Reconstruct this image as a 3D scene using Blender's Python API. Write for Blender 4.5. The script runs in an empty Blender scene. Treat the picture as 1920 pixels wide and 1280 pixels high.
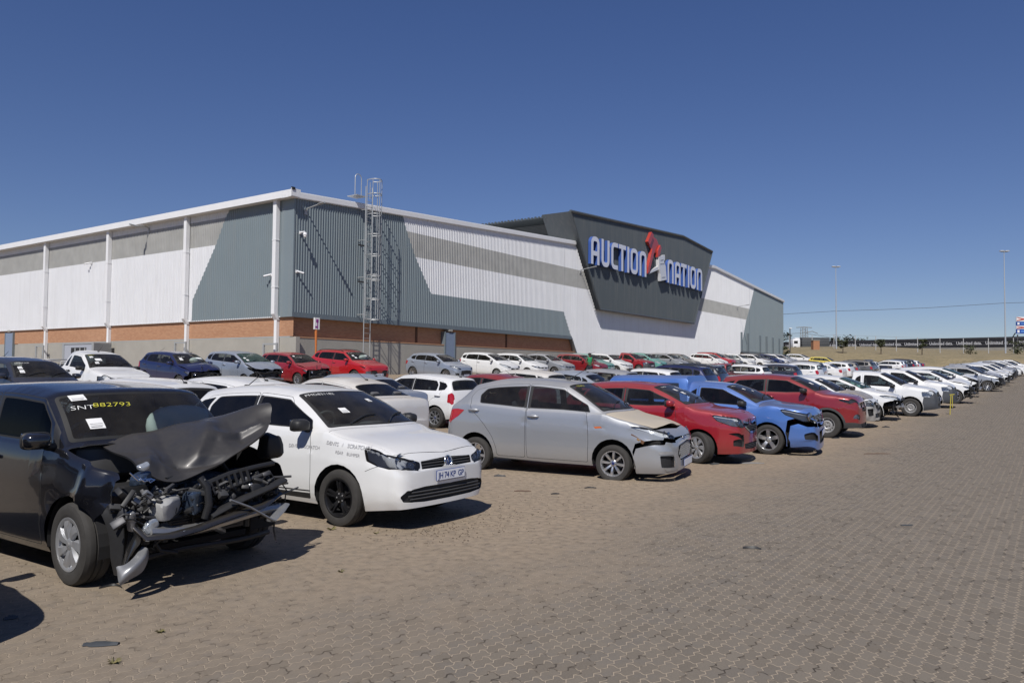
import bpy, bmesh, math, random
import numpy as np
from mathutils import Vector, Matrix, Quaternion
from mathutils.geometry import delaunay_2d_cdt

random.seed(7)
R = math.radians
scene = bpy.context.scene
COL = scene.collection

# ---------------------------------------------------------------- camera
F_PX, PITCH, ROLL, YAW, EYE = 1458.0, R(2.30), R(0.55), R(34.85), 1.66
cam_data = bpy.data.cameras.new('camera')
cam = bpy.data.objects.new('camera', cam_data)
COL.objects.link(cam)
cam_data.sensor_width = 36.0
cam_data.lens = 36.0 * F_PX / 1920.0
cam_data.clip_start = 0.05
cam_data.clip_end = 6000
_dn = Vector((0, math.sin(PITCH), -math.cos(PITCH)))
_rt = Vector((1, 0, 0))
_ix = _rt * math.cos(ROLL) - _dn * math.sin(ROLL)
_iy = _rt * math.sin(ROLL) + _dn * math.cos(ROLL)
_fw = Vector((0, math.cos(PITCH), math.sin(PITCH)))
cam.matrix_world = Matrix(((_ix.x, -_iy.x, -_fw.x, 0), (_ix.y, -_iy.y, -_fw.y, 0), (_ix.z, -_iy.z, -_fw.z, EYE), (0, 0, 0, 1)))
scene.camera = cam

# ---------------------------------------------------------------- sky and sun
SUN_EL, SUN_AZ = R(50), R(192)          # azimuth of the sun measured clockwise from +Y: behind the camera, a little to the left
world = bpy.data.worlds.new('World')
scene.world = world
world.use_nodes = True
wn = world.node_tree
bg = wn.nodes['Background']
sky = wn.nodes.new('ShaderNodeTexSky')
sky.sky_type = 'NISHITA'
sky.sun_disc = False
sky.sun_elevation = SUN_EL
sky.sun_rotation = SUN_AZ
sky.altitude = 1500
sky.air_density = 1.0
sky.dust_density = 0.3
sky.ozone_density = 5.0
_tint = wn.nodes.new('ShaderNodeMix'); _tint.data_type = 'RGBA'; _tint.blend_type = 'MULTIPLY'; _tint.inputs[0].default_value = 1.0
_co = wn.nodes.new('ShaderNodeTexCoord'); _sz = wn.nodes.new('ShaderNodeSeparateXYZ'); wn.links.new(_co.outputs['Generated'], _sz.inputs[0])
_rp = wn.nodes.new('ShaderNodeValToRGB'); wn.links.new(_sz.outputs[2], _rp.inputs[0])       # dusty, slightly violet air near the horizon
_rp.color_ramp.elements[0].position = 0.0; _rp.color_ramp.elements[0].color = (.95, .86, .88, 1)
_rp.color_ramp.elements[1].position = .42; _rp.color_ramp.elements[1].color = (.80, .84, 1.08, 1)
_e = _rp.color_ramp.elements.new(.12); _e.color = (.88, .82, .92, 1)
wn.links.new(_rp.outputs[0], _tint.inputs[7])
wn.links.new(sky.outputs[0], _tint.inputs[6]); wn.links.new(_tint.outputs[2], bg.inputs[0])
bg.inputs[1].default_value = 0.075
sun_d = bpy.data.lights.new('sun', 'SUN')
sun = bpy.data.objects.new('sun', sun_d)
COL.objects.link(sun)
sun_d.energy = 4.7
sun_d.angle = R(0.53)
sun_d.color = (1.0, 0.955, 0.89)
_ts = Vector((math.sin(SUN_AZ) * math.cos(SUN_EL), math.cos(SUN_AZ) * math.cos(SUN_EL), math.sin(SUN_EL)))
sun.rotation_euler = _ts.to_track_quat('Z', 'Y').to_euler()
scene.view_settings.view_transform = 'Standard'
scene.view_settings.look = 'None'
scene.view_settings.gamma = 1
scene.view_settings.exposure = 0.0

# ---------------------------------------------------------------- site frame
DV = np.array([math.sin(YAW), math.cos(YAW)])      # along the sign facade, away from the camera
NV = np.array([-math.cos(YAW), math.sin(YAW)])     # from the driveway towards the facade


def softp(x, w):
    return w * np.logaddexp(0.0, np.asarray(x, float) / w)


def gz(x, y):
    """height of the paved lot"""
    d = x * DV[0] + y * DV[1]
    n = x * NV[0] + y * NV[1]
    return 0.024 * softp(d - 18, 2.0) + 0.057 * np.minimum(softp(n - 14, 2.0), 18.5)


def px_dir(px, py):
    x, y = px - 960.0, py - 640.0
    v = _ix * x + _iy * y + _fw * F_PX
    return v / v.y


def px_ground(px, py):
    r = px_dir(px, py)
    ts = np.concatenate([np.linspace(2, 60, 1500), np.linspace(60, 300, 1500)])
    h = EYE + r.z * ts - gz(r.x * ts, r.y * ts)
    i = int(np.argmax(h < 0))
    t = ts[i - 1] + (ts[i] - ts[i - 1]) * h[i - 1] / (h[i - 1] - h[i])
    return np.array([r.x * t, t])


def px_at(px, depth):
    r = px_dir(px, 690)
    return np.array([r.x * depth, depth])


def px3(px, py, depth):
    r = px_dir(px, py)
    return Vector((r.x * depth, depth, EYE + r.z * depth))


# ---------------------------------------------------------------- object helpers
def tag(o, label=None, cat=None, group=None, kind=None):
    if label: o['label'] = label
    if cat: o['category'] = cat
    if group: o['group'] = group
    if kind: o['kind'] = kind
    return o


def link(name, data, parent=None):
    o = bpy.data.objects.new(name, data)
    COL.objects.link(o)
    if parent is not None: o.parent = parent
    return o


def smooth_by_angle(me, ang=35):
    """mark edges sharper than ang as sharp and shade the rest smooth"""
    bm = bmesh.new(); bm.from_mesh(me)
    c = R(ang)
    for f in bm.faces: f.smooth = True
    for e in bm.edges:
        if len(e.link_faces) == 2:
            e.smooth = e.calc_face_angle(0) < c
    bm.to_mesh(me); bm.free()


class MB:
    """collects shapes with material slots, builds ONE mesh"""
    def __init__(self):
        self.v = []; self.f = []; self.m = []; self.mats = []

    def slot(self, mat):
        if mat not in self.mats: self.mats.append(mat)
        return self.mats.index(mat)

    def add(self, verts, faces, mat, M=None):
        o = len(self.v); s = self.slot(mat)
        for p in verts:
            self.v.append(tuple(M @ Vector(p)) if M is not None else tuple(p))
        for f in faces:
            self.f.append(tuple(o + i for i in f)); self.m.append(s)

    def box(self, c, size, mat, M=None, bevel=0.0, taper=1.0):
        x, y, z = (k / 2 for k in size)
        if bevel <= 0:
            vs = [(-x, -y, -z), (x, -y, -z), (x, y, -z), (-x, y, -z), (-x * taper, -y * taper, z), (x * taper, -y * taper, z), (x * taper, y * taper, z), (-x * taper, y * taper, z)]
            fs = [(3, 2, 1, 0), (4, 5, 6, 7), (0, 1, 5, 4), (1, 2, 6, 5), (2, 3, 7, 6), (3, 0, 4, 7)]
        else:
            bm = bmesh.new()
            bmesh.ops.create_cube(bm, size=1)
            for v in bm.verts:
                t = taper if v.co.z > 0 else 1
                v.co = Vector((v.co.x * 2 * x * t, v.co.y * 2 * y * t, v.co.z * 2 * z))
            bmesh.ops.bevel(bm, geom=list(bm.edges), offset=min(bevel, x * .9, y * .9, z * .9), segments=2, profile=.5, affect='EDGES')
            bm.verts.index_update()
            vs = [tuple(v.co) for v in bm.verts]; fs = [tuple(v.index for v in f.verts) for f in bm.faces]
            bm.free()
        T = Matrix.Translation(Vector(c))
        self.add(vs, fs, mat, (M @ T) if M is not None else T)

    def tube(self, pts, r, mat, n=8, M=None, cap=True, r2=None, closed=False):
        pts = [Vector(p) for p in pts]
        k = len(pts); vs = []; fs = []
        up = Vector((0, 0, 1)); prev = None
        for i, p in enumerate(pts):
            if closed: t = pts[(i + 1) % k] - pts[i - 1]
            else: t = (pts[min(i + 1, k - 1)] - pts[max(i - 1, 0)])
            t = t.normalized() if t.length > 1e-9 else Vector((0, 0, 1))
            if prev is None:
                a = t.cross(up)
                if a.length < 1e-3: a = t.cross(Vector((1, 0, 0)))
            else:
                a = prev - t * prev.dot(t)
                if a.length < 1e-6: a = t.cross(up)
            a.normalize(); prev = a; b = t.cross(a)
            rr = r[i] if isinstance(r, (list, tuple)) else r
            for j in range(n):
                g = 2 * math.pi * j / n
                vs.append(p + a * (math.cos(g) * rr) + b * (math.sin(g) * (rr if r2 is None else r2)))
        m = k if closed else k - 1
        for i in range(m):
            for j in range(n):
                i2 = (i + 1) % k
                fs.append((i * n + j, i * n + (j + 1) % n, i2 * n + (j + 1) % n, i2 * n + j))
        if cap and not closed:
            fs.append(tuple(range(n - 1, -1, -1))); fs.append(tuple((k - 1) * n + j for j in range(n)))
        self.add(vs, fs, mat, M)

    def lathe(self, prof, mat, n=32, axis='y', M=None, close=False):
        """prof: list of (radius, height along the axis)"""
        vs = []; fs = []
        k = len(prof)
        for j in range(n):
            g = 2 * math.pi * j / n
            for (r, h) in prof:
                a, b = r * math.cos(g), r * math.sin(g)
                vs.append((a, h, b) if axis == 'y' else ((a, b, h) if axis == 'z' else (h, a, b)))
        for j in range(n):
            j2 = (j + 1) % n
            for i in range(k - 1 if not close else k):
                i2 = (i + 1) % k
                q = (j * k + i, j * k + i2, j2 * k + i2, j2 * k + i)
                fs.append(q if axis != 'y' else q[::-1])
        self.add(vs, fs, mat, M)

    def prism(self, poly, depth, mat, M=None, flip=False):
        """poly in the xz plane, extruded from y=0 to y=depth"""
        n = len(poly)
        vs = [(p[0], 0, p[1]) for p in poly] + [(p[0], depth, p[1]) for p in poly]
        fs = [tuple(range(n)), tuple(range(2 * n - 1, n - 1, -1))]
        for i in range(n):
            j = (i + 1) % n
            fs.append((i, i + n, j + n, j))
        self.add(vs, fs, mat, M)

    def mesh(self, name, smooth=None):
        me = bpy.data.meshes.new(name)
        me.from_pydata(self.v, [], self.f)
        for m in self.mats: me.materials.append(m)
        me.polygons.foreach_set('material_index', self.m)
        me.update()
        if smooth is not None: smooth_by_angle(me, smooth)
        return me

    def build(self, name, parent=None, smooth=None):
        return link(name, self.mesh(name, smooth), parent)


def empty(name, loc=(0, 0, 0)):
    o = bpy.data.objects.new(name, None)
    COL.objects.link(o); o.location = loc
    o.empty_display_size = .2
    return o


_font_cache = {}


def text_geo(s, size=1.0, extrude=0.0, spacing=1.0, shear=0.0, align='LEFT', offset=0.0):
    key = (s, size, extrude, spacing, shear, align, offset)
    if key in _font_cache: return _font_cache[key]
    c = bpy.data.curves.new('lettering', 'FONT')
    c.body = s; c.size = size; c.extrude = extrude; c.space_character = spacing; c.shear = shear; c.align_x = align
    c.offset = offset; c.resolution_u = 3
    o = bpy.data.objects.new('lettering', c); COL.objects.link(o)
    dg = bpy.context.evaluated_depsgraph_get()
    me = bpy.data.meshes.new_from_object(o.evaluated_get(dg))
    vs = [tuple(v.co) for v in me.vertices]; fs = [tuple(p.vertices) for p in me.polygons]
    bpy.data.objects.remove(o); bpy.data.curves.remove(c); bpy.data.meshes.remove(me)
    _font_cache[key] = (vs, fs)
    return vs, fs


# ---------------------------------------------------------------- materials
MATS = {}


def mat(name, color=(.5, .5, .5), rough=.5, metal=0.0, coat=0.0, spec=.5, noise=0.0, nscale=8.0, bump=0.0, bscale=60.0, emit=None):
    if name in MATS: return MATS[name]
    m = bpy.data.materials.new(name); m.use_nodes = True
    nt = m.node_tree; b = nt.nodes['Principled BSDF']
    b.inputs['Base Color'].default_value = (*color, 1)
    b.inputs['Roughness'].default_value = rough
    b.inputs['Metallic'].default_value = metal
    b.inputs['Coat Weight'].default_value = coat
    b.inputs['Coat Roughness'].default_value = .06
    b.inputs['Specular IOR Level'].default_value = spec
    if noise > 0:
        tc = nt.nodes.new('ShaderNodeTexCoord'); n = nt.nodes.new('ShaderNodeTexNoise')
        n.inputs['Scale'].default_value = nscale; n.inputs['Detail'].default_value = 6
        nt.links.new(tc.outputs['Object'], n.inputs['Vector'])
        mx = nt.nodes.new('ShaderNodeMix'); mx.data_type = 'RGBA'
        mx.inputs[6].default_value = (*[c * (1 - noise) for c in color], 1)
        mx.inputs[7].default_value = (*[min(1, c * (1 + noise)) for c in color], 1)
        nt.links.new(n.outputs['Fac'], mx.inputs[0]); nt.links.new(mx.outputs[2], b.inputs['Base Color'])
    if bump > 0:
        tc = nt.nodes.new('ShaderNodeTexCoord'); n = nt.nodes.new('ShaderNodeTexNoise')
        n.inputs['Scale'].default_value = bscale; n.inputs['Detail'].default_value = 4
        nt.links.new(tc.outputs['Object'], n.inputs['Vector'])
        bp = nt.nodes.new('ShaderNodeBump'); bp.inputs['Strength'].default_value = bump; bp.inputs['Distance'].default_value = .02
        nt.links.new(n.outputs['Fac'], bp.inputs['Height']); nt.links.new(bp.outputs[0], b.inputs['Normal'])
    MATS[name] = m
    return m


def mnode(nt, op, a, b=None, c=None):
    n = nt.nodes.new('ShaderNodeMath'); n.operation = op
    for i, v in enumerate((a, b, c)):
        if v is None: continue
        if isinstance(v, (int, float)): n.inputs[i].default_value = v
        else: nt.links.new(v, n.inputs[i])
    return n.outputs[0]


def cmix(nt, fac, a, b, mode='MIX'):
    n = nt.nodes.new('ShaderNodeMix'); n.data_type = 'RGBA'; n.blend_type = mode
    for i, v in ((0, fac), (6, a), (7, b)):
        if isinstance(v, (int, float)): n.inputs[i].default_value = v
        elif isinstance(v, tuple): n.inputs[i].default_value = (*v[:3], 1)
        else: nt.links.new(v, n.inputs[i])
    return n.outputs[2]


def paint(name, color, metal=0.0, rough=.38, dust=.35, dustcol=(.34, .29, .23), coat=.9, inner=True):
    """car paint under clear coat, dust lying on the upward faces, dark lining on the inside"""
    if name in MATS: return MATS[name]
    m = bpy.data.materials.new(name); m.use_nodes = True
    nt = m.node_tree; b = nt.nodes['Principled BSDF']
    tc = nt.nodes.new('ShaderNodeTexCoord'); geo = nt.nodes.new('ShaderNodeNewGeometry')
    n1 = nt.nodes.new('ShaderNodeTexNoise'); n1.inputs['Scale'].default_value = 1.7; n1.inputs['Detail'].default_value = 8
    n2 = nt.nodes.new('ShaderNodeTexNoise'); n2.inputs['Scale'].default_value = 26; n2.inputs['Detail'].default_value = 5
    nt.links.new(tc.outputs['Object'], n1.inputs['Vector']); nt.links.new(tc.outputs['Object'], n2.inputs['Vector'])
    sx = nt.nodes.new('ShaderNodeSeparateXYZ'); nt.links.new(geo.outputs['Normal'], sx.inputs[0])
    so = nt.nodes.new('ShaderNodeSeparateXYZ'); nt.links.new(tc.outputs['Object'], so.inputs[0])
    up = mnode(nt, 'POWER', mnode(nt, 'MAXIMUM', sx.outputs[2], 0.0), 1.5)
    low = mnode(nt, 'MULTIPLY', mnode(nt, 'SMOOTH_MIN', mnode(nt, 'MAXIMUM', mnode(nt, 'SUBTRACT', .62, so.outputs[2]), 0.0), .5, .1), 1.0)
    nn = mnode(nt, 'MULTIPLY', mnode(nt, 'ADD', n1.outputs['Fac'], mnode(nt, 'MULTIPLY', n2.outputs['Fac'], .5)), 1.1)
    df = mnode(nt, 'MINIMUM', mnode(nt, 'MULTIPLY', mnode(nt, 'MULTIPLY', mnode(nt, 'ADD', mnode(nt, 'ADD', up, .08), low), nn), dust), .85)
    dn = nt.nodes.new('ShaderNodeClamp'); nt.links.new(df, dn.inputs[0])
    nt.links.new(cmix(nt, dn.outputs[0], color, dustcol), b.inputs['Base Color'])
    b.inputs['Metallic'].default_value = metal
    nt.links.new(mnode(nt, 'MULTIPLY', mnode(nt, 'SUBTRACT', 1.0, dn.outputs[0]), metal), b.inputs['Metallic'])
    nt.links.new(mnode(nt, 'ADD', rough, mnode(nt, 'MULTIPLY', dn.outputs[0], .5)), b.inputs['Roughness'])
    nt.links.new(mnode(nt, 'MULTIPLY', mnode(nt, 'SUBTRACT', 1.0, dn.outputs[0]), coat), b.inputs['Coat Weight'])
    b.inputs['Coat Roughness'].default_value = .03; b.inputs['Coat IOR'].default_value = 1.65
    if inner:
        ms = nt.nodes.new('ShaderNodeMixShader'); d = nt.nodes.new('ShaderNodeBsdfDiffuse'); d.inputs[0].default_value = (.03, .03, .032, 1)
        nt.links.new(geo.outputs['Backfacing'], ms.inputs[0]); nt.links.new(b.outputs[0], ms.inputs[1]); nt.links.new(d.outputs[0], ms.inputs[2])
        nt.links.new(ms.outputs[0], nt.nodes['Material Output'].inputs[0])
    MATS[name] = m
    return m


def glass(name, tint=(.5, .55, .55), refl=1.0, dust=.05, dustcol=(.4, .36, .3)):
    if name in MATS: return MATS[name]
    m = bpy.data.materials.new(name); m.use_nodes = True
    nt = m.node_tree; nt.nodes.remove(nt.nodes['Principled BSDF'])
    t = nt.nodes.new('ShaderNodeBsdfTransparent'); t.inputs[0].default_value = (*tint, 1)
    g = nt.nodes.new('ShaderNodeBsdfGlossy'); g.inputs[1].default_value = .015
    fr = nt.nodes.new('ShaderNodeFresnel'); fr.inputs[0].default_value = 1.5
    ms = nt.nodes.new('ShaderNodeMixShader')
    nt.links.new(mnode(nt, 'MULTIPLY', fr.outputs[0], refl), ms.inputs[0]); nt.links.new(t.outputs[0], ms.inputs[1]); nt.links.new(g.outputs[0], ms.inputs[2])
    d = nt.nodes.new('ShaderNodeBsdfDiffuse'); d.inputs[0].default_value = (*dustcol, 1)
    tc = nt.nodes.new('ShaderNodeTexCoord'); n1 = nt.nodes.new('ShaderNodeTexNoise'); n1.inputs['Scale'].default_value = 5; n1.inputs['Detail'].default_value = 8
    nt.links.new(tc.outputs['Object'], n1.inputs['Vector'])
    ms2 = nt.nodes.new('ShaderNodeMixShader')
    nt.links.new(mnode(nt, 'MULTIPLY', n1.outputs['Fac'], dust * 2), ms2.inputs[0]); nt.links.new(ms.outputs[0], ms2.inputs[1]); nt.links.new(d.outputs[0], ms2.inputs[2])
    nt.links.new(ms2.outputs[0], nt.nodes['Material Output'].inputs[0])
    MATS[name] = m
    return m


M_BLACK = mat('black_plastic', (.018, .018, .019), .55, noise=.3, nscale=20)
M_TRIM = mat('grey_plastic_trim', (.05, .05, .052), .6, noise=.25, nscale=12)
M_RUBBER = mat('seal_rubber', (.012, .012, .012), .7)
M_TYRE = mat('tyre_rubber', (.035, .033, .031), .85, noise=.35, nscale=14)
M_ALLOY = mat('alloy_wheel', (.55, .56, .58), .32, .85, noise=.12)
M_STEEL = mat('steel_wheel', (.36, .36, .36), .5, .5, noise=.3)
M_DARKMETAL = mat('dark_metal', (.07, .07, .075), .5, .7, noise=.4, nscale=10)
M_CHROME = mat('chrome', (.7, .71, .73), .15, 1.0)
M_LAMPBACK = mat('lamp_reflector', (.70, .71, .72), .3, .2)
M_LAMPGREY = mat('lamp_grey', (.40, .41, .43), .35, .1)
M_LAMPDARK = mat('lamp_bezel', (.05, .05, .055), .3, .3)
M_SEAT = mat('seat_fabric', (.10, .10, .105), .9, noise=.3)
M_DASH = mat('dashboard_plastic', (.075, .075, .078), .7)
M_INNER = mat('dark_lining', (.012, .012, .013), .9)
M_RED = mat('red_lens', (.35, .008, .012), .12, coat=1.0, noise=.3, nscale=30)
M_AMBER = mat('amber_lens', (.55, .12, .01), .2, coat=.8)
M_WHITEP = mat('white_sticker', (.75, .75, .74), .6)
M_PLATE = mat('plate_white', (.72, .74, .78), .4)
M_PLATEBLUE = mat('plate_blue', (.02, .05, .22), .4)
M_RUST = mat('rusty_metal', (.12, .06, .03), .8, noise=.5, nscale=14)
M_ALU = mat('cast_aluminium', (.38, .38, .38), .45, .8, noise=.35, nscale=10)
M_AIRBAG = mat('airbag_fabric', (.80, .84, .82), .85)
G_SIDE = glass('side_glass', (.58, .63, .64), 1.0, .02)
G_DARK = glass('dark_side_glass', (.11, .125, .145), 1.0, .012)
G_SCREEN = glass('windscreen_glass', (.66, .72, .71), 1.0, .045)
G_GREEN = glass('green_glass', (.32, .62, .54), 1.0, .10, (.30, .48, .42))  # green glass; tint and dust colour deepened to carry a teal roof reflection
G_LAMP = glass('lamp_lens', (.86, .88, .9), 1.0, .02)
# ---------------------------------------------------------------- ground
D_END = 116.0                                            # the paving stops here, the grass bank starts


def dn_xy(d, n): return DV[0] * d + NV[0] * n, DV[1] * d + NV[1] * n


def bank_z(x, y):
    d = x * DV[0] + y * DV[1]
    t = np.clip((d - D_END) / 12, 0, 1)
    return gz(np.asarray(x), np.asarray(y)) * 1.0 + 1.9 * t * t * (3 - 2 * t) + 0.022 * np.clip(d - D_END - 9, 0, 55) - 0.024 * np.clip(d - 250, 0, 1e5)


def grid_mesh(name, ds, ns, zf, material):
    vs = []; fs = []
    for d in ds:
        for n in ns:
            x, y = dn_xy(d, n); vs.append((x, y, float(zf(x, y))))
    k = len(ns)
    for i in range(len(ds) - 1):
        for j in range(k - 1): fs.append((i * k + j, (i + 1) * k + j, (i + 1) * k + j + 1, i * k + j + 1)[::-1])
    me = bpy.data.meshes.new(name); me.from_pydata(vs, [], fs); me.materials.append(material)
    me.polygons.foreach_set('use_smooth', [True] * len(fs)); me.update()
    if me.polygons[0].normal.z < 0: me.flip_normals()
    return me


def paving_material():
    m = bpy.data.materials.new('block_paving'); m.use_nodes = True
    nt = m.node_tree; b = nt.nodes['Principled BSDF']; N = nt.nodes.new; lk = nt.links.new
    geo = N('ShaderNodeNewGeometry')
    def dot(v):
        a = N('ShaderNodeVectorMath'); a.operation = 'DOT_PRODUCT'; lk(geo.outputs['Position'], a.inputs[0]); a.inputs[1].default_value = (v[0], v[1], 0); return a.outputs['Value']
    d, n = dot(DV), dot(NV)
    tri = lambda v, per, amp: mnode(nt, 'MULTIPLY', mnode(nt, 'SUBTRACT', mnode(nt, 'PINGPONG', mnode(nt, 'DIVIDE', v, per / 2), 1.0), .5), 2 * amp)
    # zigzag block: both edges of every block are cranked
    n2 = mnode(nt, 'ADD', n, tri(d, .0805, .0115))
    d2 = mnode(nt, 'ADD', d, mnode(nt, 'MULTIPLY', mnode(nt, 'SINE', mnode(nt, 'MULTIPLY', n, 2 * math.pi / .081)), .010))
    cv = N('ShaderNodeCombineXYZ'); lk(d2, cv.inputs[0]); lk(n2, cv.inputs[1])
    br = N('ShaderNodeTexBrick'); lk(cv.outputs[0], br.inputs['Vector'])
    br.offset = .5; br.inputs['Scale'].default_value = 1.0; br.inputs['Brick Width'].default_value = .161; br.inputs['Row Height'].default_value = .081
    br.inputs['Mortar Size'].default_value = .0055; br.inputs['Mortar Smooth'].default_value = .35; br.inputs['Bias'].default_value = 0
    br.inputs['Color1'].default_value = (0, 0, 0, 1); br.inputs['Color2'].default_value = (1, 1, 1, 1); br.inputs['Mortar'].default_value = (.5, .5, .5, 1)
    def noise(scale, detail=6, dist=0.0, rough=.5):
        t = N('ShaderNodeTexNoise'); lk(geo.outputs['Position'], t.inputs['Vector']); t.inputs['Scale'].default_value = scale; t.inputs['Detail'].default_value = detail; t.inputs['Distortion'].default_value = dist; t.inputs['Roughness'].default_value = rough
        return t.outputs['Fac']
    def ramp(v, lo, hi):
        r = N('ShaderNodeMapRange'); r.interpolation_type = 'SMOOTHSTEP'; lk(v, r.inputs[0]); r.inputs[1].default_value = lo; r.inputs[2].default_value = hi; return r.outputs[0]
    big, mid, fine, grit = noise(.22, 6), noise(1.3, 8, .4), noise(11, 8), noise(90, 4)
    base = cmix(nt, br.outputs['Color'], (.148, .126, .100), (.184, .158, .126))
    base = cmix(nt, mnode(nt, 'MULTIPLY', ramp(noise(4.2, 4), .50, .62), .5), base, (.150, .136, .120))
    base = cmix(nt, mnode(nt, 'MULTIPLY', ramp(fine, .45, .8), .3), base, (.110, .096, .085))
    nw = mnode(nt, 'ADD', n, mnode(nt, 'MULTIPLY', mnode(nt, 'SUBTRACT', big, .5), 3.5))
    lane = mnode(nt, 'SUBTRACT', 1.0, ramp(nw, -.5, 3.8))
    lanec = cmix(nt, br.outputs['Color'], (.138, .119, .096), (.164, .143, .117))
    base = cmix(nt, mnode(nt, 'MULTIPLY', lane, .7), base, lanec)
    # wind blown sand between and in front of the parked cars
    nd = mnode(nt, 'ADD', n, mnode(nt, 'MULTIPLY', mnode(nt, 'SUBTRACT', mid, .5), 2.2))
    nd = mnode(nt, 'ADD', nd, mnode(nt, 'MULTIPLY', mnode(nt, 'SUBTRACT', big, .5), 2.4))
    dsel = ramp(d, 1.0, 8.0)
    sand = mnode(nt, 'MULTIPLY', mnode(nt, 'MULTIPLY', ramp(nd, 2.2, 4.9), mnode(nt, 'ADD', .42, mnode(nt, 'MULTIPLY', dsel, .58))), mnode(nt, 'ADD', .6, mnode(nt, 'MULTIPLY', ramp(fine, .25, .6), .40)))
    # joints: mostly filled with pale sand, in places open and dark
    jfill = ramp(mnode(nt, 'ADD', noise(5.5, 3), mnode(nt, 'MULTIPLY', mnode(nt, 'SUBTRACT', fine, .5), .3)), .34, .46)
    jcol = cmix(nt, jfill, (.055, .045, .036), (.34, .28, .212))
    jf = mnode(nt, 'MULTIPLY', br.outputs['Fac'], mnode(nt, 'SUBTRACT', 1.0, mnode(nt, 'MULTIPLY', sand, .55)))
    base = cmix(nt, jf, base, jcol)
    sandc = cmix(nt, ramp(fine, .3, .75), (.265, .204, .142), (.355, .278, .197))
    base = cmix(nt, mnode(nt, 'MULTIPLY', sand, .80), base, sandc)
    # oil and soil spots
    st = noise(2.1, 3, .8); st2 = noise(.75, 5, .3)
    spot = mnode(nt, 'MULTIPLY', ramp(st, .68, .76), ramp(st2, .50, .66))
    base = cmix(nt, mnode(nt, 'MULTIPLY', spot, .35), base, (.060, .048, .040))
    lit = mnode(nt, 'MULTIPLY', ramp(noise(38, 3), .72, .76), ramp(noise(1.1, 4), .52, .66))
    base = cmix(nt, mnode(nt, 'MULTIPLY', lit, mnode(nt, 'MULTIPLY', ramp(n, 1.5, 4.0), .7)), base, (.055, .042, .03))
    base = cmix(nt, mnode(nt, 'MULTIPLY', ramp(grit, .35, .75), .16), base, (.32, .27, .22))
    lk(base, b.inputs['Base Color'])
    b.inputs['Roughness'].default_value = .93; b.inputs['Specular IOR Level'].default_value = .25
    bp = N('ShaderNodeBump'); bp.inputs['Strength'].default_value = .8; bp.inputs['Distance'].default_value = .012
    h = mnode(nt, 'ADD', mnode(nt, 'MULTIPLY', mnode(nt, 'SUBTRACT', 1.0, jf), .9), mnode(nt, 'ADD', mnode(nt, 'MULTIPLY', fine, .22), mnode(nt, 'MULTIPLY', grit, .25)))
    lk(h, bp.inputs['Height']); lk(bp.outputs[0], b.inputs['Normal'])
    return m


def grass_material():
    m = bpy.data.materials.new('dry_grass'); m.use_nodes = True
    nt = m.node_tree; b = nt.nodes['Principled BSDF']; N = nt.nodes.new; lk = nt.links.new
    geo = N('ShaderNodeNewGeometry')
    mp = N('ShaderNodeMapping'); lk(geo.outputs['Position'], mp.inputs[0]); mp.inputs['Scale'].default_value = (1, 1, 3)
    t = N('ShaderNodeTexNoise'); t.inputs['Scale'].default_value = .35; t.inputs['Detail'].default_value = 10; t.inputs['Roughness'].default_value = .7; lk(mp.outputs[0], t.inputs[0])
    t2 = N('ShaderNodeTexNoise'); t2.inputs['Scale'].default_value = 2.2; t2.inputs['Detail'].default_value = 8; lk(mp.outputs[0], t2.inputs[0])
    r = N('ShaderNodeMapRange'); lk(t.outputs['Fac'], r.inputs[0]); r.inputs[1].default_value = .35; r.inputs[2].default_value = .7
    c = cmix(nt, r.outputs[0], (.27, .215, .125), (.175, .145, .085))
    r2 = N('ShaderNodeMapRange'); lk(t2.outputs['Fac'], r2.inputs[0]); r2.inputs[1].default_value = .5; r2.inputs[2].default_value = .75
    c = cmix(nt, mnode(nt, 'MULTIPLY', r2.outputs[0], .5), c, (.09, .085, .035))
    lk(c, b.inputs['Base Color']); b.inputs['Roughness'].default_value = 1
    bp = N('ShaderNodeBump'); bp.inputs['Strength'].default_value = .8; bp.inputs['Distance'].default_value = .3
    lk(t2.outputs['Fac'], bp.inputs['Height']); lk(bp.outputs[0], b.inputs['Normal'])
    return m


M_PAVE = paving_material(); M_GRASS = grass_material()
ds = [-1500, -400, -120, -60] + list(np.arange(-40, 116.1, 2.0))
ns = [-1500, -400, -150, -80] + list(np.arange(-60, 60.1, 2.0)) + [80, 140, 400, 1500]
tag(link('paved_ground', grid_mesh('paved_ground', ds, ns, gz, M_PAVE)), kind='structure')
ds = list(np.arange(116, 200, 3.0)) + [200, 230, 280, 400, 800, 2000, 4500]
ns = [-3000, -800, -300, -150, -90] + list(np.arange(-60, 60.1, 5.0)) + [90, 150, 300, 800, 3000]
tag(link('grass_bank', grid_mesh('grass_bank', ds, ns, bank_z, M_GRASS)), kind='structure')
# ---------------------------------------------------------------- the auction hall
CORNER = np.array([-11.9152, 42.0])
Z_CB, Z_BB, Z_TB, Z_BT, Z_LD, Z_WB = 4.60, 3.50, 9.07, 10.62, 6.83, 3.42
T_FAR = 93.3
Z_EAVE = 11.05


def roof_z(t): return 11.33 + .0555 * t if t < 63.8 else 14.87 - .0595 * (t - 63.8)


def FR(t, z, off=0.0):      # on the sign facade, off = towards the camera side
    p = CORNER + DV * t - NV * off
    return (p[0], p[1], z)


def FL(t, z, off=0.0):      # on the long left facade, t grows away from the corner
    p = CORNER + NV * t - DV * off
    return (p[0], p[1], z)


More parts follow.
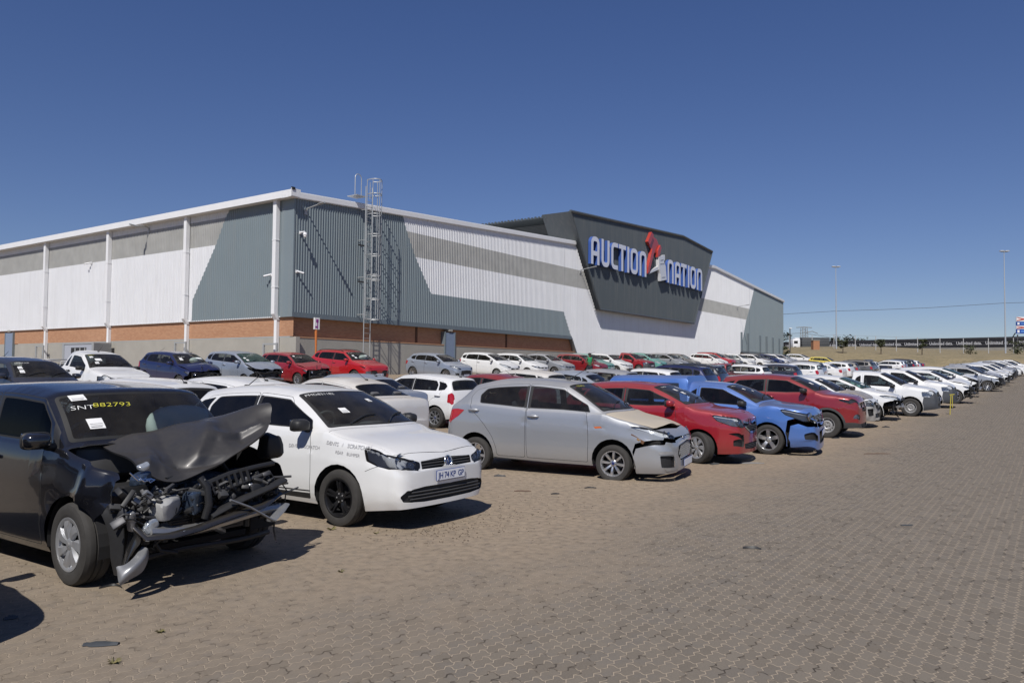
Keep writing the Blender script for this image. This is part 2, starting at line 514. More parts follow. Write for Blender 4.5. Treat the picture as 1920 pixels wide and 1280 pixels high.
def sheet_mat(name, col, rough=.45, n=.06):
    m = mat(name, col, rough, .0, coat=.15, noise=n, nscale=.7)
    nt = m.node_tree; b = nt.nodes['Principled BSDF']; src = b.inputs['Base Color'].links[0].from_socket
    geo = nt.nodes.new('ShaderNodeNewGeometry'); mp = nt.nodes.new('ShaderNodeMapping'); mp.inputs['Scale'].default_value = (2.2, 2.2, .12)
    nt.links.new(geo.outputs['Position'], mp.inputs[0])
    t = nt.nodes.new('ShaderNodeTexNoise'); t.inputs['Scale'].default_value = 1.6; t.inputs['Detail'].default_value = 7; t.inputs['Roughness'].default_value = .65; nt.links.new(mp.outputs[0], t.inputs[0])
    r = nt.nodes.new('ShaderNodeMapRange'); nt.links.new(t.outputs['Fac'], r.inputs[0]); r.inputs[1].default_value = .48; r.inputs[2].default_value = .78; r.inputs[4].default_value = .17
    nt.links.new(cmix(nt, r.outputs[0], src, (.30, .27, .23)), b.inputs['Base Color'])
    return m


M_CGREY = sheet_mat('grey_cladding', (.185, .225, .245))
M_CWHITE = sheet_mat('white_cladding', (.68, .69, .71))
M_CBAND = mat('translucent_sheeting', (.34, .34, .325), .35, noise=.22, nscale=1.3)
M_CDARK = sheet_mat('charcoal_cladding', (.060, .072, .080))
M_FLASH = sheet_mat('grey_flashing', (.13, .16, .18))
M_WTRIM = mat('white_trim', (.74, .745, .755), .4, noise=.06, nscale=1.5)
M_CONC = mat('concrete_plinth', (.33, .315, .28), .9, noise=.16, nscale=1.2, bump=.2, bscale=9)
M_GALV = mat('galvanised_steel', (.40, .415, .42), .5, .35, noise=.15, nscale=3)
M_DOOR = mat('blue_grey_door', (.20, .25, .34), .5, noise=.06)


def brick_mat():
    m = bpy.data.materials.new('face_brick'); m.use_nodes = True
    nt = m.node_tree; b = nt.nodes['Principled BSDF']; N = nt.nodes.new; lk = nt.links.new
    tc = N('ShaderNodeUVMap'); br = N('ShaderNodeTexBrick'); lk(tc.outputs[0], br.inputs['Vector'])
    br.inputs['Scale'].default_value = 1; br.inputs['Brick Width'].default_value = .23; br.inputs['Row Height'].default_value = .085; br.inputs['Mortar Size'].default_value = .006
    br.inputs['Color1'].default_value = (.47, .255, .145, 1); br.inputs['Color2'].default_value = (.38, .185, .10, 1); br.inputs['Mortar'].default_value = (.27, .19, .13, 1)
    n = N('ShaderNodeTexNoise'); n.inputs['Scale'].default_value = .6; n.inputs['Detail'].default_value = 6; lk(tc.outputs[0], n.inputs[0])
    c = cmix(nt, mnode(nt, 'MULTIPLY', n.outputs['Fac'], .5), br.outputs['Color'], (.42, .235, .14))
    lk(c, b.inputs['Base Color']); b.inputs['Roughness'].default_value = .85
    bp = N('ShaderNodeBump'); bp.inputs['Strength'].default_value = .6; bp.inputs['Distance'].default_value = .01; lk(mnode(nt, 'SUBTRACT', 1.0, br.outputs['Fac']), bp.inputs['Height']); lk(bp.outputs[0], b.inputs['Normal'])
    return m


M_BRICK = brick_mat()


def seg_line(pts, t):
    """z of the polyline (t, z) at t"""
    return float(np.interp(t, [p[0] for p in pts], [p[1] for p in pts]))


def ribbed(F, t0, t1, cols, pitch=.18, depth=.036, off=0.0, breaks=()):
    """corrugated sheet: cols(t) -> list of (z low, z high, material) at that t (same length between breaks)"""
    mb = MB(); ts = []
    prof = [(0, 0), (.50, 0), (.60, 1), (.90, 1)]
    k = int((t1 - t0) / pitch) + 1
    for i in range(k):
        for a, o in prof:
            t = t0 + (i + a) * pitch
            if t < t1 - 1e-6: ts.append((t, o * depth))
    ts.append((t1, 0))
    for bks in breaks:
        if t0 < bks < t1:
            T = [a for a, _ in ts]; o = float(np.interp(bks, T, [q for _, q in ts]))
            ts.append((bks - 1e-4, o)); ts.append((bks + 1e-4, o))
    ts.sort()
    cache = {}
    for (a, oa), (b_, ob) in zip(ts[:-1], ts[1:]):
        mid_ = (a + b_) / 2
        ca, cb = cols(a, mid_), cols(b_, mid_)
        for (za0, za1, m), (zb0, zb1, _) in zip(ca, cb):
            if za1 - za0 < 1e-5 and zb1 - zb0 < 1e-5: continue
            mb.add([F(a, za0, off + oa), F(b_, zb0, off + ob), F(b_, zb1, off + ob), F(a, za1, off + oa)], [(0, 1, 2, 3)], m)
    return mb


def flip_if(me, view):
    """make faces look towards the outside direction"""
    return me


hall = empty('warehouse', FR(0, float(gz(*CORNER))))
tag(hall, 'big white and grey corrugated auction hall on a brick and concrete plinth', 'warehouse')


def hpart(name, mb, smooth=None, parent=hall):
    o = mb.build(name, None, smooth)
    o.parent = parent
    o.matrix_parent_inverse = hall.matrix_world.inverted() if parent is hall else Matrix()
    return o


bpy.context.view_layer.update()

# sign facade: what colour the sheets have at t
LB = [(8.32, 12.2), (8.93, Z_BT), (9.81, Z_TB), (11.4, Z_LD)]             # edge of the grey corner field
FB = [(73.36, Z_CB), (75.84, Z_TB), (77.19, Z_BT), (79.5, 14.0)]          # edge of the far grey field


def cols_right(t, tm):
    zt = roof_z(t) - .10
    if tm < 8.32: return [(Z_CB, zt, M_CGREY)]
    if tm < 11.4:
        zl = min(zt, seg_line(LB, t))
        out = [(Z_CB, zl, M_CGREY)]
        if tm > 8.93: out = [(Z_CB, min(zl, Z_TB) if tm < 9.81 else zl, M_CGREY)]
        if tm <= 8.93: return [(Z_CB, zl, M_CGREY), (zl, zt, M_CWHITE)]
        if tm < 9.81: return [(Z_CB, zl, M_CGREY), (zl, Z_BT, M_CBAND), (Z_BT, zt, M_CWHITE)]
        return [(Z_CB, zl, M_CGREY), (zl, Z_TB, M_CWHITE), (Z_TB, Z_BT, M_CBAND), (Z_BT, zt, M_CWHITE)]
    top = [(Z_TB, Z_BT, M_CBAND), (Z_BT, zt, M_CWHITE)]
    if tm < 28.39: return [(Z_CB, Z_LD, M_CGREY), (Z_LD, Z_TB, M_CWHITE)] + top
    if tm < 29.76:
        z = seg_line([(28.39, Z_LD), (29.76, Z_CB)], t)
        return [(Z_CB, z, M_CGREY), (z, Z_TB, M_CWHITE)] + top
    if tm < 30.53: return [(seg_line([(29.76, Z_CB), (30.53, Z_WB)], t), Z_TB, M_CWHITE)] + top
    if tm < 72.6: return [(Z_WB, Z_TB, M_CWHITE)] + top
    if tm < 73.36: return [(seg_line([(72.6, Z_WB), (73.36, Z_CB)], t), Z_TB, M_CWHITE)] + top
    if tm < 79.5:
        z = seg_line(FB, t)
        zt2 = zt
        if tm < 75.84: return [(Z_CB, z, M_CGREY), (z, Z_TB, M_CWHITE)] + top
        if tm < 77.19: return [(Z_CB, z, M_CGREY), (z, Z_BT, M_CBAND), (Z_BT, zt, M_CWHITE)]
        return [(Z_CB, min(z, zt), M_CGREY), (min(z, zt), zt, M_CWHITE)]
    return [(Z_CB, zt, M_CGREY)]


mb = ribbed(FR, 0.06, T_FAR, cols_right, breaks=(8.32, 8.93, 9.81, 11.4, 28.39, 29.76, 30.53, 63.8, 72.6, 73.36, 75.84, 77.19, 79.5))
hpart('gable_cladding', mb)

LBL = [(9.25, Z_CB), (9.19, 5.95), (7.0, Z_TB), (6.1, Z_BT), (5.4, 11.4)][::-1]


def cols_left(t, tm):
    zt = 11.2
    if tm < 5.4: return [(Z_CB, zt, M_CGREY)]
    if tm < 9.25:
        z = min(zt, seg_line(LBL, t))
        if tm < 6.1: return [(Z_CB, z, M_CGREY), (z, zt, M_CWHITE)]
        if tm < 7.0: return [(Z_CB, z, M_CGREY), (z, Z_BT, M_CBAND), (Z_BT, zt, M_CWHITE)]
        return [(Z_CB, z, M_CGREY), (z, Z_TB, M_CWHITE), (Z_TB, Z_BT, M_CBAND), (Z_BT, zt, M_CWHITE)]
    return [(Z_CB, Z_TB, M_CWHITE), (Z_TB, Z_BT, M_CBAND), (Z_BT, zt, M_CWHITE)]


T_LEFT = 75.0
mb = ribbed(FL, 0.95, T_LEFT, cols_left, breaks=(5.4, 6.1, 7.0, 9.19, 9.25))
hpart('side_cladding', mb)


def fbox(mb, F, t0, t1, z0, z1, o0, o1, m):
    vs = [F(t0, z0, o0), F(t1, z0, o0), F(t1, z0, o1), F(t0, z0, o1), F(t0, z1, o0), F(t1, z1, o0), F(t1, z1, o1), F(t0, z1, o1)]
    mb.add(vs, [(0, 1, 2, 3), (7, 6, 5, 4), (0, 4, 5, 1), (1, 5, 6, 2), (2, 6, 7, 3), (3, 7, 4, 0)], m)


# corner flashing, bottom flashing, barge capping, gutter
mb = MB()
fbox(mb, FL, -.045, .95, Z_CB - .02, 11.1, -.02, .045, M_CGREY)
fbox(mb, FR, -.0, .055, Z_CB - .02, 11.25, -.3, .042, M_CGREY)
hpart('corner_flashing', mb)
mb = MB()
fbox(mb, FR, -.03, 29.7, Z_CB - .03, Z_CB + .24, -.30, .05, M_FLASH)
mb2 = MB(); fbox(mb2, FR, 73.5, T_FAR, Z_CB - .03, Z_CB + .24, -.30, .05, M_FLASH); hpart('base_flashing', mb2)
for (a, za, b_, zb_) in ((29.7, Z_CB + .1, 30.53, Z_WB),):
    mb.add([FR(a, za, .05), FR(b_, zb_, .05), FR(b_ + .10, zb_, .05), FR(a + .10, za, .05), FR(a, za, -.3), FR(b_, zb_, -.3)], [(0, 1, 2, 3), (0, 4, 5, 1)], M_FLASH)
hpart('base_flashing', mb)
mb = MB(); fbox(mb, FL, .95, T_LEFT, Z_CB - .03, Z_CB + .03, -.12, .02, M_WTRIM)
hpart('drip_flashing', mb)
for (a, b_) in ((-.5, 30.2), (61.3, 63.8), (63.8, T_FAR + .2)):
    mb = MB()
    za, zb_ = roof_z(a), roof_z(b_)
    for (o0, o1, dz0, dz1) in ((-.5, .12, -.30, .06), (.12, .16, -.26, .00)):
        vs = [FR(a, za + dz0, o0), FR(b_, zb_ + dz0, o0), FR(b_, zb_ + dz0, o1), FR(a, za + dz0, o1), FR(a, za + dz1, o0), FR(b_, zb_ + dz1, o0), FR(b_, zb_ + dz1, o1), FR(a, za + dz1, o1)]
        mb.add(vs, [(0, 1, 2, 3), (7, 6, 5, 4), (0, 4, 5, 1), (1, 5, 6, 2), (2, 6, 7, 3), (3, 7, 4, 0)], M_WTRIM)
    hpart('barge_capping', mb)
mb = MB()
fbox(mb, FL, -.35, T_LEFT, 11.02, 11.40, .03, .50, M_WTRIM)
fbox(mb, FL, -.38, -.349, 11.05, 11.46, -.1, .53, M_WTRIM)
for t in np.arange(5.5, T_LEFT, 6.0): fbox(mb, FL, t, t + .03, 11.015, 11.41, .02, .506, M_WTRIM)
hpart('gutter', mb)
mb = MB()
fbox(mb, FL, -.42, -.30, 11.38, 11.52, .3, .5, M_BLACK)
hpart('gutter_stop', mb)
# roof sheets
mb = MB()
for (a, b_) in ((0, 63.8), (63.8, T_FAR)):
    mb.add([FR(a, roof_z(a) - .05, 0), FR(b_, roof_z(b_) - .05, 0), FR(b_, roof_z(b_) - .05, -T_LEFT), FR(a, roof_z(a) - .05, -T_LEFT)], [(0, 1, 2, 3)], M_CWHITE)
mb.add([FR(T_FAR, 1, 0), FR(T_FAR, 1, -T_LEFT), FR(T_FAR, roof_z(T_FAR), -T_LEFT), FR(T_FAR, roof_z(T_FAR), 0)], [(0, 1, 2, 3)], M_CGREY)
hpart('roof', mb)


def uv_wall(name, F, t0, t1, z0, z1, off, m, parent=hall):
    me = bpy.data.meshes.new(name)
    me.from_pydata([F(t0, z0, off), F(t1, z0, off), F(t1, z1, off), F(t0, z1, off)], [], [(0, 1, 2, 3)])
    uv = me.uv_layers.new(name='UVMap')
    for k, (a, b_) in enumerate(((t0, z0), (t1, z0), (t1, z1), (t0, z1))): uv.data[k].uv = (a, b_)
    me.materials.append(m)
    o = link(name, me); o.parent = hall; o.matrix_parent_inverse = hall.matrix_world.inverted()
    return o


uv_wall('brick_band', FR, .30, 31.0, Z_BB + .03, Z_CB, -.36, M_BRICK)
uv_wall('brick_band', FR, 72.0, T_FAR, Z_BB - 1.6, Z_CB, -.36, M_BRICK)
uv_wall('brick_band', FL, -.0, T_LEFT, Z_BB + .03, Z_CB, -.10, M_BRICK)
mb = MB()
fbox(mb, FR, .26, 31.2, -.5, Z_BB - .045, -.6, -.06, M_CONC)
hpart('concrete_plinth', mb)
mb = MB(); fbox(mb, FL, -.2, T_LEFT, -.5, Z_BB, -.4, -.13, M_CONC)
hpart('concrete_plinth', mb)
mb = MB(); fbox(mb, FR, .2, 31.1, Z_BB - .04, Z_BB + .03, -.40, -.04, mat('brick_ledge', (.42, .23, .13), .85, noise=.2, nscale=5))
hpart('brick_ledge', mb)
for t in (10.41, 20.58):
    mb = MB(); fbox(mb, FR, t - .1, t + .1, Z_BB + .03, Z_CB, -.37, -.33, mat('brick_joint', (.10, .05, .03), .9)); hpart('brick_joint', mb)
for t in (73.6, 76.2, 81.5, 84.5, 87.5, 90.7):
    mb = MB(); fbox(mb, FR, t - .16, t + .16, 4.75, 7.3 - (t - 73) * .01, .03, .20, M_FLASH); hpart('vent_strip', mb)
# white cladding that runs down to the ground: what stands under it
mb = MB(); fbox(mb, FR, 30.6, 72.5, -.5, Z_WB, -.4, -.03, M_CONC); hpart('base_wall', mb)
# doors in the plinth
for (F, t0, t1, z1, o, nm, lab) in ((FR, 12.97, 13.94, 4.33, .02, 'door', 'blue grey door in the brick band'), (FL, 33.2, 34.5, 4.40, .03, 'door', 'pale blue grey door in the long wall')):
    mb = MB(); z0 = 1.2
    fbox(mb, F, t0, t1, z0, z1, -.35, -.02 + o, M_DOOR)
    fbox(mb, F, t0 - .07, t0, z0, z1 + .07, -.35, .01 + o, M_FLASH); fbox(mb, F, t1, t1 + .07, z0, z1 + .07, -.35, .01 + o, M_FLASH)
    fbox(mb, F, t1 - .18, t1 - .12, z0 + 1.0, z0 + 1.1, -.02 + o, .03 + o, M_BLACK)
    fbox(mb, F, (t0 + t1) / 2 - .2, (t0 + t1) / 2 + .2, z1 + .10, z1 + .24, -.3, .06, M_CONC)
    d = hpart(nm, mb); d['label'] = lab
# downpipes
for t in (1.27, 9.76, 18.86, 27.8, 36.9, 46.0, 55.0, 64.0):
    mb = MB()
    fbox(mb, FL, t - .14, t + .14, 4.75, 11.03, .05, .30, M_WTRIM)
    vs = [FL(t + sx, 4.75 - (0 if k == 0 else .32), o) for k, oo in ((0, (.05, .30)), (1, (-.10, .10))) for o in oo for sx in (-.14, .14)]
    mb.add(vs, [(0, 1, 5, 4), (3, 2, 6, 7), (0, 4, 6, 2), (1, 3, 7, 5)], M_WTRIM)
    fbox(mb, FL, t - .11, t + .11, 1.3, 4.44, -.09, .10, M_WTRIM)
    for z in (6.2, 8.8): fbox(mb, FL, t - .16, t + .16, z, z + .05, .04, .31, M_WTRIM)
    hpart('downpipe', mb)
for t in (9.76, 1.27, 27.8, 36.9):
    g0 = FL(t, 0, .35); zg = float(gz(g0[0], g0[1]))
    mb = MB()
    for s_ in (-.55, .55): fbox(mb, FL, t + s_ - .05, t + s_ + .05, zg, 3.35 - (.2 if t < 9 else 0), .35, .45, M_GALV)
    for z in (3.25 - (.2 if t < 9 else 0), 2.3): fbox(mb, FL, t - .5, t + .5, z, z + .09, .352, .448, M_GALV)
    mb.tube([FL(t - .5, zg + .1, .40), FL(t + .5, 2.3, .40)], .04, M_GALV, 6)
    o = mb.build('pipe_guard'); tag(o, {9.76: 'galvanised pipe guard under the second downpipe from the hall corner', 1.27: 'galvanised pipe guard under the downpipe nearest the hall corner', 27.8: 'galvanised pipe guard behind the dark car at the far left', 36.9: 'galvanised pipe guard cut by the left edge of the photo'}[t], 'pipe guard', 'guards round the downpipes')

# ---------------------------------------------------------------- charcoal sign tower
BOX = [(28.62, 15.33), (52.94, 16.85), (61.91, 16.34), (56.2, 7.44), (33.88, 7.40)]
tower = empty('sign_tower', FR(44, 7.4, .45)); bpy.context.view_layer.update()


def tpart(name, mb, smooth=None):
    o = mb.build(name, None, smooth); o.parent = hall; o.matrix_parent_inverse = hall.matrix_world.inverted(); return o


bpy.data.objects.remove(tower)


def cols_box(t, tm):
    zt = seg_line([(28.62, 15.33), (52.94, 16.85), (61.91, 16.34)], t)
    if tm < 33.88: zb_ = seg_line([(28.62, 15.33), (33.88, 7.40)], t)
    elif tm < 56.2: zb_ = seg_line([(33.88, 7.40), (56.2, 7.44)], t)
    else: zb_ = seg_line([(56.2, 7.44), (61.91, 16.34)], t)
    return [(zb_, max(zb_, zt), M_CDARK)]


tpart('sign_tower_front', ribbed(FR, 28.62, 61.91, cols_box, off=.45, breaks=(33.88, 52.94, 56.2)))
mb = MB(); n = len(BOX)
for i in range(n):
    a, b_ = BOX[i], BOX[(i + 1) % n]
    back = -.6 if i in (2, 3) else -2.4
    mb.add([FR(a[0], a[1], .44), FR(b_[0], b_[1], .44), FR(b_[0], b_[1], back), FR(a[0], a[1], back)], [(0, 1, 2, 3)], M_CDARK)
    # rolled edge trim
    mb.tube([FR(a[0], a[1], .47), FR(b_[0], b_[1], .47)], .14 if i < 2 else .10, M_CDARK, 6)
tpart('sign_tower_edge', mb)
mb = MB()
# raised roof volume behind, with louvred side
zT = 15.12; tl_ = 30.6
for k in range(22):
    z = 12.4 + k * .125
    mb.add([FR(tl_ + .9, z, -2.6), FR(tl_ + .9, z, -34), FR(tl_ + .86, z + .085, -34), FR(tl_ + .86, z + .085, -2.6), FR(tl_ + .96, z + .125, -34), FR(tl_ + .96, z + .125, -2.6)], [(0, 1, 2, 3), (3, 2, 4, 5)], M_CDARK)
mb.add([FR(tl_ + .98, 12, -2.6), FR(tl_ + .98, 12, -34), FR(tl_ + .98, zT, -34), FR(tl_ + .98, zT, -2.6)], [(0, 1, 2, 3)], M_CDARK)
mb.add([FR(tl_ - 1.8, zT + .06, -2.0), FR(tl_ - 1.8, zT + .06, -34), FR(53, 16.7, -34), FR(53, 16.7, -2.0)], [(0, 1, 2, 3)], M_CDARK)
mb.add([FR(53, 16.7, -2.0), FR(53, 16.7, -34), FR(61.5, 16.2, -34), FR(61.5, 16.2, -2.0)], [(0, 1, 2, 3)], M_CDARK)
mb.add([FR(61.4, 13, -.5), FR(61.4, 13, -34), FR(61.4, 16.2, -34), FR(61.4, 16.2, -.5)], [(0, 1, 2, 3)], M_CDARK)
for k in range(90): fbox(mb, FR, tl_ - 1.86, tl_ - 1.76, zT - .05, zT + .12 + .03 * (k % 2), -2.0 - k * .36 - .16, -2.0 - k * .36, M_CDARK)
fbox(mb, FR, tl_ - 1.8, tl_ + .9, zT - .03, zT + .05, -34, -2.0, M_CDARK)
tpart('raised_roof', mb)
mb = MB()
mb.add([FR(30.2, 12.7, -2.41), FR(28.9, 15.2, -2.41), FR(33, 15.6, -2.41), FR(33, 12.5, -2.41)], [(0, 1, 2, 3)], M_CDARK)
tpart('sign_tower_back', mb)

# ---------------------------------------------------------------- lettering of the hall
M_LFACE = mat('letter_face', (.66, .69, .78), .35, noise=.05)
M_LSIDE = mat('letter_side_blue', (.045, .10, .34), .4)


def arc(cx, cz, r, a0, a1, n=6): return [(cx + r * math.cos(R(a0 + (a1 - a0) * k / n)), cz + r * math.sin(R(a0 + (a1 - a0) * k / n))) for k in range(n + 1)]


def ribbon(pts, w, closed=False):
    n = len(pts); Lft, Rgt = [], []
    for i in range(n):
        a = pts[i - 1] if (i > 0 or closed) else pts[i]; c = pts[(i + 1) % n] if (i < n - 1 or closed) else pts[i]
        dx, dz = c[0] - a[0], c[1] - a[1]; l = math.hypot(dx, dz) or 1
        nx, nz = -dz / l * w / 2, dx / l * w / 2
        Lft.append((pts[i][0] + nx, pts[i][1] + nz)); Rgt.append((pts[i][0] - nx, pts[i][1] - nz))
    return Lft, Rgt


def letter_strokes(ch, w, h, s):
    x0, x1 = s / 2, w - s / 2; z0, z1 = s / 2, h - s / 2; r = min(.42, (x1 - x0) * .48)
    top_l = arc(x0 + r, z1 - r, r, 180, 90); top_r = arc(x1 - r, z1 - r, r, 90, 0)
    bot_l = arc(x0 + r, z0 + r, r, 270, 180); bot_r = arc(x1 - r, z0 + r, r, 0, -90)
    if ch in 'AN':
        st = [([(x0, 0)] + top_l + top_r + [(x1, 0)], False)]
        if ch == 'A': st.append(([(x0 + s * .45, h * .40), (x1 - s * .45, h * .40)], False))
        return st
    if ch == 'U': return [([(x0, h)] + arc(x0 + r, z0 + r, r, 180, 270) + arc(x1 - r, z0 + r, r, 270, 360) + [(x1, h)], False)]
    if ch == 'C': return [([(w, z1)] + [(x0 + r, z1)] + arc(x0 + r, z1 - r, r, 90, 180)[1:] + arc(x0 + r, z0 + r, r, 180, 270) + [(w, z0)], False)]
    if ch == 'O': return [(top_l + top_r + arc(x1 - r, z0 + r, r, 0, -90) + arc(x0 + r, z0 + r, r, 270, 180), True)]
    if ch == 'T': return [([(0, z1), (w, z1)], False), ([(w / 2, z1 - s * .45), (w / 2, 0)], False)]
    return [([(w / 2, 0), (w / 2, h)], False)]


def stroke_prism(mb, pts, closed, t0, z0, o0, o1, s, inset_):
    Lf, Rg = ribbon(pts, s, closed); n = len(pts)
    vs = []
    for o in (o0, o1):
        for (x, z) in Lf: vs.append(FR(t0 + x, z0 + z, o))
        for (x, z) in Rg: vs.append(FR(t0 + x, z0 + z, o))
    m = n if closed else n - 1
    ff, sf = [], []
    for i in range(m):
        j = (i + 1) % n
        ff.append((2 * n + i, 2 * n + n + i, 2 * n + n + j, 2 * n + j))
        sf.append((i, 2 * n + i, 2 * n + j, j)); sf.append((n + i, n + j, 3 * n + j, 3 * n + i))
    if not closed:
        sf.append((0, n, 3 * n, 2 * n)); sf.append((n - 1, 3 * n - 1, 4 * n - 1, 2 * n - 1))
    mb.add(vs, sf, M_LSIDE); mb.add(vs, ff, M_LFACE)


LET = [('A', 31.22, 32.73), ('U', 33.12, 34.64), ('C', 34.99, 36.30), ('T', 36.48, 37.94), ('I', 38.22, 38.66), ('O', 38.95, 40.53), ('N', 40.9, 42.45),
       ('N', 47.60, 49.18), ('A', 49.55, 51.05), ('T', 51.2, 52.76), ('I', 53.1, 53.54), ('O', 53.84, 55.47), ('N', 55.79, 57.37)]
sign = empty('hall_sign', FR(44, 11.2, .5)); tag(sign, 'pale blue sided letters reading AUCTION NATION with red gavel emblem', 'sign')
bpy.context.view_layer.update()


def spart(name, mb):
    o = mb.build(name); o.parent = sign; o.matrix_parent_inverse = sign.matrix_world.inverted(); return o


for ch, a, b_ in LET:
    mb = MB(); h = 2.46
    for i, (pts, cl) in enumerate(letter_strokes(ch, b_ - a, h, .40)): stroke_prism(mb, pts, cl, a + .42, 11.24, .52, .82 - .004 * i, .40, 0)
    spart('letter', mb)
M_GRED = mat('gavel_red', (.40, .045, .035), .35, coat=.5); M_GSIL = mat('emblem_silver', (.72, .73, .75), .3, .2)


def emblem(name, polys, m, o0, o1, m2=None):
    mb = MB()
    for k, (poly, d) in enumerate(polys):
        n = len(poly); vs = [FR(t + .26, z, o0) for t, z in poly] + [FR(t + .26, z, o1 + d) for t, z in poly]
        mb.add(vs, [tuple(range(2 * n - 1, n - 1, -1))] + [(i, (i + 1) % n, n + (i + 1) % n, n + i) for i in range(n)], m)
    return spart(name, mb)


emblem('gavel_head', [([(42.92, 14.83), (43.79, 15.92), (44.30, 15.70), (43.40, 14.55)], .10), ([(43.50, 14.60), (44.36, 15.62), (45.40, 15.42), (46.10, 14.72), (45.60, 14.17), (44.94, 13.95), (44.43, 14.29), (44.05, 14.24)], -.08), ([(45.33, 14.25), (45.90, 14.90), (46.18, 14.66), (45.72, 13.75), (45.33, 13.6)], .10)], M_GRED, .52, .74)
emblem('gavel_handle', [([(43.98, 14.24), (44.50, 14.10), (44.3, 13.73), (43.31, 11.85), (42.90, 11.64), (43.02, 12.29)], .10)], M_GRED, .52, .74)
emblem('emblem_leg', [([(45.50, 13.62), (46.98, 14.03), (47.0, 13.55), (46.75, 13.3), (47.19, 12.85), (47.45, 11.48), (46.0, 11.21), (45.86, 11.97), (45.55, 12.76)], .12), ([(43.25, 11.60), (43.95, 12.07), (45.60, 12.70), (45.70, 12.35), (43.95, 11.84)], .02)], M_GSIL, .52, .74)
for (p, q) in (((45.85, 13.35), (46.6, 13.52)), ((46.2, 11.62), (47.05, 11.75)), ((45.75, 12.95), (46.8, 13.12))):
    mb = MB(); mb.tube([FR(p[0] + .26, p[1], .87), FR(q[0] + .26, q[1], .87)], .03, mat('emblem_line', (.35, .36, .38), .4), 5); spart('emblem_line', mb)

# ---------------------------------------------------------------- fittings on the walls
def wall_lamp(F, t, z, label, L=1.2, up=.12):
    mb = MB()
    mb.tube([F(t, z - .25, .03), F(t, z - .03, .12), F(t, z + .02, .5), F(t, z + up, L)], .035, M_GALV, 7)
    a, b_ = Vector(F(t, z + up - .02, L - .15)), Vector(F(t, z + up + .04, L + .35))
    mb.tube([a, (a + b_) / 2, b_], [.07, .12, .07], M_GALV, 8, r2=.05)
    fbox(mb, F, t - .1, t + .1, z - .35, z - .05, .036, .07, M_GALV)
    tag(mb.build('wall_lamp', None, 40), label, 'wall lamp', 'lamps on arms along the hall walls')


wall_lamp(FR, .75, 10.6, 'galvanised wall lamp arm at the top of the grey hall corner')
wall_lamp(FR, 31.1, 10.7, 'galvanised wall lamp arm beside the left edge of the charcoal sign wall', 1.3)
wall_lamp(FR, 72.2, 10.6, 'galvanised wall lamp arm in front of the far pale band right of the sign', 1.3)
wall_lamp(FL, 14.2, 10.85, 'dark wall lamp arm below the gutter of the long left wall', 1.0, -.05)


def cctv(F, t, z, label, dome=False, sgn=1):
    mb = MB()
    fbox(mb, F, t - .07, t + .07, z - .08, z + .08, .04, .08, M_WTRIM)
    if dome:
        mb.tube([F(t, z, .06), F(t, z + .02, .40)], .05, M_WTRIM, 8)
        c = Vector(F(t, z - .12, .45))
        mb.lathe([(0, .10), (.09, .09), (.11, .02), (.11, -.05), (.085, -.07)], M_WTRIM, 18, 'z', Matrix.Translation(c)); mb.lathe([(.085, -.07), (.08, -.14), (.04, -.18), (0, -.19)], M_WHITEP, 18, 'z', Matrix.Translation(c))
    else:
        mb.tube([F(t, z, .06), F(t, z - .03, .18)], .03, M_WTRIM, 7)
        a, b_ = Vector(F(t - .03 * sgn, z, .14)), Vector(F(t + .22 * sgn, z - .10, .40))
        mb.tube([a, b_], .05, M_WTRIM, 10); mb.tube([b_, b_ + (b_ - a) * .04], .05, M_BLACK, 10)
    tag(mb.build('security_camera', None, 40), label, 'camera', 'cameras on the hall walls')


cctv(FR, .40, 9.2, 'white dome camera below the lamp arm on the grey corner', True)
cctv(FR, .20, 7.05, 'white bullet camera low on the grey gable corner')
cctv(FL, 1.75, 6.95, 'white bullet camera beside the corner downpipe on the side wall', False)
cctv(FL, 21.4, 9.05, 'small white camera on the pale band of the side wall')
# grey frame container and small sign at the corner
mb = MB()
p0 = FL(20.9, 0, .5); zg = float(gz(p0[0], p0[1]))
fbox(mb, FL, 18.2, 22.4, zg, 3.35, .15, 1.3, mat('container_grey', (.36, .38, .43), .5, noise=.08))
fbox(mb, FL, 18.2, 18.45, zg, 3.42, .14, 1.34, M_GALV); fbox(mb, FL, 22.15, 22.4, zg, 3.42, .14, 1.34, M_GALV); fbox(mb, FL, 18.4, 22.2, 3.3, 3.42, .14, 1.33, M_GALV)
fbox(mb, FL, 19.2, 21.2, 2.72, 3.08, 1.30, 1.33, M_TRIM)
for k in range(9): fbox(mb, FL, 19.27 + k * .215, 19.40 + k * .215, 2.75, 3.05, 1.325, 1.345, M_BLACK if k % 3 else M_GALV)
tag(mb.build('generator_cabinet'), 'grey steel cabinet with dark louvres against the side wall', 'cabinet')
fp = empty('corner_post_sign', FR(1.05, 1.3, .75)); tag(fp, 'orange post with white and purple notice board at the hall corner', 'sign'); bpy.context.view_layer.update()
mb = MB(); mb.tube([FR(1.05, 1.2, .75), FR(1.05, 2.9, .75), FR(1.03, 3.9, .75)], [.045, .055, .075], mat('orange_paint', (.50, .16, .04), .5, noise=.2), 10)
o = mb.build('post', None, 40); o.parent = fp; o.matrix_parent_inverse = fp.matrix_world.inverted()
mb = MB(); fbox(mb, FR, .88, 1.24, 3.92, 4.56, .72, .80, M_WHITEP)
for (a, b_, c, d) in ((.93, 1.06, 4.0, 4.1), (.98, 1.15, 4.3, 4.48), (1.06, 1.12, 3.96, 4.35)): fbox(mb, FR, a, b_, c, d, .795, .806, mat('purple_print', (.25, .03, .22), .5))
o = mb.build('board'); o.parent = fp; o.matrix_parent_inverse = fp.matrix_world.inverted()

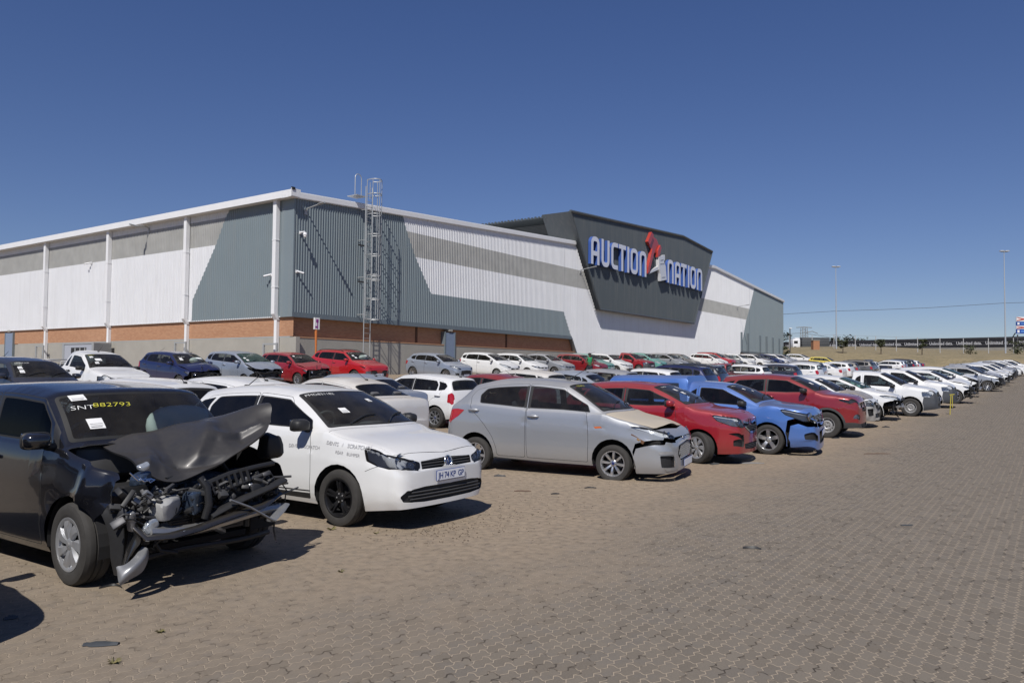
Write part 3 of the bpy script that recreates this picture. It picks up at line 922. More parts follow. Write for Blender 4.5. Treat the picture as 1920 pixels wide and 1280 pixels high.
# caged cat ladder
lad = empty('cat_ladder', FR(5.25, 3.4, .6)); tag(lad, 'galvanised cat ladder with hoop cage on the grey gable wall', 'ladder'); bpy.context.view_layer.update()


def lpart(name, mb):
    o = mb.build(name, None, 50); o.parent = lad; o.matrix_parent_inverse = lad.matrix_world.inverted(); return o


tc_, of_ = 5.06, .55
for s_ in (-.26, .26):
    mb = MB(); mb.tube([FR(tc_ + s_, 1.9, of_), FR(tc_ + s_, 12.6, of_)], .028, M_GALV, 7); lpart('stile', mb)
for k in range(34):
    mb = MB(); mb.tube([FR(tc_ - .26, 2.1 + k * .3, of_), FR(tc_ + .26, 2.1 + k * .3, of_)], .014, M_GALV, 6); lpart('rung', mb)
mb = MB()
for z in (4.7, 5.9, 7.05, 7.3, 8.5, 9.7, 10.9, 12.1, 12.95):
    mb.tube([FR(tc_ + .45 * math.sin(R(a)) * (1 if abs(a) < 140 else .75), z, of_ + .42 - .45 * math.cos(R(a))) for a in range(35, 326, 18)], .022, M_GALV, 6, r2=.03)
for a in (70, 125, 180, 235, 290):
    mb.tube([FR(tc_ + .45 * math.sin(R(a)), 4.7, of_ + .42 - .45 * math.cos(R(a))), FR(tc_ + .45 * math.sin(R(a)), 12.95, of_ + .42 - .45 * math.cos(R(a)))], .022, M_GALV, 6)
lpart('hoop_cage', mb)
mb = MB()
for z in (5.0, 7.2, 9.4, 11.2):
    for s_ in (-.26, .26):
        mb = MB(); mb.tube([FR(tc_ + s_, z, of_), FR(tc_ + s_ * 1.2, z, .03)], .022, M_GALV, 6); lpart('wall_bracket', mb)
for z in (6.9, 9.05):
    mb = MB(); mb.tube([FR(tc_ - .75, z, .5), FR(tc_ - .3, z, .5)], .05, M_DARKMETAL, 6); lpart('side_bracket', mb)
mb = MB()
mb.tube([FR(tc_ - .95, 12.0, .35)] + [FR(tc_ - .70 - .25 * math.cos(R(a)), 13.0 + .25 * math.sin(R(a)), .35) for a in range(0, 181, 20)] + [FR(tc_ - .45, 12.0, .35)], .024, M_GALV, 7)
fbox(mb, FR, tc_ - .95, tc_ - .2, 11.95, 12.0, -.3, .5, M_GALV)
for s_ in (.42,): mb.tube([FR(tc_ + s_, 12.0, .2), FR(tc_ + s_, 13.0, .2)], .022, M_GALV, 6)
lpart('landing_rail', mb)
# ---------------------------------------------------------------- car body surface
def pchip_slopes(x, y):
    """x (n,), y (n, ...) -> monotone slopes"""
    h = np.diff(x); sh = (len(h),) + (1,) * (y.ndim - 1)
    hh = h.reshape(sh); d = np.diff(y, axis=0) / hh
    m = np.zeros_like(y)
    if len(x) > 2:
        w1 = 2 * hh[1:] + hh[:-1]; w2 = hh[1:] + 2 * hh[:-1]
        d0, d1 = d[:-1], d[1:]
        ok = d0 * d1 > 0
        with np.errstate(divide='ignore', invalid='ignore'):
            hm = (w1 + w2) / (w1 / d0 + w2 / d1)
        m[1:-1] = np.where(ok, hm, 0)
    m[0] = d[0]; m[-1] = d[-1]
    return m


def herm(x, y, m, q):
    i = np.clip(np.searchsorted(x, q, side='right') - 1, 0, len(x) - 2)
    h = x[i + 1] - x[i]; t = (q - x[i]) / h
    sh = (len(q),) + (1,) * (y.ndim - 1)
    t = t.reshape(sh); h = h.reshape(sh)
    t2, t3 = t * t, t * t * t
    return (2 * t3 - 3 * t2 + 1) * y[i] + (t3 - 2 * t2 + t) * h * m[i] + (-2 * t3 + 3 * t2) * y[i + 1] + (t3 - t2) * h * m[i + 1]


class Surf:
    """half body: P[i, j] control points (s from the nose, y, z); u runs front to rear (metres), v from sill to roof centre"""
    def __init__(self, P, us, vs):
        self.P, self.us, self.vs = P, us, vs
        self.m = pchip_slopes(us, P)
        self.table()

    def __call__(self, u, v):
        u = np.clip(np.atleast_1d(np.asarray(u, float)), self.us[0], self.us[-1]); v = np.clip(np.atleast_1d(np.asarray(v, float)), self.vs[0], self.vs[-1])
        Q = herm(self.us, self.P, self.m, u)             # (n, nj, 3)
        Qt = np.swapaxes(Q, 0, 1)                         # (nj, n, 3)
        mt = pchip_slopes(self.vs, Qt)
        j = np.clip(np.searchsorted(self.vs, v, side='right') - 1, 0, len(self.vs) - 2)
        k = np.arange(len(u))
        h = (self.vs[j + 1] - self.vs[j])[:, None]; t = ((v - self.vs[j])[:, None]) / h
        t2, t3 = t * t, t * t * t
        return (2 * t3 - 3 * t2 + 1) * Qt[j, k] + (t3 - 2 * t2 + t) * h * mt[j, k] + (-2 * t3 + 3 * t2) * Qt[j + 1, k] + (t3 - t2) * h * mt[j + 1, k]

    def table(self):
        U = np.unique(np.concatenate([np.linspace(a, b, 7) for a, b in zip(self.us[:-1], self.us[1:])]))
        V = np.unique(np.concatenate([np.linspace(a, b, 7) for a, b in zip(self.vs[:-1], self.vs[1:])]))
        g = np.stack(np.meshgrid(U, V, indexing='ij'), -1).reshape(-1, 2)
        self.tab_uv = g; self.tab = self(g[:, 0], g[:, 1])

    def inv(self, mode, a, b, vr=None, ur=None):
        """find (u, v): side (s, z), top (s, y), front / rear (y, z)"""
        L = self.L
        ax = {'side': (0, 2), 'top': (0, 1), 'front': (1, 2), 'rear': (1, 2)}[mode]
        uv = self.tab_uv; T = self.tab
        if mode == 'side': ok = (uv[:, 0] >= 0) & (uv[:, 0] <= L) & (uv[:, 1] <= self.vs[NB + 4])
        elif mode == 'top': ok = (uv[:, 1] >= self.vs[NB]) & (uv[:, 0] >= 0) & (uv[:, 0] <= L)
        elif mode == 'front': ok = (uv[:, 0] <= .62)
        else: ok = (uv[:, 0] >= L - .65)
        if mode in ('front', 'rear') and a < 1e-4:
            ok &= (uv[:, 1] >= self.vs[-1] - 1e-6) | (np.abs(uv[:, 0] - (self.us[0] if mode == 'front' else self.us[-1])) < 1e-6)
        idx = np.nonzero(ok)[0]
        dd = (T[idx, ax[0]] - a) ** 2 + (T[idx, ax[1]] - b) ** 2
        if mode == 'front': dd = dd + 1e-5 * T[idx, 0]
        k = idx[np.argmin(dd)]
        q = uv[k].copy()
        if mode in ('front', 'rear') and a < 1e-4: return q
        lo = np.array([self.us[0], self.vs[0]]); hi = np.array([self.us[-1], self.vs[-1]])
        for _ in range(6):
            e = 1e-3
            p = self([q[0], q[0] + e, q[0]], [q[1], q[1], q[1] + e])
            if q[0] + e > hi[0] or q[1] + e > hi[1]: break
            f = np.array([p[0, ax[0]] - a, p[0, ax[1]] - b])
            J = np.array([[(p[1, ax[0]] - p[0, ax[0]]) / e, (p[2, ax[0]] - p[0, ax[0]]) / e], [(p[1, ax[1]] - p[0, ax[1]]) / e, (p[2, ax[1]] - p[0, ax[1]]) / e]])
            if abs(np.linalg.det(J)) < 1e-5: break
            st = np.linalg.solve(J, -f)
            n = np.linalg.norm(st)
            if n > .06: st *= .06 / n
            q = np.clip(q + st, lo, hi)
        return q

    def ptn(self, q, off=0.0):
        """point and outward normal at uv"""
        e = 2e-3
        u, v = q
        u0, u1 = max(u - e, self.us[0]), min(u + e, self.us[-1]); v0, v1 = max(v - e, self.vs[0]), min(v + e, self.vs[-1])
        p = self([u, u0, u1, u, u], [v, v, v, v0, v1])
        n = np.cross(p[2] - p[1], p[4] - p[3])
        l = np.linalg.norm(n)
        n = n / l if l > 1e-12 else np.array([0, 0, 1.])
        return p[0] + n * off, n


def lerp_tab(tab, s):
    return float(np.interp(s, [t[0] for t in tab], [t[1] for t in tab]))


G_LOW = (.93, .975, .988, 1.0, .9985, .984, .979, .955)
F_LOW = (0, .12, .20, .30, .70, .755, .87, 1.0)
NB = 7                                     # index of the belt line; then window base, mid window, cantrail, roof edge, mid roof, centre


def car_surface(c):
    """c: dict of proportions. Returns Surf (s, y, z)"""
    L, hw, H = c['L'], c['W'] / 2, c['H']
    glow = c.get('glow', G_LOW)
    flow = c.get('flow', F_LOW)
    zbelt = c['belt']                                  # [(s, z)]
    st = []                                            # (u, list of 11 points)

    def low(s, w, z0, zb):
        return [(s, hw * w * g, z0 + (zb - z0) * f) for g, f in zip(glow, flow)]

    def hoodpts(s, w, z0, zb, zt, bow=0.0, ys=(.955, .92, .86, .72, .42, 0), hs=(.2, .42, .62, .84, .96, 1)):
        p = low(s, w, z0, zb)
        yb = p[-1][1]
        for y, h in zip(ys, hs):
            p.append((s - bow * (1 - y ** 1.6), yb * y, zb + (zt - zb) * h))
        return p

    def roofpts(s, w, z0, zb, zr, yr, zt, bow=0.0):
        p = low(s, w, z0, zb)
        yb = p[-1][1]
        a = (yb - .022, zb + .022)
        p.append((s, a[0], a[1]))
        m = .52
        bul = c.get('glass_bulge', .012)
        p.append((s, a[0] + (yr - a[0]) * m + bul, a[1] + (zr - a[1]) * m))
        p.append((s, yr, zr))
        p.append((s - bow * .22, yr - .075, zr + (zt - zr) * .52))
        p.append((s - bow * .72, yr * .55, zt - (zt - zr) * .13))
        p.append((s - bow, 0, zt))
        return p

    z0f = lambda s: lerp_tab(c['bottom'], s)
    zb = lambda s: lerp_tab(zbelt, s)
    for (s, w, zt, drop, bow) in c['nose']:            # hood and nose stations
        st.append((s, hoodpts(s, w, z0f(s), zt - drop, zt, bow)))
    wb, wt = c['wb'], c['wt']                          # windscreen base / top at the side
    wbb, wtb = c.get('wb_bow', .2), c.get('wt_bow', .09)
    zc = c['cowl']
    yr0 = c['rail_y']
    base = hoodpts(wb, 1.0, z0f(wb), zb(wb), zc, wbb, ys=(.975, .955, .93, .76, .44, 0), hs=(.25, .45, .6, .85, .96, 1))
    st.append((wb - .02, [(p[0] - .02, p[1], p[2] - .002) for p in base]))
    st.append((wb, base))
    rail = c['rail']                                   # [(s, z of the cantrail)]
    top = c['top']                                     # [(s, z of the roof centre)]
    yrt = c.get('rail_w', [(wt, 1.0), (c['rt'], .97)])
    yr = lambda s: yr0 * lerp_tab(yrt, s)
    wtop = roofpts(wt, 1.0, z0f(wt), zb(wt), lerp_tab(rail, wt), yr(wt), lerp_tab(top, wt), wtb)
    for k in (.05, .5, .96):
        a = []
        for p, q in zip(base, wtop): a.append(tuple(p[i] + (q[i] - p[i]) * k for i in range(3)))
        s = wb + (wt - wb) * k
        l = low(s, 1.0, z0f(s), zb(s))
        a[:NB + 1] = l
        bulge = .035 * math.sin(math.pi * k)
        for j in range(NB + 4, NB + 7): a[j] = (a[j][0] - bulge * .5, a[j][1], a[j][2] + bulge * .8)
        st.append((s, a))
    st.append((wt, wtop))
    rt = c['rt']
    rs = [wt + .1, wt + (rt - wt) * .33, wt + (rt - wt) * .66, rt - .06, rt]
    for s in rs:
        fb = wtb * max(0, 1 - (s - wt) / .4)
        rb = -c.get('rt_bow', .05) * max(0, 1 - (rt - s) / .3)
        st.append((s, roofpts(s, lerp_tab(c['tailw'], s), z0f(s), zb(s), lerp_tab(rail, s), yr(s), lerp_tab(top, s), fb + rb)))
    rtop = st[-1][1]
    for (s, w, zt, drop, bow) in c['tail'][:1]:
        rbase = hoodpts(s, w, z0f(s), zt - drop, zt, bow, ys=c.get('rb_ys', (.965, .93, .89, .74, .42, 0)), hs=(.25, .45, .6, .85, .96, 1))
        for k in (.05, .5, .95):
            a = [tuple(p[i] + (q[i] - p[i]) * k for i in range(3)) for p, q in zip(rtop, rbase)]
            ss = rt + (s - rt) * k
            a[:NB + 1] = low(ss, lerp_tab(c['tailw'], ss), z0f(ss), zb(ss) + (rbase[NB][2] - zb(ss)) * k ** 2)
            st.append((ss, a))
        st.append((s, rbase))
    for (s, w, zt, drop, bow) in c['tail'][1:]:
        st.append((s, hoodpts(s, w, z0f(s), zt - drop, zt, bow)))
    us = [a for a, _ in st]; P = [p for _, p in st]
    # caps
    cf, cr = c.get('crown_f', .05), c.get('crown_r', .04)
    w0 = P[0][3][1]; w1 = P[-1][3][1]
    front, rear = [], []
    for k in (.3, .6, .85, 1.0):
        t = 1 - (1 - k) ** 2
        front.append((-w0 * k, [(p[0] - cf * t, p[1] * (1 - k), p[2]) for p in P[0]]))
        rear.append((L + w1 * k, [(p[0] + cr * t, p[1] * (1 - k), p[2]) for p in P[-1]]))
    us = [a for a, _ in front[::-1]] + us + [a for a, _ in rear]
    P = [p for _, p in front[::-1]] + P + [p for _, p in rear]
    P = np.array(P, float)
    mid = np.array(wtop)
    d = np.linalg.norm(np.diff(mid, axis=0), axis=1)
    vs = np.concatenate([[0], np.cumsum(np.maximum(d, .035))])
    S = Surf.__new__(Surf)
    S.L = L
    S.__init__(P, np.array(us, float), vs)
    S.c = c
    return S


def fillet(pts, r, n=4, closed=True):
    """round the corners of a uv polyline"""
    pts = [np.array(p, float) for p in pts]; k = len(pts); out = []
    for i in range(k):
        if not closed and i in (0, k - 1): out.append(pts[i]); continue
        a, b, d = pts[i - 1], pts[i], pts[(i + 1) % k]
        la, ld = np.linalg.norm(a - b), np.linalg.norm(d - b)
        rr = min(r, la * .45, ld * .45)
        if rr < 1e-4: out.append(b); continue
        p0 = b + (a - b) / la * rr; p1 = b + (d - b) / ld * rr
        for t in np.linspace(0, 1, n + 1):
            out.append((1 - t) ** 2 * p0 + 2 * t * (1 - t) * b + t * t * p1)
    return out


def densify(pts, step, closed=True):
    out = []; k = len(pts)
    for i in range(k if closed else k - 1):
        a, b = np.array(pts[i]), np.array(pts[(i + 1) % k])
        n = max(1, int(math.ceil(np.linalg.norm(b - a) / step)))
        for t in range(n): out.append(a + (b - a) * t / n)
    if not closed: out.append(np.array(pts[-1]))
    return out


def inset(pts, d):
    """offset a closed polyline inwards by d"""
    pts = [np.array(p, float) for p in pts]; n = len(pts)
    area = sum(pts[i][0] * pts[(i + 1) % n][1] - pts[(i + 1) % n][0] * pts[i][1] for i in range(n))
    sg = 1 if area > 0 else -1
    out = []
    for i in range(n):
        a, b, c = pts[i - 1], pts[i], pts[(i + 1) % n]
        e1 = b - a; e2 = c - b
        n1 = np.array([-e1[1], e1[0]]); n2 = np.array([-e2[1], e2[0]])
        l1, l2 = np.linalg.norm(n1), np.linalg.norm(n2)
        if l1 < 1e-9 or l2 < 1e-9: out.append(b); continue
        n1 /= l1; n2 /= l2
        m = n1 + n2; lm = np.linalg.norm(m)
        if lm < .3: out.append(b + n1 * d * sg); continue
        m /= lm
        out.append(b + m * (d / max(.45, float(m @ n1))) * sg)
    return out


def in_poly(P, poly):
    poly = np.asarray(poly); x, y = P[:, 0], P[:, 1]
    ins = np.zeros(len(P), bool); n = len(poly)
    for i in range(n):
        x0, y0 = poly[i]; x1, y1 = poly[(i + 1) % n]
        c = ((y0 > y) != (y1 > y))
        if y1 != y0: ins ^= c & (x < (x1 - x0) * (y - y0) / (y1 - y0) + x0)
    return ins


class Feat:
    def __init__(self, label, loop, r=.02):
        self.label, self.loop, self.r = label, loop, r


def to_uv(S, pt):
    """pt: ('uv',u,v) ('gh',s,t) ('hd',s,t) ('s',s,z) ('t',s,y) ('f',y,z) ('r',y,z) ('bot',s)"""
    k = pt[0]
    if k == 'uv': return np.array([pt[1], pt[2]])
    if k == 'gh': return np.array([pt[1], S.vs[NB + 1] + (S.vs[NB + 3] - S.vs[NB + 1]) * pt[2]])
    if k == 'hd': return np.array([pt[1], S.vs[NB + 1] + (S.vs[NB + 6] - S.vs[NB + 1]) * pt[2]])
    if k == 'ws': return np.array([pt[1], S.vs[NB + 3] + (S.vs[NB + 6] - S.vs[NB + 3]) * pt[2]])
    if k == 'bot': return np.array([pt[1], 0.0])
    return S.inv({'s': 'side', 't': 'top', 'f': 'front', 'r': 'rear'}[k], pt[1], pt[2])


def make_half(S, feats, du=.075, dvn=3):
    """CDT of the half body with the feature outlines; returns verts3d, tris, labels"""
    us, vs = S.us, S.vs
    # arc-length along the car, so that steep parts (nose, tail, screens) get enough faces
    seg = np.max(np.linalg.norm(np.diff(S.P, axis=0), axis=2), axis=1)
    seg = np.maximum(seg, np.diff(us)); seg[:4] = np.diff(us)[:4]; seg[-4:] = np.diff(us)[-4:]
    au = us[0] + np.concatenate([[0], np.cumsum(seg)])
    A_ = lambda u: np.interp(u, us, au); Ai = lambda q: np.interp(q, au, us)
    U = [au[0]]
    for a, b in zip(au[:-1], au[1:]):
        n = max(1, int(round((b - a) / du)))
        U += list(np.linspace(a, b, n + 1)[1:])
    V = [vs[0]]
    for a, b in zip(vs[:-1], vs[1:]):
        n = max(1, min(5, int(round((b - a) / .075))))
        V += list(np.linspace(a, b, n + 1)[1:])
    U, V = np.array(U), np.array(V)
    u0, u1, v0, v1 = us[0], us[-1], vs[0], vs[-1]
    loops = []
    for f in feats:
        uv = []
        for p in f.loop: uv.append(to_uv(S, p))
        # close across the boundary corner where the outline leaves by two different edges
        a, b = uv[0], uv[-1]
        for (cu) in (u0, u1):
            if abs(a[0] - cu) < 1e-6 and abs(b[1] - v1) < 1e-6 and abs(b[0] - cu) > 1e-6: uv.append(np.array([cu, v1])); break
            if abs(b[0] - cu) < 1e-6 and abs(a[1] - v1) < 1e-6 and abs(a[0] - cu) > 1e-6: uv.append(np.array([cu, v1])); break
        if f.r > 0: 
            onb = [abs(p[0] - u0) < 1e-6 or abs(p[0] - u1) < 1e-6 or abs(p[1] - v0) < 1e-6 or abs(p[1] - v1) < 1e-6 for p in uv]
            out = []; k = len(uv)
            for i in range(k):
                if onb[i]: out.append(uv[i]); continue
                q = fillet([uv[i - 1], uv[i], uv[(i + 1) % k]], f.r, 4, closed=False)
                out += q[1:-1]
            uv = out
        uv = [np.array([A_(p[0]), p[1]]) for p in uv]
        uv = densify(uv, .05)
        uv = [np.clip(p, (au[0], v0), (au[-1], v1)) for p in uv]
        loops.append(uv)
    pts = []; edges = []
    # boundary
    gu, gv = np.meshgrid(U, V, indexing='ij')
    grid = np.stack([gu, gv], -1).reshape(-1, 2)
    u0, u1 = au[0], au[-1]
    # drop grid points too close to outlines
    allp = np.array([p for l in loops for p in l]) if loops else np.zeros((0, 2))
    if len(allp):
        keep = np.ones(len(grid), bool)
        for k in range(0, len(grid), 400):
            d = np.min(np.sum((grid[k:k + 400, None, :] - allp[None]) ** 2, -1), 1)
            keep[k:k + 400] = d > .011 ** 2
        cor = ((grid[:, 0] == u0) | (grid[:, 0] == u1)) & ((grid[:, 1] == v0) | (grid[:, 1] == v1))
        grid = grid[keep | cor]
    pts = [Vector(p) for p in grid]
    for l in loops:
        o = len(pts); n = len(l)
        pts += [Vector(p) for p in l]
        edges += [(o + i, o + (i + 1) % n) for i in range(n)]
    vo, eo, fo, _, _, _ = delaunay_2d_cdt(pts, edges, [], 0, 1e-5)
    uv = np.array([tuple(v) for v in vo]); tri = np.array([tuple(f) for f in fo if len(f) == 3], int)
    # orientation
    a = uv[tri[:, 1]] - uv[tri[:, 0]]; b = uv[tri[:, 2]] - uv[tri[:, 0]]
    ar = a[:, 0] * b[:, 1] - a[:, 1] * b[:, 0]
    tri = tri[np.abs(ar) > 1e-9]; ar = ar[np.abs(ar) > 1e-9]
    tri[ar < 0] = tri[ar < 0][:, ::-1]
    cen = uv[tri].mean(1)
    lab = np.array(['body'] * len(tri), dtype=object)
    for f, l in zip(feats, loops):
        ins = in_poly(cen, np.array(l))
        if callable(f.label):
            for i in np.nonzero(ins)[0]: lab[i] = f.label(lab[i])
        else: lab[ins] = f.label
    P = S(Ai(uv[:, 0]), uv[:, 1])
    P[np.abs(uv[:, 1] - v1) < 1e-7, 1] = 0
    P[np.abs(uv[:, 0] - u0) < 1e-7, 1] = 0
    P[np.abs(uv[:, 0] - u1) < 1e-7, 1] = 0
    return P, tri, lab, uv


class Shell:
    """whole body: vertices in car coordinates (x forward, y left, z up, origin on the ground between the axles)"""
    def __init__(self, S, feats, xoff, du=.075, deform=None):
        P, tri, lab, uv = make_half(S, feats, du)
        V = np.stack([xoff - P[:, 0], P[:, 1], P[:, 2]], 1)
        n = len(V)
        on = np.abs(V[:, 1]) < 1e-6
        mp = np.arange(n) + n; mp[on] = np.nonzero(on)[0]
        W = V.copy(); W[:, 1] *= -1
        # compact
        newi = np.full(2 * n, -1); newi[:n] = np.arange(n)
        extra = np.nonzero(~on)[0]; newi[n + extra] = n + np.arange(len(extra))
        self.V = np.concatenate([V, W[extra]])
        t2 = newi[mp[tri]][:, ::-1]
        # u runs backwards in x, so the left half (y>0) already faces outwards with (u, v) orientation flipped
        self.T = np.concatenate([tri, t2]); self.side = np.array(['L'] * len(tri) + ['R'] * len(tri)); self.lab = np.concatenate([lab, lab])
        # make the outside the front
        c = self.V[self.T].mean(1); nn = np.cross(self.V[self.T[:, 1]] - self.V[self.T[:, 0]], self.V[self.T[:, 2]] - self.V[self.T[:, 0]])
        big = self.lab == 'body'
        if (nn[:, 1] * np.sign(c[:, 1])).sum() < 0: self.T = self.T[:, ::-1]
        if deform is not None: self.V = deform(self.V, self)
        self.normals()

    def normals(self):
        a, b, c = (self.V[self.T[:, i]] for i in range(3))
        fn = np.cross(b - a, c - a)
        N = np.zeros_like(self.V)
        for i in range(3): np.add.at(N, self.T[:, i], fn)
        l = np.linalg.norm(N, axis=1); l[l < 1e-12] = 1
        self.N = N / l[:, None]

    def part(self, labels, side=None, groups=None, depth=0.0, skirt_mat=None, name='part', off=0.0, crease=True, fn=None):
        """labels: dict label -> material; returns mesh of those faces (recessed by depth with side walls)"""
        sel = np.zeros(len(self.T), bool)
        for l in labels: sel |= self.lab == l
        if side: sel &= self.side == side
        idx = np.nonzero(sel)[0]
        if len(idx) == 0: return None
        T = self.T[idx]; used, invv = np.unique(T, return_inverse=True)
        T2 = invv.reshape(-1, 3)
        V = self.V[used].copy(); N = self.N[used]
        mats = []; mi = []
        for i in idx:
            m = labels[self.lab[i]]
            if m not in mats: mats.append(m)
            mi.append(mats.index(m))
        faces = [tuple(t) for t in T2]; normals = N
        if off: V = V + N * off
        if fn is not None: V = fn(V); 
        if depth:
            n = len(V)
            V = np.concatenate([V - N * depth, V]); normals = None
            cnt = {}
            for t in T2:
                for a, b in ((t[0], t[1]), (t[1], t[2]), (t[2], t[0])):
                    k = (min(a, b), max(a, b))
                    cnt[k] = None if k in cnt else (a, b)
            if skirt_mat not in mats: mats.append(skirt_mat)
            for k, e in cnt.items():
                if e is None: continue
                a, b = e
                faces.append((b, a, a + n, b + n)[::-1]); mi.append(mats.index(skirt_mat))
        me = bpy.data.meshes.new(name)
        me.from_pydata([tuple(v) for v in V], [], faces)
        for m in mats: me.materials.append(m)
        me.polygons.foreach_set('material_index', mi)
        me.polygons.foreach_set('use_smooth', [True] * len(faces))
        me.update()
        if normals is not None and fn is None: me.normals_split_custom_set_from_vertices([tuple(x) for x in normals])
        else: smooth_by_angle(me, 40)
        return me
# ---------------------------------------------------------------- car proportions
def proportions(L, W, H, fo, wbl, tr, **k):
    """fo front overhang, wbl wheelbase, tr tyre radius"""
    g = dict(L=L, W=W, H=H, fo=fo, wbl=wbl, tr=tr)
    g['ra'] = fo + wbl
    wb = k.get('wb', fo + .30); wt = k.get('wt', wb + .72)
    rt = k.get('rt', L - .42)
    g.update(wb=wb, wt=wt, rt=rt)
    g['cowl'] = k.get('cowl', 1.02)
    lip = k.get('lip', .80)
    zc = g['cowl']
    hz = lambda t: lip + (zc - .03 - lip) * t
    g['nose'] = [(0, .60, lip - .19, .03, 0), (.04, .745, lip - .105, .035, .02), (.10, .845, lip - .045, .04, .04), (.18, .905, lip, .05, .05),
                 (.32, .955, hz(.30), .06, .06), (.55, .985, hz(.58), .062, .07), (.85, 1.0, hz(.86), .06, .09)]
    if wb - .03 < 1.0: g['nose'][-1] = (min(.85, wb - .20), 1.0, hz(.84), .06, .09)
    zbm = k.get('zb', .93)
    g['belt'] = k.get('belt', [(.55, hz(.58) - .06), (wb, zc - .055), (wb + .5, zbm), (L * .62, zbm + .02), (L - .15, zbm + .05)])
    g['bottom'] = [(0, .21), (fo - .3, .19), (fo + .35, .20), (L - 1.0, .21), (L - .3, .27), (L, .32)]
    rz = k.get('rz', 1.04)
    zr = H - .11
    g['rail'] = k.get('rail', [(wt, zr - .02), (wt + .30, zr + .012), (wt + .65, zr + .02), (rt - .75, zr + .008), (rt - .35, zr - .02), (rt, zr - .07)])
    g['top'] = k.get('top', [(wt, H - .06), (wt + .3, H - .018), (wt + .65, H), (wt + .95, H - .002), (rt - .4, H - .03), (rt, H - .075)])
    g['rail_y'] = k.get('rail_y', W / 2 * .715)
    g['tailw'] = [(wt, 1.0), (L - .7, .985), (L - .12, .95)]
    g['tail'] = k.get('tail', [(L - .15, .95, rz, .05, -.05), (L - .07, .905, rz - .16, .05, -.03), (L - .02, .85, rz - .30, .04, -.015), (L, .77, .62, .03, 0)])
    for q in ('wb_bow', 'wt_bow', 'crown_f', 'crown_r', 'rb_ys', 'glass_bulge', 'flow', 'glow', 'nose', 'bottom', 'tailw', 'rail_w'):
        if q in k: g[q] = k[q]
    return g


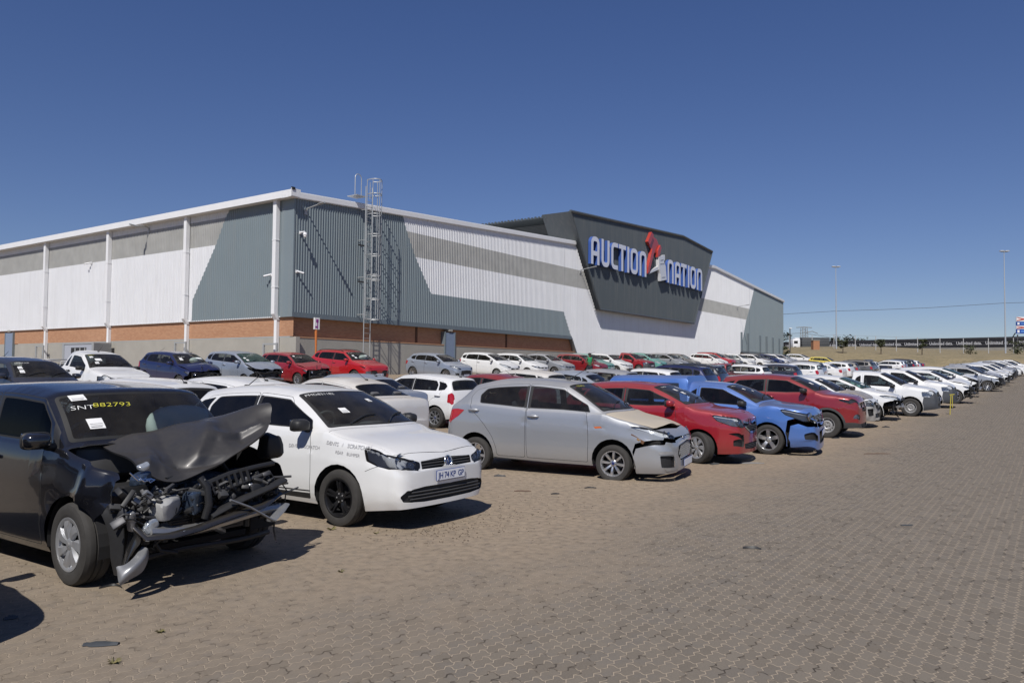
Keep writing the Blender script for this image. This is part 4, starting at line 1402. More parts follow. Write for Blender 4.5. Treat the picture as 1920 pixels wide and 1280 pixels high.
class Body:
    """collects the feature outlines of one car"""
    def __init__(self, g, arch=.06):
        self.g = g; self.S = car_surface(g); self.f = []
        S = self.S
        self.u0, self.u1, self.vm = S.us[0], S.us[-1], S.vs[-1]
        self.arch_r = g['tr'] + arch
        self.late = []

    def clone(self):
        o = Body.__new__(Body); o.__dict__.update(self.__dict__); o.f = list(self.f)
        return o

    def uv(self, loop):
        out = []; n = len(loop)
        for i, p in enumerate(loop):
            out.append(to_uv(self.S, p)); q = loop[(i + 1) % n]
            if p[0] == 'f' and q[0] == 'f':        # keep the outline straight as seen from the front
                k = int(math.hypot(q[1] - p[1], q[2] - p[2]) / .07)
                for j in range(1, k + 1):
                    t = j / (k + 1)
                    if p[1] < 1e-4 and q[1] < 1e-4: continue
                    out.append(to_uv(self.S, ('f', p[1] + (q[1] - p[1]) * t, p[2] + (q[2] - p[2]) * t)))
        return out

    def add(self, label, loop, r=.02): self.f.append(Feat(label, [('uv', *p) for p in self.uv(loop)], r))

    def ring(self, outer, inner, loop, d, r=.03):
        uv = self.uv(loop)
        self.f.append(Feat(outer, [('uv', *p) for p in uv], r))
        q = inset(uv, d)
        # keep points that lie on the boundary on it
        for i, (a, b) in enumerate(zip(uv, q)):
            for k, lim in ((0, self.u0), (0, self.u1), (1, 0.0), (1, self.vm)):
                if abs(a[k] - lim) < 1e-6: b[k] = lim
        self.f.append(Feat(inner, [('uv', *p) for p in q], max(r - d * .5, .004)))

    def arches(self, trim=None, zc=None, rr=None):
        g = self.g
        for sx in (g['fo'], g['ra']):
            zc_ = g['tr'] if zc is None else zc
            for (rad, lab) in ([(self.arch_r + trim, 'cladding')] if trim else []) + [(self.arch_r + .012, 'archlip'), (self.arch_r, 'hole')]:
                z0 = lerp_tab(g['bottom'], sx) + .012
                dz = max(0, z0 - zc_)
                w = math.sqrt(max(rad ** 2 - dz ** 2, .01))
                a0 = math.asin(dz / rad) if dz > 0 else math.asin(max(-1, (z0 - zc_) / rad))
                pts = [('bot', sx - rad * math.cos(a0))]
                for t in np.linspace(math.pi - a0 - .02, a0 + .02, 15):
                    pts.append(('s', sx + rad * math.cos(t), zc_ + rad * math.sin(t)))
                pts.append(('bot', sx + rad * math.cos(a0)))
                self.add(lab, pts, 0)

    def standard(self, B=None, doors=4, sill_trim=False, rear_q=True, win_top=.86, hood_lip=.16, Cs=None, door_front=None, cq=None, wlo=.07, gap=.0065, seal=.016, rear_win=True, wsm=.035):
        g = self.g; S = self.S; L = g['L']; wb, wt, rt = g['wb'], g['wt'], g['rt']
        fo, ra = g['fo'], g['ra']
        B = B if B is not None else wt + .42
        Cs = Cs if Cs is not None else rt - .12
        zs = lambda s: lerp_tab(g['bottom'], s)
        zb = lambda s: lerp_tab(g['belt'], s)
        df = door_front if door_front is not None else fo + self.arch_r + .07
        rd = ra - self.arch_r
        self.B, self.Cs = B, Cs
        # bumpers
        zl = g['nose'][1][2]
        self.add('bumper_front', [('bot', fo - self.arch_r - .01), ('s', fo - self.arch_r + .02, .46), ('s', fo - self.arch_r - .02, zl - .12), ('s', .26, zl - .055), ('s', .12, zl - .05), ('f', .42, zl - .02), ('f', 0, zl - .02), ('uv', self.u0, self.vm), ('uv', self.u0, 0)], .0)
        zq = zl - .12
        self.add('gap', [('s', fo - self.arch_r - .02, zq + .003), ('s', .26, zl - .052), ('s', .13, zl - .047), ('s', .13, zl - .053), ('s', .26, zl - .058), ('s', fo - self.arch_r - .02, zq - .003)], 0)
        zr = .60
        self.add('bumper_rear', [('bot', ra + self.arch_r + .01), ('s', ra + self.arch_r - .03, .50), ('s', ra + self.arch_r + .02, zr), ('s', L - .10, zr + .02), ('uv', L - .01, self.vm), ('uv', self.u1, self.vm), ('uv', self.u1, 0)], 0)
        # bonnet
        self.ring('gap', 'bonnet', [('hd', hood_lip + .10, .03), ('hd', wb - .05, .05), ('uv', wb - .05, self.vm), ('uv', hood_lip, self.vm)], gap, .02)
        # windscreen
        sv = S.vs
        self.ring('seal', 'windscreen', [('uv', wb + .022, sv[NB + 3] + .02), ('uv', wt - .03, sv[NB + 3] + wsm + .01), ('uv', wt - .03, self.vm), ('uv', wb + .022, self.vm)], .022, .03)
        # rear screen
        tl = g['tail'][0][0]
        if rear_win:
            self.ring('seal', 'rear_screen', [('uv', rt + (tl - rt) * .14, sv[NB + 3] + .05), ('uv', rt + (tl - rt) * .92, sv[NB + 3] + .03), ('uv', rt + (tl - rt) * .92, self.vm), ('uv', rt + (tl - rt) * .14, self.vm)], .022, .05)
        # front door
        self.ring('gap', 'door_front', [('s', df, zs(df) + .05), ('s', df - .015, .55), ('s', df - .01, .75), ('gh', max(wb + .06, df + .03), .015), ('gh', wt - .02, .965), ('gh', B, .965), ('s', B, zb(B) - .02), ('s', B - .01, .55), ('s', B - .02, zs(B) + .05)], gap, .03)
        if doors != 4: self.ring('seal_front', 'window_front', [('gh', wb + .20, wlo + .02), ('gh', wb + .26, .80), ('gh', wt, win_top), ('gh', B - .045, win_top), ('gh', B - .035, wlo)], seal, .035)
        if doors == 4:
            C1 = cq if cq is not None else Cs - .16
            self.ring('gap', 'door_rear', [('s', B + .012, zs(B) + .05), ('s', B + .012, zb(B) - .02), ('gh', B + .012, .965), ('gh', Cs - .05, .95), ('gh', Cs + .02, .5), ('s', Cs - .02, zb(Cs) - .06), ('s', max(rd + .20, B + .3), .80), ('s', rd + .02, .58), ('s', rd - .06, .40), ('s', rd - .07, zs(rd) + .05)], gap, .05)
            pb = lambda l: 'stripe_front' if l == 'door_front' else ('stripe_rear' if l == 'door_rear' else l)
            self.add(pb, [('gh', B - .055, wlo - .01), ('gh', B - .06, win_top + .01), ('gh', B + .06, win_top + .01), ('gh', B + .065, wlo - .01)], 0)
            self.ring('seal_front', 'window_front', [('gh', wb + .20, wlo + .02), ('gh', wb + .26, .80), ('gh', wt, win_top), ('gh', B - .045, win_top), ('gh', B - .035, wlo)], seal, .035)
            self.ring('seal_rear', 'window_rear', [('gh', B + .05, wlo), ('gh', B + .045, win_top), ('gh', C1 - .10, win_top), ('gh', C1, .55), ('gh', C1 - .02, wlo + .01)], seal, .04)
            if rear_q:
                self.ring('seal_quarter', 'window_quarter', [('gh', C1 + .045, wlo + .03), ('gh', C1 + .03, .60), ('gh', C1 - .03, win_top), ('gh', Cs + .06, win_top - .05), ('gh', Cs + .16, .55), ('gh', Cs + .10, .2)], seal * .8, .03)
        self.arches(getattr(self, 'trim', None))
        return self


def P_(S, kind, a, b, off=0.0):
    return S.ptn(to_uv(S, (kind, a, b)), off)
# ---------------------------------------------------------------- wheels
def wheel_meshes(style, tr, width=.19, flat=0.0):
    """returns (hub mesh, tyre mesh, rim mesh); axis along y, outside at +y"""
    rr = {'cover': .2, 'alloy10': .2, 'alloy8': .195, 'alloy5': .215, 'steel': .185, 'alloy7': .2}.get(style, .2)
    rr = min(rr, tr - .085)
    w = width / 2
    t = MB()
    prof = [(rr - .005, -w * .86), (rr + .01, -w * .98), (tr - .035, -w * 1.04), (tr - .012, -w * .96), (tr, -w * .72)]
    for k in range(7):
        y = -w * .66 + k * (w * 1.32 / 6)
        if k in (2, 4): prof += [(tr + .002, y - .008), (tr - .008, y - .005), (tr - .008, y + .005), (tr + .002, y + .008)]
        else: prof.append((tr + .002, y))
    prof += [(tr, w * .72), (tr - .012, w * .96), (tr - .035, w * 1.04), (tr - .05, w * 1.045), (rr + .028, w * 1.03), (rr + .012, w * .99), (rr - .005, w * .84)]
    t.lathe(prof, M_TYRE, 56)
    if flat > 0:
        nv = []
        for (x, y, z) in t.v:
            lim = -tr + flat
            if z < lim + .06:
                k = min(1, max(0, (lim + .06 - z) / (flat + .06)))
                z2 = max(z, lim)
                y = y * (1 + .22 * k); z = z2
                x = x * (1 + .05 * k)
            nv.append((x, y, z))
        t.v = nv
    tyre = t.mesh('tyre', 40)
    h = MB()
    h.lathe([(0, w * .05), (.13, w * .05), (.135, w * .0), (.135, -w * .6), (0, -w * .6)], M_DARKMETAL, 28)
    h.lathe([(rr - .012, -w * .8), (rr - .012, w * .55)], M_DARKMETAL, 40)
    hub = h.mesh('hub', 40)
    m = MB()
    RM = {'alloy10': mat('black_alloy', (.018, .018, .02), .35, .4), 'steel': M_STEEL, 'cover': mat('silver_wheel_cover', (.42, .43, .45), .38, .6, noise=.1), 'blackcover': M_BLACK}.get(style, M_ALLOY)
    m.lathe([(rr - .02, w * .3), (rr - .018, w * .8), (rr - .006, w * .99), (rr + .006, w * 1.0), (rr + .006, w * .9)], RM, 48)

    def spoke(a, r0, r1, w0, w1, y0, y1, th=.025, mt=None, skew=0.0):
        mt = mt or RM
        n = 5; vs = []
        for i in range(n + 1):
            k = i / n; r = r0 + (r1 - r0) * k; ww = w0 + (w1 - w0) * k; y = y0 + (y1 - y0) * k + .012 * math.sin(math.pi * k)
            aa = a + skew * k
            ca, sa = math.cos(aa), math.sin(aa)
            for (o, yy) in ((-ww, y - th), (-ww * .72, y), (ww * .72, y), (ww, y - th)):
                vs.append((r * ca - o * sa, yy, r * sa + o * ca))
        fs = []
        for i in range(n):
            for j in range(3):
                q = i * 4 + j
                fs.append((q, q + 4, q + 5, q + 1))
        m.add(vs, fs, mt)

    def cap(r, y, mt): m.lathe([(0, y), (r * .8, y), (r, y - .008), (r, y - .03)], mt, 20)

    if style == 'cover':
        m.lathe([(rr - .02, w * .62), (.05, w * .42)], M_BLACK, 40)
        for k in range(7): spoke(2 * math.pi * k / 7 + .2, .035, rr - .012, .018, .052, w * .86, w * .93, .03, skew=.28)
        m.lathe([(rr - .03, w * .88), (rr - .012, w * .98), (rr + .004, w * 1.0)], RM, 48)
        cap(.05, w * .93, RM)
        cap(.016, w * .95, M_STEEL)
    elif style == 'alloy10':
        for k in range(5):
            for q in (-.13, .13): spoke(2 * math.pi * k / 5 + q + .3, .045, rr - .008, .017, .013, w * .62, w * .90, .03)
        cap(.06, w * .7, RM); cap(.028, w * .76, RM)
        for k in range(5):
            a = 2 * math.pi * k / 5
            m.lathe([(0, 0), (.009, 0), (.009, -.02)], M_STEEL, 8, M=Matrix.Translation((.045 * math.cos(a), w * .715, .045 * math.sin(a))))
    elif style == 'alloy8':
        for k in range(8): spoke(2 * math.pi * k / 8 + .1, .04, rr - .008, .016, .026, w * .60, w * .90, .03)
        cap(.055, w * .66, RM); cap(.027, w * .74, mat('blue_cap', (.02, .03, .12), .3))
        for k in range(4):
            a = 2 * math.pi * k / 4
            m.lathe([(0, 0), (.01, 0), (.01, -.02)], M_DARKMETAL, 8, M=Matrix.Translation((.045 * math.cos(a), w * .68, .045 * math.sin(a))))
    elif style in ('alloy5',):
        for k in range(5): spoke(2 * math.pi * k / 5 + .3, .04, rr - .006, .036, .048, w * .60, w * .88, .035)
        cap(.065, w * .66, RM); cap(.03, w * .72, M_STEEL)
    elif style == 'alloy7':
        for k in range(10): spoke(2 * math.pi * k / 10, .05, rr - .006, .014, .016, w * .62, w * .90, .03)
        cap(.055, w * .68, RM); cap(.028, w * .74, M_STEEL)
    elif style == 'steel':
        m.lathe([(rr - .02, w * .6), (rr - .035, w * .30), (.135, w * .34), (.12, w * .62), (.095, w * .68), (.07, w * .52), (.035, w * .55), (.03, w * .75), (0, w * .77)], RM, 40)
        for k in range(12):
            a = 2 * math.pi * k / 12
            m.lathe([(0, .002), (.013, .002), (.016, 0)], M_BLACK, 10, M=Matrix.Translation((.148 * math.cos(a), w * .345, .148 * math.sin(a))))
        for k in range(4):
            a = 2 * math.pi * k / 4 + .3
            m.lathe([(0, .012), (.01, .012), (.012, 0)], M_DARKMETAL, 8, M=Matrix.Translation((.055 * math.cos(a), w * .54, .055 * math.sin(a))))
    return hub, tyre, m.mesh('rim', 40)
# ---------------------------------------------------------------- assembling a car
M_PAINT0 = mat('paint_placeholder', (.6, .6, .6), .4)


def superbox(mb, c, size, mt, e=.45, n=12, M=None, taper=0.0, tdir=0):
    """rounded box (superellipsoid)"""
    vs = []; fs = []
    f = lambda t: math.copysign(abs(t) ** e, t)
    for i in range(n + 1):
        a = -math.pi / 2 + math.pi * i / n
        for j in range(2 * n):
            b = math.pi * j / n
            p = [f(math.cos(a)) * f(math.cos(b)), f(math.cos(a)) * f(math.sin(b)), f(math.sin(a))]
            k = 1 - taper * (p[tdir] * .5 + .5)
            q = [p[d] * size[d] / 2 * (k if d != tdir else 1) + c[d] for d in range(3)]
            vs.append(tuple(q))
    m = 2 * n
    for i in range(n):
        for j in range(m): fs.append((i * m + j, i * m + (j + 1) % m, (i + 1) * m + (j + 1) % m, (i + 1) * m + j))
    mb.add(vs, fs, mt, M)


def frame_at(S, q, xoff, side):
    """matrix on the body surface: x along the car (forward), y outward normal, z up; side +1 left"""
    p, n = S.ptn(q)
    pos = Vector((xoff - p[0], p[1] * side, p[2])); nn = Vector((-n[0], n[1] * side, n[2]))
    if nn.y * side < 0 and abs(nn.y) > .3: nn = -nn
    return pos, nn.normalized()


def seat_mesh(rear=False, w=.5):
    mb = MB()
    superbox(mb, (0, 0, .10), (.50, w, .20), M_SEAT, .35, 8)
    M = Matrix.Translation((-.24, 0, .16)) @ Matrix.Rotation(R(-18), 4, 'Y')
    superbox(mb, (0, 0, .27), (.15, w * .96, .58), M_SEAT, .4, 8, M, .2, 2)
    for y in ([0] if not rear else [-w * .3, w * .3]):
        superbox(mb, (.0, y, .64), (.09, .25, .17), M_SEAT, .45, 8, M)
        mb.tube([(0, y - .05, .5), (0, y - .05, .62)], .006, M_STEEL, 6, M)
    return mb.mesh('rear_bench' if rear else 'seat', 45)


_seatc = {}


class Rec:
    def __init__(self, name, mesh, parent=None, M=None, label=None): self.name, self.mesh, self.parent, self.M, self.label = name, mesh, parent, M, label


STYLES = {}


def assemble(key, b, opts):
    """b: Body with its outlines; opts: choices. Stores the list of part records in STYLES[key]"""
    g, S = b.g, b.S
    L, W, H, tr = g['L'], g['W'], g['H'], g['tr']
    xoff = (g['fo'] + g['ra']) / 2
    sh = Shell(S, b.f, xoff, opts.get('du', .075), opts.get('deform'))
    rec = []
    PA = M_PAINT0
    lower = opts.get('lower', PA)
    gone = set(opts.get('gone', ()))
    roofm = opts.get('roof_mat', PA)
    bodyl = {'body': PA, 'gap': M_INNER, 'archlip': opts.get('archlip', PA), 'cladding': M_TRIM, 'pillar': M_BLACK, 'seal': M_RUBBER, 'trimblack': M_BLACK, 'stripe': M_BLACK, 'roofskin': roofm}
    if opts.get('fixed_bonnet', False): bodyl['bonnet'] = PA
    X = lambda nm, me, parent=None, M=None, label=None: (rec.append(Rec(nm, me, parent, M, label)), len(rec) - 1)[1] if me is not None else None
    X('body', sh.part(bodyl, name='body'))
    pd_ = opts.get('pdef', {})
    if 'bonnet' not in gone and not opts.get('fixed_bonnet'): X('bonnet', sh.part({'bonnet': opts.get('bonnet_mat', PA)}, name='bonnet', fn=pd_.get('bonnet')), label=opts.get('bonnet_label'))
    if 'bumper_front' not in gone: X('front_bumper', sh.part({'bumper_front': opts.get('bumper_mat', lower), 'bumplow': M_TRIM}, name='front_bumper', fn=pd_.get('bumper')))
    if 'bumper_rear' not in gone: X('rear_bumper', sh.part({'bumper_rear': lower}, name='rear_bumper'))
    gs, gw = opts.get('g_side', G_SIDE), opts.get('g_screen', G_SCREEN)
    if 'windscreen' not in gone: X('windscreen', sh.part({'windscreen': gw}, name='windscreen'))
    X('rear_screen', sh.part({'rear_screen': gs}, name='rear_screen'))
    hm = opts.get('handle_mat', PA)
    doors = {}
    for side, sg in (('L', 1), ('R', -1)):
        for d in ('front', 'rear'):
            me = sh.part({'door_' + d: PA, 'stripe_' + d: M_BLACK}, side, name='door')
            if me is None: continue
            di = X('door', me)
            doors[side + d] = di
            if not (opts.get('open_window') == side + d):
                X('window', sh.part({'seal_' + d: M_RUBBER, 'window_' + d: opts.get('g_' + d, gs)}, side, name='window'), di)
            else:
                X('window_seal', sh.part({'seal_' + d: M_RUBBER}, side, name='window_seal'), di)
            if opts.get('handles', True):
                ss = (b.B - .13) if d == 'front' else (b.Cs - .09 if opts.get('rear_handle') is None else opts['rear_handle'])
                zz = opts.get('handle_z', lerp_tab(g['belt'], ss) - .085)
                mb = MB()
                pos, nn = frame_at(S, to_uv(S, ('s', ss, zz)), xoff, sg)
                q = nn.to_track_quat('Y', 'Z').to_matrix().to_4x4()
                Mh = Matrix.Translation(pos) @ q
                superbox(mb, (0, -.002, 0), (.12, .014, .075), M_BLACK if hm is M_BLACK else hm, .8, 8, Mh)
                mb.tube([(-.10, .006, .003), (-.085, .03, .003), (0, .036, .004), (.085, .03, .003), (.10, .006, .003)], .0105, hm, 8, Mh, r2=.016)
                X('handle', mb.mesh('handle', 50), di)
    for side in 'LR':
        X('quarter_window', sh.part({'seal_quarter': M_RUBBER, 'window_quarter': opts.get('g_quarter', gs)}, side, name='quarter_window'))
        # lamps
        if 'headlamp' + side not in gone:
            me = sh.part({'lamp': opts.get('lamp_back', M_LAMPBACK), 'lampdark': M_LAMPDARK}, side, depth=.032, skirt_mat=M_LAMPDARK, name='headlight')
            if me is not None:
                sg = 1 if side == 'L' else -1
                if opts.get('bowls'):
                    mb = MB()
                    for (y, z, r, kind) in opts['bowls']:
                        p, n = S.ptn(to_uv(S, ('f', y, z)))
                        p = np.array([xoff - p[0], p[1] * sg, p[2]]); n = np.array([-n[0], n[1] * sg, n[2]])
                        if n[0] < 0: n = -n
                        ax = Vector((1, .12 * sg, 0)).normalized()
                        Mb = Matrix.Translation(Vector(p) - Vector(n) * .012) @ ax.to_track_quat('Y', 'Z').to_matrix().to_4x4()
                        if kind == 'lens':
                            mb.lathe([(r * 1.12, -.03), (r * 1.12, -.008), (r, -.004)], M_CHROME, 20, M=Mb)
                            mb.lathe([(r, -.006), (r * .7, .004), (r * .35, .009), (0, .010)], mat('projector_glass', (.08, .1, .12), .05, coat=1), 20, M=Mb)
                        else:
                            mb.lathe([(r, -.002), (r * .85, -.02), (r * .55, -.034), (r * .2, -.04), (r * .18, -.012), (0, -.01)], M_CHROME, 22, M=Mb)
                    bowl = mb.mesh('reflector', 40)
                hi = X('headlight', me)
                if opts.get('bowls'): X('reflector', bowl, hi)
                X('lens', sh.part({'lamp': G_LAMP, 'lampdark': G_LAMP}, side, off=.001, name='lens'), hi)
        X('tail_light', sh.part({'taillamp': M_RED, 'tailclear': M_WHITEP}, side, off=.004, name='tail_light'))
        X('fog_lamp_bezel', sh.part({'fog': M_BLACK}, side, depth=.035, skirt_mat=M_BLACK, name='fog_lamp_bezel', fn=pd_.get('bumper'))) if 'bumper_front' not in gone else None
        if 'bumper_front' not in gone: X('fog_lamp_trim', sh.part({'fogtrim': opts.get('fogtrim', PA)}, side, off=.006, name='fog_lamp_trim', fn=pd_.get('bumper')))
        X('side_repeater', sh.part({'amber': M_AMBER}, side, off=.004, name='side_repeater'))
    if 'grille' not in gone:
        gi = X('grille', sh.part({'grille': M_BLACK}, depth=.03, skirt_mat=M_BLACK, name='grille', fn=pd_.get('grille')))
        if gi is not None and opts.get('grille_bars'):
            X('grille_bar', front_bars(S, xoff, opts['grille_bars'], opts.get('grille_mesh'), pd_.get('grille')), gi)
        X('grille_surround', sh.part({'chrome': opts.get('chrome_mat', M_CHROME)}, off=.006, name='grille_surround', fn=pd_.get('grille')))
    if 'bumper_front' not in gone:
        ii = X('air_intake', sh.part({'intake': M_BLACK}, depth=.035, skirt_mat=M_BLACK, name='air_intake', fn=pd_.get('bumper')))
        if ii is not None and opts.get('intake_bars'): X('intake_bar', front_bars(S, xoff, opts['intake_bars'], opts.get('intake_mesh'), pd_.get('bumper')), ii)
    # interior
    it = 'seat'
    if 's' not in _seatc: _seatc['s'] = seat_mesh(); _seatc['r'] = seat_mesh(True, 1.15)
    sx = xoff - (b.B + .02)
    hip = .32 if H < 1.6 else .42
    for y in (-.36, .36): X('seat', _seatc['s'], None, Matrix.Translation((sx + .05, y * W / 1.7, hip)))
    if opts.get('rear_seat', True): X('rear_bench', _seatc['r'], None, Matrix.Translation((sx - .85, 0, hip + .02)))
    mb = MB()
    wbx = xoff - g['wb']
    superbox(mb, (wbx - .22, 0, g['cowl'] - .16), (.60, W - .28, .30), M_DASH, .4, 8)
    superbox(mb, (wbx - .32, W * .2, g['cowl'] - .06), (.26, .42, .14), M_DASH, .5, 8)
    mb.box((wbx - .5, 0, g['cowl'] - .35), (.3, .3, .5), M_DASH, bevel=.04)
    X('dashboard', mb.mesh('dashboard', 40))
    mb = MB()
    Mw = Matrix.Translation((wbx - .52, -W * .2 if opts.get('rhd', True) else W * .2, g['cowl'] - .02)) @ Matrix.Rotation(R(-65), 4, 'Y')
    mb.tube([(.185 * math.cos(a), .185 * math.sin(a), 0) for a in np.linspace(0, 2 * math.pi, 25)[:-1]], .014, M_DASH, 8, Mw, closed=True)
    superbox(mb, (0, 0, -.02), (.15, .18, .06), M_DASH, .6, 6, Mw)
    mb.box((0, 0, -.01), (.03, .34, .02), M_DASH, Mw)
    X('steering_wheel', mb.mesh('steering_wheel', 40))
    mb = MB(); superbox(mb, (xoff - g['wt'] - .02, 0, H - .19), (.04, .23, .065), M_BLACK, .5, 6); mb.tube([(xoff - g['wt'] - .02, 0, H - .17), (xoff - g['wt'] - .03, 0, H - .08)], .012, M_BLACK, 6)
    X('interior_mirror', mb.mesh('interior_mirror', 50))
    # floor, wheel wells
    mb = MB()
    z0 = .20
    x0, x1 = xoff - .45, xoff - (L - .12)
    mb.box(((x0 + x1) / 2, 0, z0 + .03), (x0 - x1, W * .62, .05), M_INNER)
    fl = xoff - g['fo'] - b.arch_r; rl = xoff - g['ra'] + b.arch_r
    mb.box(((fl + rl) / 2, 0, z0 + .034), (fl - rl - .02, W - .12, .05), M_INNER)
    for sx_ in (g['fo'], g['ra']):
        for sg in (1, -1):
            n = 14; vs = []; fs = []
            for i in range(n + 1):
                a = math.pi * (i / n) * 1.12 - .19
                for yy in (W / 2 - .035, W / 2 - .30): vs.append((xoff - sx_ + (b.arch_r + .004) * math.cos(a), sg * yy, tr + (b.arch_r + .004) * math.sin(a)))
            for i in range(n): fs.append((2 * i, 2 * i + 1, 2 * i + 3, 2 * i + 2))
            mb.add(vs, fs, M_INNER)
            if not (opts.get('engine') and sx_ == g['fo']): mb.add([vs[2 * i + 1] for i in range(n + 1)], [tuple(range(n + 1))], M_INNER)
    if 'bumper_front' in gone or opts.get('engine'): pass
    else:
        mb.box((xoff - .5, 0, .42), (.06, W * .72, .40), M_INNER)
    X('underbody', mb.mesh('underbody'))
    # mirrors
    mm = opts.get('mirror_mat', PA)
    for side, sg in (('L', 1), ('R', -1)):
        if 'mirror' + side in gone: continue
        pos, nn = frame_at(S, to_uv(S, ('gh', g['wb'] + opts.get('mirror_s', .27), .10)), xoff, sg)
        mb = MB()
        c = pos + Vector((.015, sg * .135, .045))
        Mm = Matrix.Translation(c) @ Matrix.Rotation(R(10) * sg, 4, 'Z')
        superbox(mb, (0.02, 0, 0), (.13, .23, .145), mm, .62, 10, Mm, .25, 0)
        superbox(mb, (-.028, 0, 0), (.05, .222, .14), M_BLACK, .5, 10, Mm)
        mb.box((-.055, 0, .002), (.006, .19, .115), M_CHROME, Mm, .002)
        mb.tube([pos + Vector((.02, -sg * .02, -.015)), pos + Vector((.02, sg * .06, -.005)), c + Vector((.015, -sg * .06, -.045))], [.035, .03, .028], M_BLACK, 8)
        pd = doors.get(side + 'front')
        X('wing_mirror', mb.mesh('wing_mirror', 45), pd)
    # wipers
    mb = MB()
    for (y0, y1, dy) in ((-.52, -.02, .1), (.10, .58, .1)):
        pts = []
        for k in np.linspace(0, 1, 7):
            y = y0 + (y1 - y0) * k
            u = g['wb'] + .04 + .13 * math.sin(k * 1.7) * (1 if y0 > 0 else 1)
            q = to_uv(S, ('ws', u, 1 - min(1, abs(y) / (W / 2 * .82)) * .93))
            p, n = S.ptn(q)
            sgn = 1 if y >= 0 else -1
            nn = np.array([-n[0], n[1] * sgn, n[2]])
            if nn[2] < 0: nn = -nn
            pts.append(Vector((xoff - p[0], p[1] * sgn, p[2])) + Vector(nn) * .016)
        mb.tube(pts, .008, M_BLACK, 6, r2=.012)
    if 'wipers' not in gone: X('wiper', mb.mesh('wiper', 40))
    # aerial
    if opts.get('aerial'):
        sa, ang = opts['aerial']
        p, n = S.ptn(np.array([sa, S.vs[-1]]))
        base = Vector((xoff - p[0], 0, p[2]))
        mb = MB()
        superbox(mb, base + Vector((0, 0, .01)), (.09, .045, .04), M_BLACK, .7, 6)
        mb.tube([base, base + Vector((-math.cos(R(ang)) * .34, 0, math.sin(R(ang)) * .34))], [.007, .004], M_BLACK, 6)
        X('aerial', mb.mesh('aerial', 40))
    # plate
    if opts.get('plate') and 'bumper_front' not in gone:
        X('number_plate', plate_mesh(S, xoff, opts['plate'], opts.get('plate_z', .47), opts.get('plate_y', 0), fn=pd_.get('bumper')))
    if opts.get('rear_plate'):
        p, n = S.ptn(to_uv(S, ('r', 0.02, opts['rear_plate'])))
        mb = MB(); mb.box((xoff - p[0] - .012, 0, opts['rear_plate']), (.01, .50, .11), M_PLATE, bevel=.004)
        X('rear_plate', mb.mesh('rear_plate'))
    # wheels
    flats = opts.get('flat', {})
    toe = opts.get('steer', 0)
    for nm, sx_, sg in (('FL', g['fo'], 1), ('FR', g['fo'], -1), ('RL', g['ra'], 1), ('RR', g['ra'], -1)):
        if 'wheel' + nm in gone: continue
        fl_ = flats.get(nm, 0.0)
        wk = ('w', opts.get('wheel', 'steel'), tr, fl_)
        if wk not in _seatc: _seatc[wk] = wheel_meshes(wk[1], tr, .20, fl_)
        hub, tyre, rim = _seatc[wk]
        M = Matrix.Translation((xoff - sx_, sg * (W / 2 - .115 + opts.get('track', 0)), tr - fl_))
        if nm[0] == 'F': M = M @ Matrix.Rotation(R(toe), 4, 'Z')
        if sg < 0: M = M @ Matrix.Rotation(math.pi, 4, 'Z')
        hi = X('wheel', hub, None, M)
        X('tyre', tyre, hi); X('rim', rim, hi)
    for e in opts.get('extra', []): 
        for r in e(S, xoff, sh):
            par = r[2] if len(r) > 2 else None
            X(r[0], r[1], par, None, r[3] if len(r) > 3 else None)
    STYLES[key] = (rec, g, S, xoff, sh)
    return rec


def front_bars(S, xoff, bars, mesh=None, fn=None):
    """bars: (z, half width, depth below the surface, radius, material)"""
    mb = MB()
    for (z, hwid, dep, r, mt) in bars:
        pts = []
        for y in np.linspace(-hwid, hwid, 21):
            p, n = S.ptn(to_uv(S, ('f', max(abs(y), 1e-3), z)))
            pts.append(Vector((xoff - p[0] - dep, y, z)))
        mb.tube(pts, r, mt, 6, r2=r * .8)
    if mesh:
        z0, z1, hwid, stp, mt = mesh
        k = int(hwid / stp)
        for i in range(-k, k + 1):
            for sgn in (-1, 1):
                pts = []
                for t in np.linspace(0, 1, 4):
                    y = i * stp + sgn * (t - .5) * (z1 - z0) * .9; z = z0 + (z1 - z0) * t
                    if abs(y) > hwid: continue
                    p, n = S.ptn(to_uv(S, ('f', max(abs(y), 1e-3), z)))
                    pts.append(Vector((xoff - p[0] - .012, y, z)))
                if len(pts) > 1: mb.tube(pts, .0045, mt, 4)
    if fn is not None: mb.v = [tuple(p) for p in fn(np.array(mb.v))]
    return mb.mesh('grille_bar', 50)


def plate_mesh(S, xoff, text, z, y=0.0, w=.50, h=.115, fn=None):
    p, n = S.ptn(to_uv(S, ('f', max(abs(y), .02), z)))
    mb = MB()
    x = xoff - p[0] + .014
    mb.box((x, y, z), (.008, w, h), M_PLATEBLUE, bevel=.003)
    mb.box((x + .003, y, z), (.006, w - .012, h - .012), M_PLATE, bevel=.003)
    vs, fs = text_geo(text, .088, .0, .92, 0, 'CENTER', .0016)
    M = Matrix(((0, 0, 1, x + .0075), (1, 0, 0, y), (0, 1, 0, z - .03), (0, 0, 0, 1)))
    mb.add(vs, fs, M_PLATEBLUE, M)
    if fn is not None: mb.v = [tuple(p) for p in fn(np.array(mb.v))]
    return mb.mesh('number_plate')


def slope_quat(x, y):
    e = .8
    nx = -(gz(x + e, y) - gz(x - e, y)) / (2 * e); ny = -(gz(x, y + e) - gz(x, y - e)) / (2 * e)
    return Vector((0, 0, 1)).rotation_difference(Vector((nx, ny, 1)).normalized())


CARCOUNT = {}


